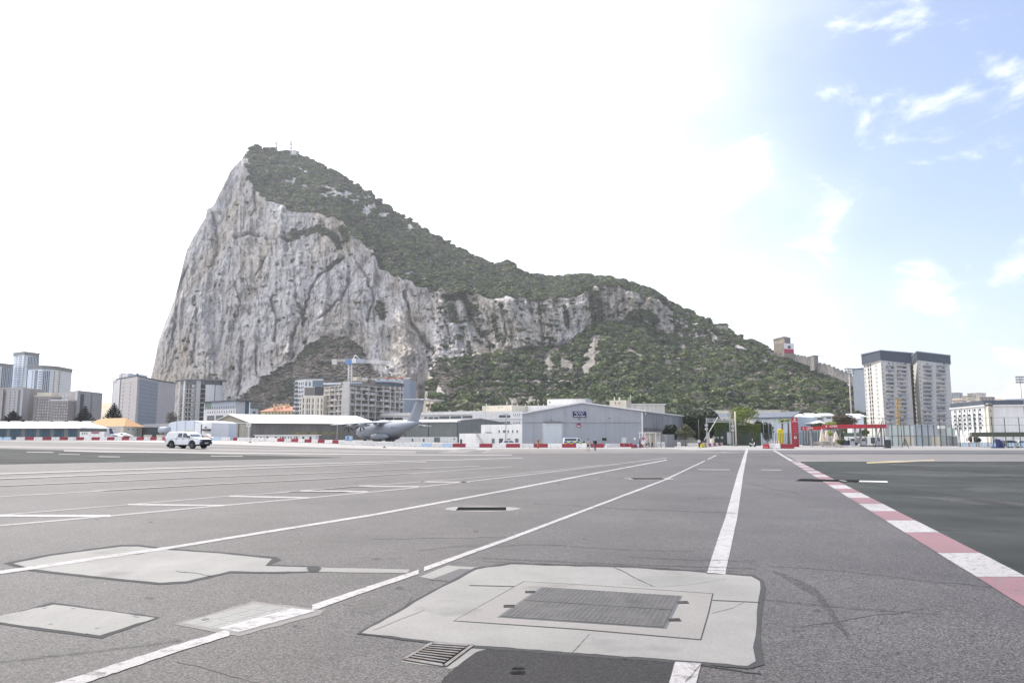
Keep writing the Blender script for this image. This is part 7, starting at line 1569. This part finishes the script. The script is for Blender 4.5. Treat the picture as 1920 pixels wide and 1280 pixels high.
mb.add(vs,[tuple(range(n))[::-1],tuple(range(3*n,4*n))]+[(j*n+k,j*n+(k+1)%n,(j+1)*n+(k+1)%n,(j+1)*n+k) for j in range(3) for k in range(n)])
body=mb.build('body',CARW,TR)
MB().box(-2.5,2.4,-.8,.8,.32,.55).build('chassis',BLACK,TR)
def side(name,pts,mt,par=TR,d=.012):
    for s_ in (1,-1):
        a=[(x,s_*(half(z,x)+d),z) for x,z in pts]; b_=[(x,s_*(half(z,x)-.02),z) for x,z in pts]; k=len(pts)
        MB().add(a+b_,[tuple(range(k))]+[(i,(i+1)%k,k+(i+1)%k,k+i) for i in range(k)]).build(name,mt,par)
side('rear_side_window',[(-.78,1.27),(-.72,1.70),(-.12,1.70),(-.10,1.25)],GLS); side('front_side_window',[(.02,1.25),(.02,1.70),(.42,1.70),(.88,1.28),(.86,1.22)],GLS)
side('canopy_joint',[(-.93,1.10),(-.93,1.82),(-.91,1.82),(-.91,1.10)],MGREY); side('bed_joint',[(-2.6,1.115),(-2.6,1.135),(-.93,1.135),(-.93,1.115)],LGREY); side('door_seam',[(-.05,.5),(-.05,1.2),(-.035,1.2),(-.035,.5)],LGREY); side('door_seam',[(-.93,.5),(-.93,1.1),(-.915,1.1),(-.915,.5)],LGREY); side('door_seam',[(.95,.5),(.95,1.2),(.965,1.2),(.965,.5)],LGREY)
side('door_handle',[(-.80,1.08),(-.80,1.13),(-.62,1.13),(-.62,1.08)],MGREY,d=.03); side('door_handle',[(.06,1.08),(.06,1.13),(.24,1.13),(.24,1.08)],MGREY,d=.03); side('sill_bar',[(-1.0,.36),(-1.0,.45),(.92,.45),(.92,.36)],BLACK,d=.06)
side('tail_light',[(-2.64,.80),(-2.62,1.10),(-2.52,1.10),(-2.52,.80)],mat('tail_light_red',(.25,.01,.02),.3),d=.02); side('side_sticker',[(-2.2,1.35),(-2.15,1.66),(-1.1,1.68),(-1.1,1.37)],WPL,d=.006)
MB().add([(1.13,-.74,1.29),(1.13,.74,1.29),(.53,.64,1.785),(.53,-.64,1.785)],[(0,1,2,3)]).build('windscreen',GLG,TR)
o=bpy.data.objects[-1] if False else None
MB().box(2.3,2.68,-.82,.82,.50,.78).build('bumper',DGREY,TR); MB().box(2.55,2.66,-.50,.50,.80,1.03).build('grille',BLACK,TR)
for s_ in (1,-1):
    MB().box(2.36,2.62,s_*.68-.14,s_*.68+.14,.86,1.0).build('headlight',GLB,TR)
    MB().box(.95,1.10,s_*.98-.1,s_*.98+.1,1.22,1.42).build('wing_mirror',BLACK,TR)
    for cx in (xr,xf):
        w=MB().tube((cx,s_*.66,wr),(cx,s_*.93,wr),wr,n=26).build('tyre',BLACK,TR); MB().tube((cx,s_*.931,wr),(cx,s_*.94,wr),.24,n=18).build('rim',DGREY,w)
        for k in range(6): a=k*math.pi/3; MB().bar((cx,s_*.945,wr),(cx+.2*math.cos(a),s_*.945,wr+.2*math.sin(a)),.05,.012).build('spoke',MGREY,w)
        n=10; ar=[(cx+.47*math.cos(math.pi*k/n),.44+.46*math.sin(math.pi*k/n)) for k in range(n+1)]; ar2=[(cx+.515*math.cos(math.pi*k/n),.455+.51*math.sin(math.pi*k/n)) for k in range(n+1)]
        A_=[(x,s_*.95,z) for x,z in ar]; B_=[(x,s_*.95,z) for x,z in ar2]; MB().add(A_+B_,[(k,k+1,n+2+k,n+1+k) for k in range(n)]).build('arch_flare',BLACK,TR)
    MB().box(xr-.62,xr-.56,s_*.8-.12,s_*.8+.12,.18,.55).build('mud_flap',BLACK,TR)
MB().box(2.681,2.69,-.26,.26,.56,.68).build('number_plate',WPL,TR)
mb=MB(); 
for s_ in (-1,1): mb.bar((2.72,s_*.5,.55),(2.74,s_*.5,1.0),.05)
mb.bar((2.74,-.62,.98),(2.74,.62,.98),.05).build('bull_bar',BLACK,TR)
MB().box(-.2,.1,-.5,.5,1.86,1.94).build('beacon_bar',YPL,TR); MB().tube((1.3,.7,1.2),(1.1,.75,1.75),.015,n=5).build('aerial',BLACK,TR)
MB().box(.2,.5,.25,.6,1.1,1.55).ball((.3,.42,1.62),.11,.11,.13,8,6).build('driver_seat',DGREY,TR)
# ================================================================ POLICE VAN
VY=170; vp=gp_at(1077,VY); V=thing('police_van','white police van with blue and yellow checks parked by the roller door','police van',(vp.x,VY,0),R(3),local=True)
prof=[(-2.4,.35),(-2.45,1.0),(-2.35,1.92),(-2.2,2.0),(.7,2.0),(.95,1.92),(1.75,1.18),(2.35,1.0),(2.5,.8),(2.5,.35)]
MB().loft([[(x,y*(1-.08*max(0,z-1)),z) for x,z in prof] for y in (-.95,.95)],sm=False).build('body',CARW,V)
def vs_(name,x0,x1,z0,z1,mt,d=.015,pts=None):
    q=pts or [(x0,z0),(x1,z0),(x1,z1),(x0,z1)]
    for s_ in (-1,1): MB().add([(x,s_*(.95*(1-.08*max(0,z-1))+d),z) for x,z in q],[tuple(range(len(q)))]).build(name,mt,V)
vs_('side_window',-2.2,.35,1.35,1.85,GLS); vs_('cab_window',0,0,0,0,GLS,pts=[(.55,1.3),(.55,1.85),(.85,1.85),(1.5,1.25)])
YV=mat('fluorescent_yellow',(.55,.62,.03),.5,var=.03); BV=mat('police_blue',(.02,.07,.35),.5,var=.03)
for k in range(7):
    for j in range(2): x=-2.38+k*.66; vs_('blue_check' if (k+j)%2 else 'yellow_check',x,x+.65,.6+j*.32,.6+j*.32+.31,BV if (k+j)%2 else YV)
vs_('blue_flash',0,0,0,0,BV,.02,[(1.9,.9),(2.3,.9),(1.75,1.12),(1.1,1.25)])
for s_ in (-1,1):
    for x in (-1.6,1.6): MB().tube((x,s_*.8,.35),(x,s_*.98,.35),.35,n=16).build('wheel',BLACK,V)
MB().box(-2.1,-1.2,-.5,.5,2.02,2.15).build('light_bar',BLUEP,V); MB().add([(1.77,-.8,1.2),(1.77,.8,1.2),(.98,.75,1.93),(.98,-.75,1.93)],[(0,1,2,3)]).build('windscreen',GLS,V)
# ================================================================ LIGHT AIRCRAFT
PY_=196; pp=gp_at(229,PY_); A=thing('light_aircraft','small white and navy light aeroplane parked behind the barriers, before the bungalow','light aircraft',(pp.x,PY_,pp.z),R(-12),local=True)
st_=[(-3.6,.06,.06,1.5),(-3.0,.16,.2,1.42),(-1.6,.4,.42,1.25),(-.3,.58,.62,1.25),(.8,.58,.60,1.2),(1.6,.45,.40,1.12),(2.3,.28,.28,1.08),(2.6,.08,.08,1.05)]
n=14; MB().loft([[(x,ry*math.cos(2*math.pi*k/n),cz+rz*math.sin(2*math.pi*k/n)) for k in range(n)] for x,ry,rz,cz in st_]).build('fuselage',WPL,A)
MB().loft([[(x,ry*math.cos(2*math.pi*k/n)*1.02,cz-rz*.35+rz*.7*math.sin(2*math.pi*k/n)) for k in range(n)] for x,ry,rz,cz in st_[1:-1]]).build('navy_belly',NAVY,A)
MB().hexa([(-3.7,-.05,1.5),(-2.5,-.05,1.5),(-2.5,.05,1.5),(-3.7,.05,1.5),(-4.0,-.04,3.0),(-3.35,-.04,3.0),(-3.35,.04,3.0),(-4.0,.04,3.0)]).build('fin',NAVY,A)
MB().box(-3.9,-3.1,-1.5,1.5,2.85,2.93).build('tailplane',NAVY,A); MB().box(-.5,.9,-5.2,5.2,.85,.98).build('wing',WPL,A)
for s_ in (-1,1): MB().ball((.9,s_*1.9,.98),.9,.28,.28).build('engine_pod',WPL,A); MB().tube((.1,s_*1.6,.0),(.1,s_*1.6,.5),.2,.06,n=10).build('wheel_leg',BLACK,A); MB().box(-.1,.5,s_*.60-.02,s_*.60+.02,1.35,1.65).build('cabin_window',GLS,A)
MB().tube((2.0,0,.0),(2.0,0,.4),.15,.05,n=8).build('nose_wheel',BLACK,A); MB().box(1.0,1.5,-.38,.38,1.42,1.58).build('windscreen',GLS,A)
# ================================================================ MILITARY TRANSPORT
MY=290; c=at(722,800,MY); MG=gz(c.x,MY)
T=thing('transport_aircraft','large grey four-propeller military transport aeroplane seen from behind, high T-tail','aeroplane',(c.x,MY,MG),R(130.5),local=True)
n=28
def ell(x,ry,rz,cz,n=n): return [(x,ry*math.cos(2*math.pi*k/n),cz+rz*math.sin(2*math.pi*k/n)) for k in range(n)]
st_=[(20.5,.3,.3,3.2),(19.8,1.1,1.0,3.3),(18.0,2.0,2.0,3.7),(15.5,2.7,2.75,4.0),(12,2.85,2.95,4.1),(4,2.85,2.95,4.1),(-4,2.85,2.95,4.1),(-8,2.75,2.75,4.35),(-12,2.3,2.25,4.95),(-16,1.7,1.6,5.6),(-20,1.0,1.0,6.2),(-22.6,.45,.5,6.55),(-23.6,.1,.12,6.65)]
MB().loft([ell(*s) for s in st_]).build('fuselage',AIRGREY,T)
MB().loft([ell(x,r1,r2,7.0,20) for x,r1,r2 in ((6.5,.3,.1),(5,1.9,.7),(1.5,2.3,1.0),(-2,2.0,.8),(-5.5,.3,.1))]).build('wing_fairing',AIRLITE,T)
for s_ in (1,-1):
    MB().loft([[(x,s_*2.55+r1*math.cos(2*math.pi*k/18),1.75+r2*math.sin(2*math.pi*k/18)) for k in range(18)] for x,r1,r2 in ((6,.1,.1),(4.8,.8,.9),(2,1.15,1.25),(-3,1.15,1.25),(-5.6,.7,.7),(-6.8,.1,.1))]).build('gear_sponson',AIRGREY,T)
    for x in (3,.8,-1.4): MB().tube((x,s_*2.3,.62),(x,s_*3.1,.62),.62,n=18).build('main_wheel',BLACK,T)
    def aero(x,y,z,ch,th): return [(x,y,z),(x-ch*.1,y,z+th*.5),(x-ch*.4,y,z+th*.55),(x-ch,y,z),(x-ch*.4,y,z-th*.4),(x-ch*.1,y,z-th*.4)]
    MB().loft([aero(4.2,s_*0,7.1,6.6,1.0),aero(3.7,s_*7,6.9,5.2,.75),aero(2.4,s_*21.2,5.9,2.6,.35)],sm=False).build('wing',AIRLITE,T)
    for y in (4.5,8.5,12,16): 
        zz=7.0-y*.055; MB().loft([[(x,s_*y+.22*r1*math.cos(2*math.pi*k/8),zz-.45+.4*r1*math.sin(2*math.pi*k/8)) for k in range(8)] for x,r1 in ((1,.3),(-.5,1),(-2.4,.9),(-3.4-.0*y,.2))]).build('flap_fairing',AIRGREY,T)
    for y in (6.2,11.6):
        zz=6.75-y*.055+.0; x0=3.9-y*.09
        MB().loft([[(x,s_*y+r1*math.cos(2*math.pi*k/14),zz-.25+r2*math.sin(2*math.pi*k/14)) for k in range(14)] for x,r1,r2 in ((x0+3.2,.45,.45),(x0+2.8,.62,.75),(x0+.5,.65,.8),(x0-2,.5,.5),(x0-3,.1,.1))]).build('engine_nacelle',AIRGREY,T)
        pr=MB().loft([[(x,s_*y+r1*math.cos(2*math.pi*k/12),zz-.25+r1*math.sin(2*math.pi*k/12)) for k in range(12)] for x,r1 in ((x0+3.25,.42),(x0+3.8,.32),(x0+4.15,.04))]).build('spinner',DGREY,T)
        for k in range(8):
            a=k*math.pi/4+.25+y; d=Vector((0,math.cos(a),math.sin(a))); e=Vector((.55,-math.sin(a)*.8,math.cos(a)*.8)).normalized(); o=Vector((x0+3.5,s_*y,zz-.25))
            vs=[]; 
            for rr,w in ((.3,.12),(1.0,.22),(1.8,.24),(2.45,.16),(2.66,.04)): sw=Vector((0,math.sin(a),-math.cos(a)))*(rr*.06*rr*.4); vs+=[o+d*rr+sw-e*w,o+d*rr+sw+e*w]
            m=MB(); m.add(vs,[(2*i,2*i+1,2*i+3,2*i+2) for i in range(4)]); off=Vector((.03,0,0)); m.add([v+off for v in vs],[(2*i+2,2*i+3,2*i+1,2*i) for i in range(4)]); m.build('propeller_blade',BLACK,pr)
    MB().loft([aero(-21.2,0,14.55,3.9,.5),aero(-23.6,s_*9.3,14.45,1.8,.22)],sm=False).build('tailplane',AIRLITE,T)
MB().loft([[(x0,-.0,z),(x0-ch*.3,.32*w,z),(x0-ch,.05,z),(x0-ch,-.05,z),(x0-ch*.3,-.32*w,z)] for x0,z,ch,w in ((-12.5,6.6,9.5,1.2),(-15.2,7.5,7.6,1),(-18.0,11,6.2,.8),(-20.6,14.5,5.2,.7))],sm=False).build('fin',AIRGREY,T)
MB().loft([ell(x,r1,r1*.9,14.5,12) for x,r1 in ((-19.8,.05),(-20.8,.38),(-24.5,.36),(-26.2,.05))]).build('tail_bullet',AIRLITE,T)
MB().loft([ell(x,r1,.25,z_,12) for x,r1,z_ in ((-8,1.7,1.95),(-12,1.5,2.95),(-16,1.0,4.2))]).build('ramp_door',MGREY,T)
MB().tube((14.5,-.4,.45),(14.5,.4,.45),.45,n=16).build('nose_wheel',BLACK,T); MB().box(14.3,14.6,-.12,.12,.5,1.6).build('nose_gear_leg',STEEL,T)
for s_ in (1,-1): MB().tube((-9.2,s_*2.72,5.0),(-9.2,s_*2.76,5.0),.32,n=14).build('roundel',NAVY,T); MB().box(-11.4,-10.1,s_*2.5-.03,s_*2.5+.14*s_+.03,4.9,5.15).build('serial_print',MGREY,T)
p=at(655,826,232); t=thing('ground_power_unit','blue and white ground power unit standing under the left wing','ground unit',(p.x,232,gz(p.x,232))); g=gz(p.x,232); MB().box(p.x-1.0,p.x+.9,231,232.6,g+.3,g+1.7).build('cabinet',BPL,t); MB().box(p.x-.6,p.x+.1,230.94,230.99,g+.5,g+1.5).build('blue_panel',BLUEP,t)
for dx in (-.7,.6): MB().tube((p.x+dx,230.9,g+.25),(p.x+dx,231.1,g+.25),.25,n=12).build('wheel',BLACK,t)
# ================================================================ PEOPLE
HAIR=mat('dark_hair',(.02,.015,.012),.7,var=.2,scale=20)
def cloth(n,c): return mat(n,c,.85,var=.12,scale=6)
CL={k:cloth('cloth_'+k,c) for k,c in dict(black=(.015,.015,.018),navy=(.02,.03,.08),grey=(.22,.21,.21),white=(.68,.68,.70),skyblue=(.35,.5,.65),pinkgrey=(.42,.34,.34),hiviz=(.50,.62,.05),khaki=(.25,.21,.15)).items()}
def skin(name,pts,edges,mt,par,sub=1,root=0):
    me=bpy.data.meshes.new(name); me.from_pydata([p[:3] for p in pts],edges,[]); o=bpy.data.objects.new(name,me); COL.objects.link(o); o.parent=par; me.materials.append(mt)
    md=o.modifiers.new('skin','SKIN'); sv=me.skin_vertices
    layer=sv[0] if len(sv) else None
    if layer is None:
        import bmesh
        bm=bmesh.new(); bm.from_mesh(me); bm.verts.layers.skin.verify(); bm.to_mesh(me); bm.free(); layer=me.skin_vertices[0]
    for i,p in enumerate(pts): layer.data[i].radius=(p[3],p[4] if len(p)>4 else p[3]); layer.data[i].use_root=(i==root)
    s=o.modifiers.new('sub','SUBSURF'); s.levels=sub; s.render_levels=sub
    return o
def person(lab,px_,Y,shirt,legs,rz=0,stride=.25,h=1.74,shorts=False,cap=None,bag=None,arm=.15,hair=HAIR):
    p=gp_at(px_,Y); t=thing('person',lab,'person',tuple(p),rz,local=True); k=h/1.74; s=stride
    J=dict(pel=(0,0,.95,.13,.10),wa=(0,0,1.12,.12,.09),ch=(0,0,1.34,.15,.10),nk=(0,.0,1.50,.055,.055),hd=(0,-.02,1.60,.085,.10),tp=(0,-.01,1.72,.06,.07),
     sl=(-.18,0,1.42,.06,.06),el=(-.25,.02+arm*.5,1.16,.042,.042),wl=(-.25,-.10+arm*.2,.94,.03,.03),ha_l=(-.25,-.14,.86,.035,.02),
     sr=(.18,0,1.42,.06,.06),er=(.25,.02-arm*.5,1.16,.042,.042),wr_=(.25,-.16-arm*.3,.97,.03,.03),ha_r=(.25,-.2,.89,.035,.02),
     hl=(-.09,0,.88,.09,.09),kl=(-.10,-s*.45-.02,.50,.06,.06),al=(-.10,-s*.7+.03,.10,.04,.04),tl=(-.10,-s*.7-.13,.04,.04,.03),
     hr=(.09,0,.88,.09,.09),kr=(.10,s*.3-.03,.50,.06,.06),ar=(.10,s*.8,.12,.04,.04),tr=(.10,s*.8-.13,.04,.04,.03))
    nm=list(J); ix={a:i for i,a in enumerate(nm)}
    E=[('pel','wa'),('wa','ch'),('ch','nk'),('nk','hd'),('hd','tp'),('ch','sl'),('sl','el'),('el','wl'),('wl','ha_l'),('ch','sr'),('sr','er'),('er','wr_'),('wr_','ha_r'),('pel','hl'),('hl','kl'),('kl','al'),('al','tl'),('pel','hr'),('hr','kr'),('kr','ar'),('ar','tr')]
    P=[tuple(v*k for v in J[a]) for a in nm]; skin('body',P,[(ix[a],ix[b]) for a,b in E],SKIN,t)
    def sub_(names,ed,g,mt,name,fix={}):
        P=[]; 
        for a in names:
            q=list(fix.get(a,J[a])); q[3]+=g; q[4]+=g; P.append(tuple(v*k for v in q))
        i2={a:i for i,a in enumerate(names)}; skin(name,P,[(i2[a],i2[b]) for a,b in ed],mt,t)
    sub_(['wa','pel','ch','sl','el','sr','er'],[('pel','wa'),('wa','ch'),('ch','sl'),('sl','el'),('ch','sr'),('sr','er')],.018,shirt,'shirt')
    if shorts: sub_(['pel','hl','kl','hr','kr'],[('pel','hl'),('hl','kl'),('pel','hr'),('hr','kr')],.02,legs,'shorts',{'pel':(0,0,.97,.13,.10)})
    else: sub_(['pel','hl','kl','al','hr','kr','ar'],[('pel','hl'),('hl','kl'),('kl','al'),('pel','hr'),('hr','kr'),('kr','ar')],.02,legs,'trousers')
    MB().ball((0,.015*k,1.655*k),.098*k,.112*k,.095*k,12,8).build('hair' if not cap else 'cap',cap or hair,t)
    for sx_ in (-.035,.035): MB().ball((sx_*k,-.112*k,1.61*k),.012,.008,.01,6,4).build('eye',BLACK,t)
    MB().ball((0,-.122*k,1.585*k),.013,.02,.02,6,4).build('nose',SKIN,t)
    for y_ in (-1,1):
        q=J['tl'] if y_<0 else J['tr']; MB().ball((q[0]*k,(q[1]+.06)*k,.045*k),.05,.14,.045,10,6).build('shoe',BLACK if cap is None else CL['white'],t)
    if bag: MB().box(-.15,.15,.13,.32,1.0*k,1.45*k).build('backpack',bag,t)
    return t
person('person in dark shorts and grey top walking left of the walking pair',1102.5,112,CL['pinkgrey'],CL['black'],R(160),.4,shorts=True,bag=None)
person('person in black with a pale cap walking right of the walking pair',1115.5,108,CL['black'],CL['grey'],R(185),.3,bag=CL['black'],cap=CL['skyblue'])
person('person all in black standing at the left end of the kiosk',1199.5,154,CL['black'],CL['black'],R(90),.08,1.8)
person('person in a sky blue top and dark shorts walking before the kiosk',1212.5,142,CL['skyblue'],CL['black'],R(200),.4,1.7,shorts=True,cap=CL['white'])
person('person in a yellow green safety vest under the kiosk roof',1217,166.5,CL['hiviz'],CL['black'],R(20),.08,1.78)
person('person in khaki standing at the right post of the kiosk',1223,160,CL['khaki'],CL['black'],R(-40),.1,1.72)
person('person in a white shirt and black trousers beside the yellow barrier',1311,152,CL['white'],CL['black'],R(10),.08,1.82)
person('person in dark clothes seen behind the crowd barriers',1258,185,CL['grey'],CL['navy'],R(70),.2,1.7)
# motor scooter under the ivy
p=gp_at(1411,178); t=thing('motor_scooter','dark blue and white motor scooter with its rider by the ivy wall','scooter',(p.x,178,0),R(20),local=True)
for x in (-.55,.6): MB().tube((x,-.06,.27),(x,.06,.27),.27,n=16).build('wheel',BLACK,t)
MB().loft([[(x,w*math.cos(2*math.pi*k/10),z+h_*math.sin(2*math.pi*k/10)) for k in range(10)] for x,w,z,h_ in ((-.9,.05,.75,.05),(-.6,.2,.65,.2),(-.1,.2,.55,.22),(.2,.15,.4,.1),(.45,.16,.6,.3),(.6,.05,.9,.2))]).build('bodywork',WPL,t); MB().bar((.5,-.3,1.05),(.5,.3,1.05),.04).build('handlebar',BLACK,t); MB().box(-.7,0,-.16,.16,.78,.88).build('seat',BLACK,t)
rd=person('person in navy riding the scooter by the ivy wall',1411,178,CL['navy'],CL['black'],R(110),.12,1.7,cap=CL['white']); rd.location.z=.06
# two gulls in front of the cliff
for x,y,Y,lab in ((796,523,300,'white gull gliding left, high before the wooded edge of the cliff'),(880,526,320,'small white gull gliding right, high before the woods')):
    p=at(x,y,Y); t=thing('gull',lab,'bird',tuple(p)); MB().ball(p,.28,.09,.09,10,6).build('body',WPL,t)
    for s_ in (-1,1): MB().add([p+Vector((.08,0,.05)),p+Vector((-.1,0,.05)),p+Vector((s_*.5-.05,-.05,.22)),p+Vector((s_*1.1-.15,0,.1)),p+Vector((s_*.5+.12,.05,.2))],[(0,1,2,3,4)]).build('wing',WPL,t)
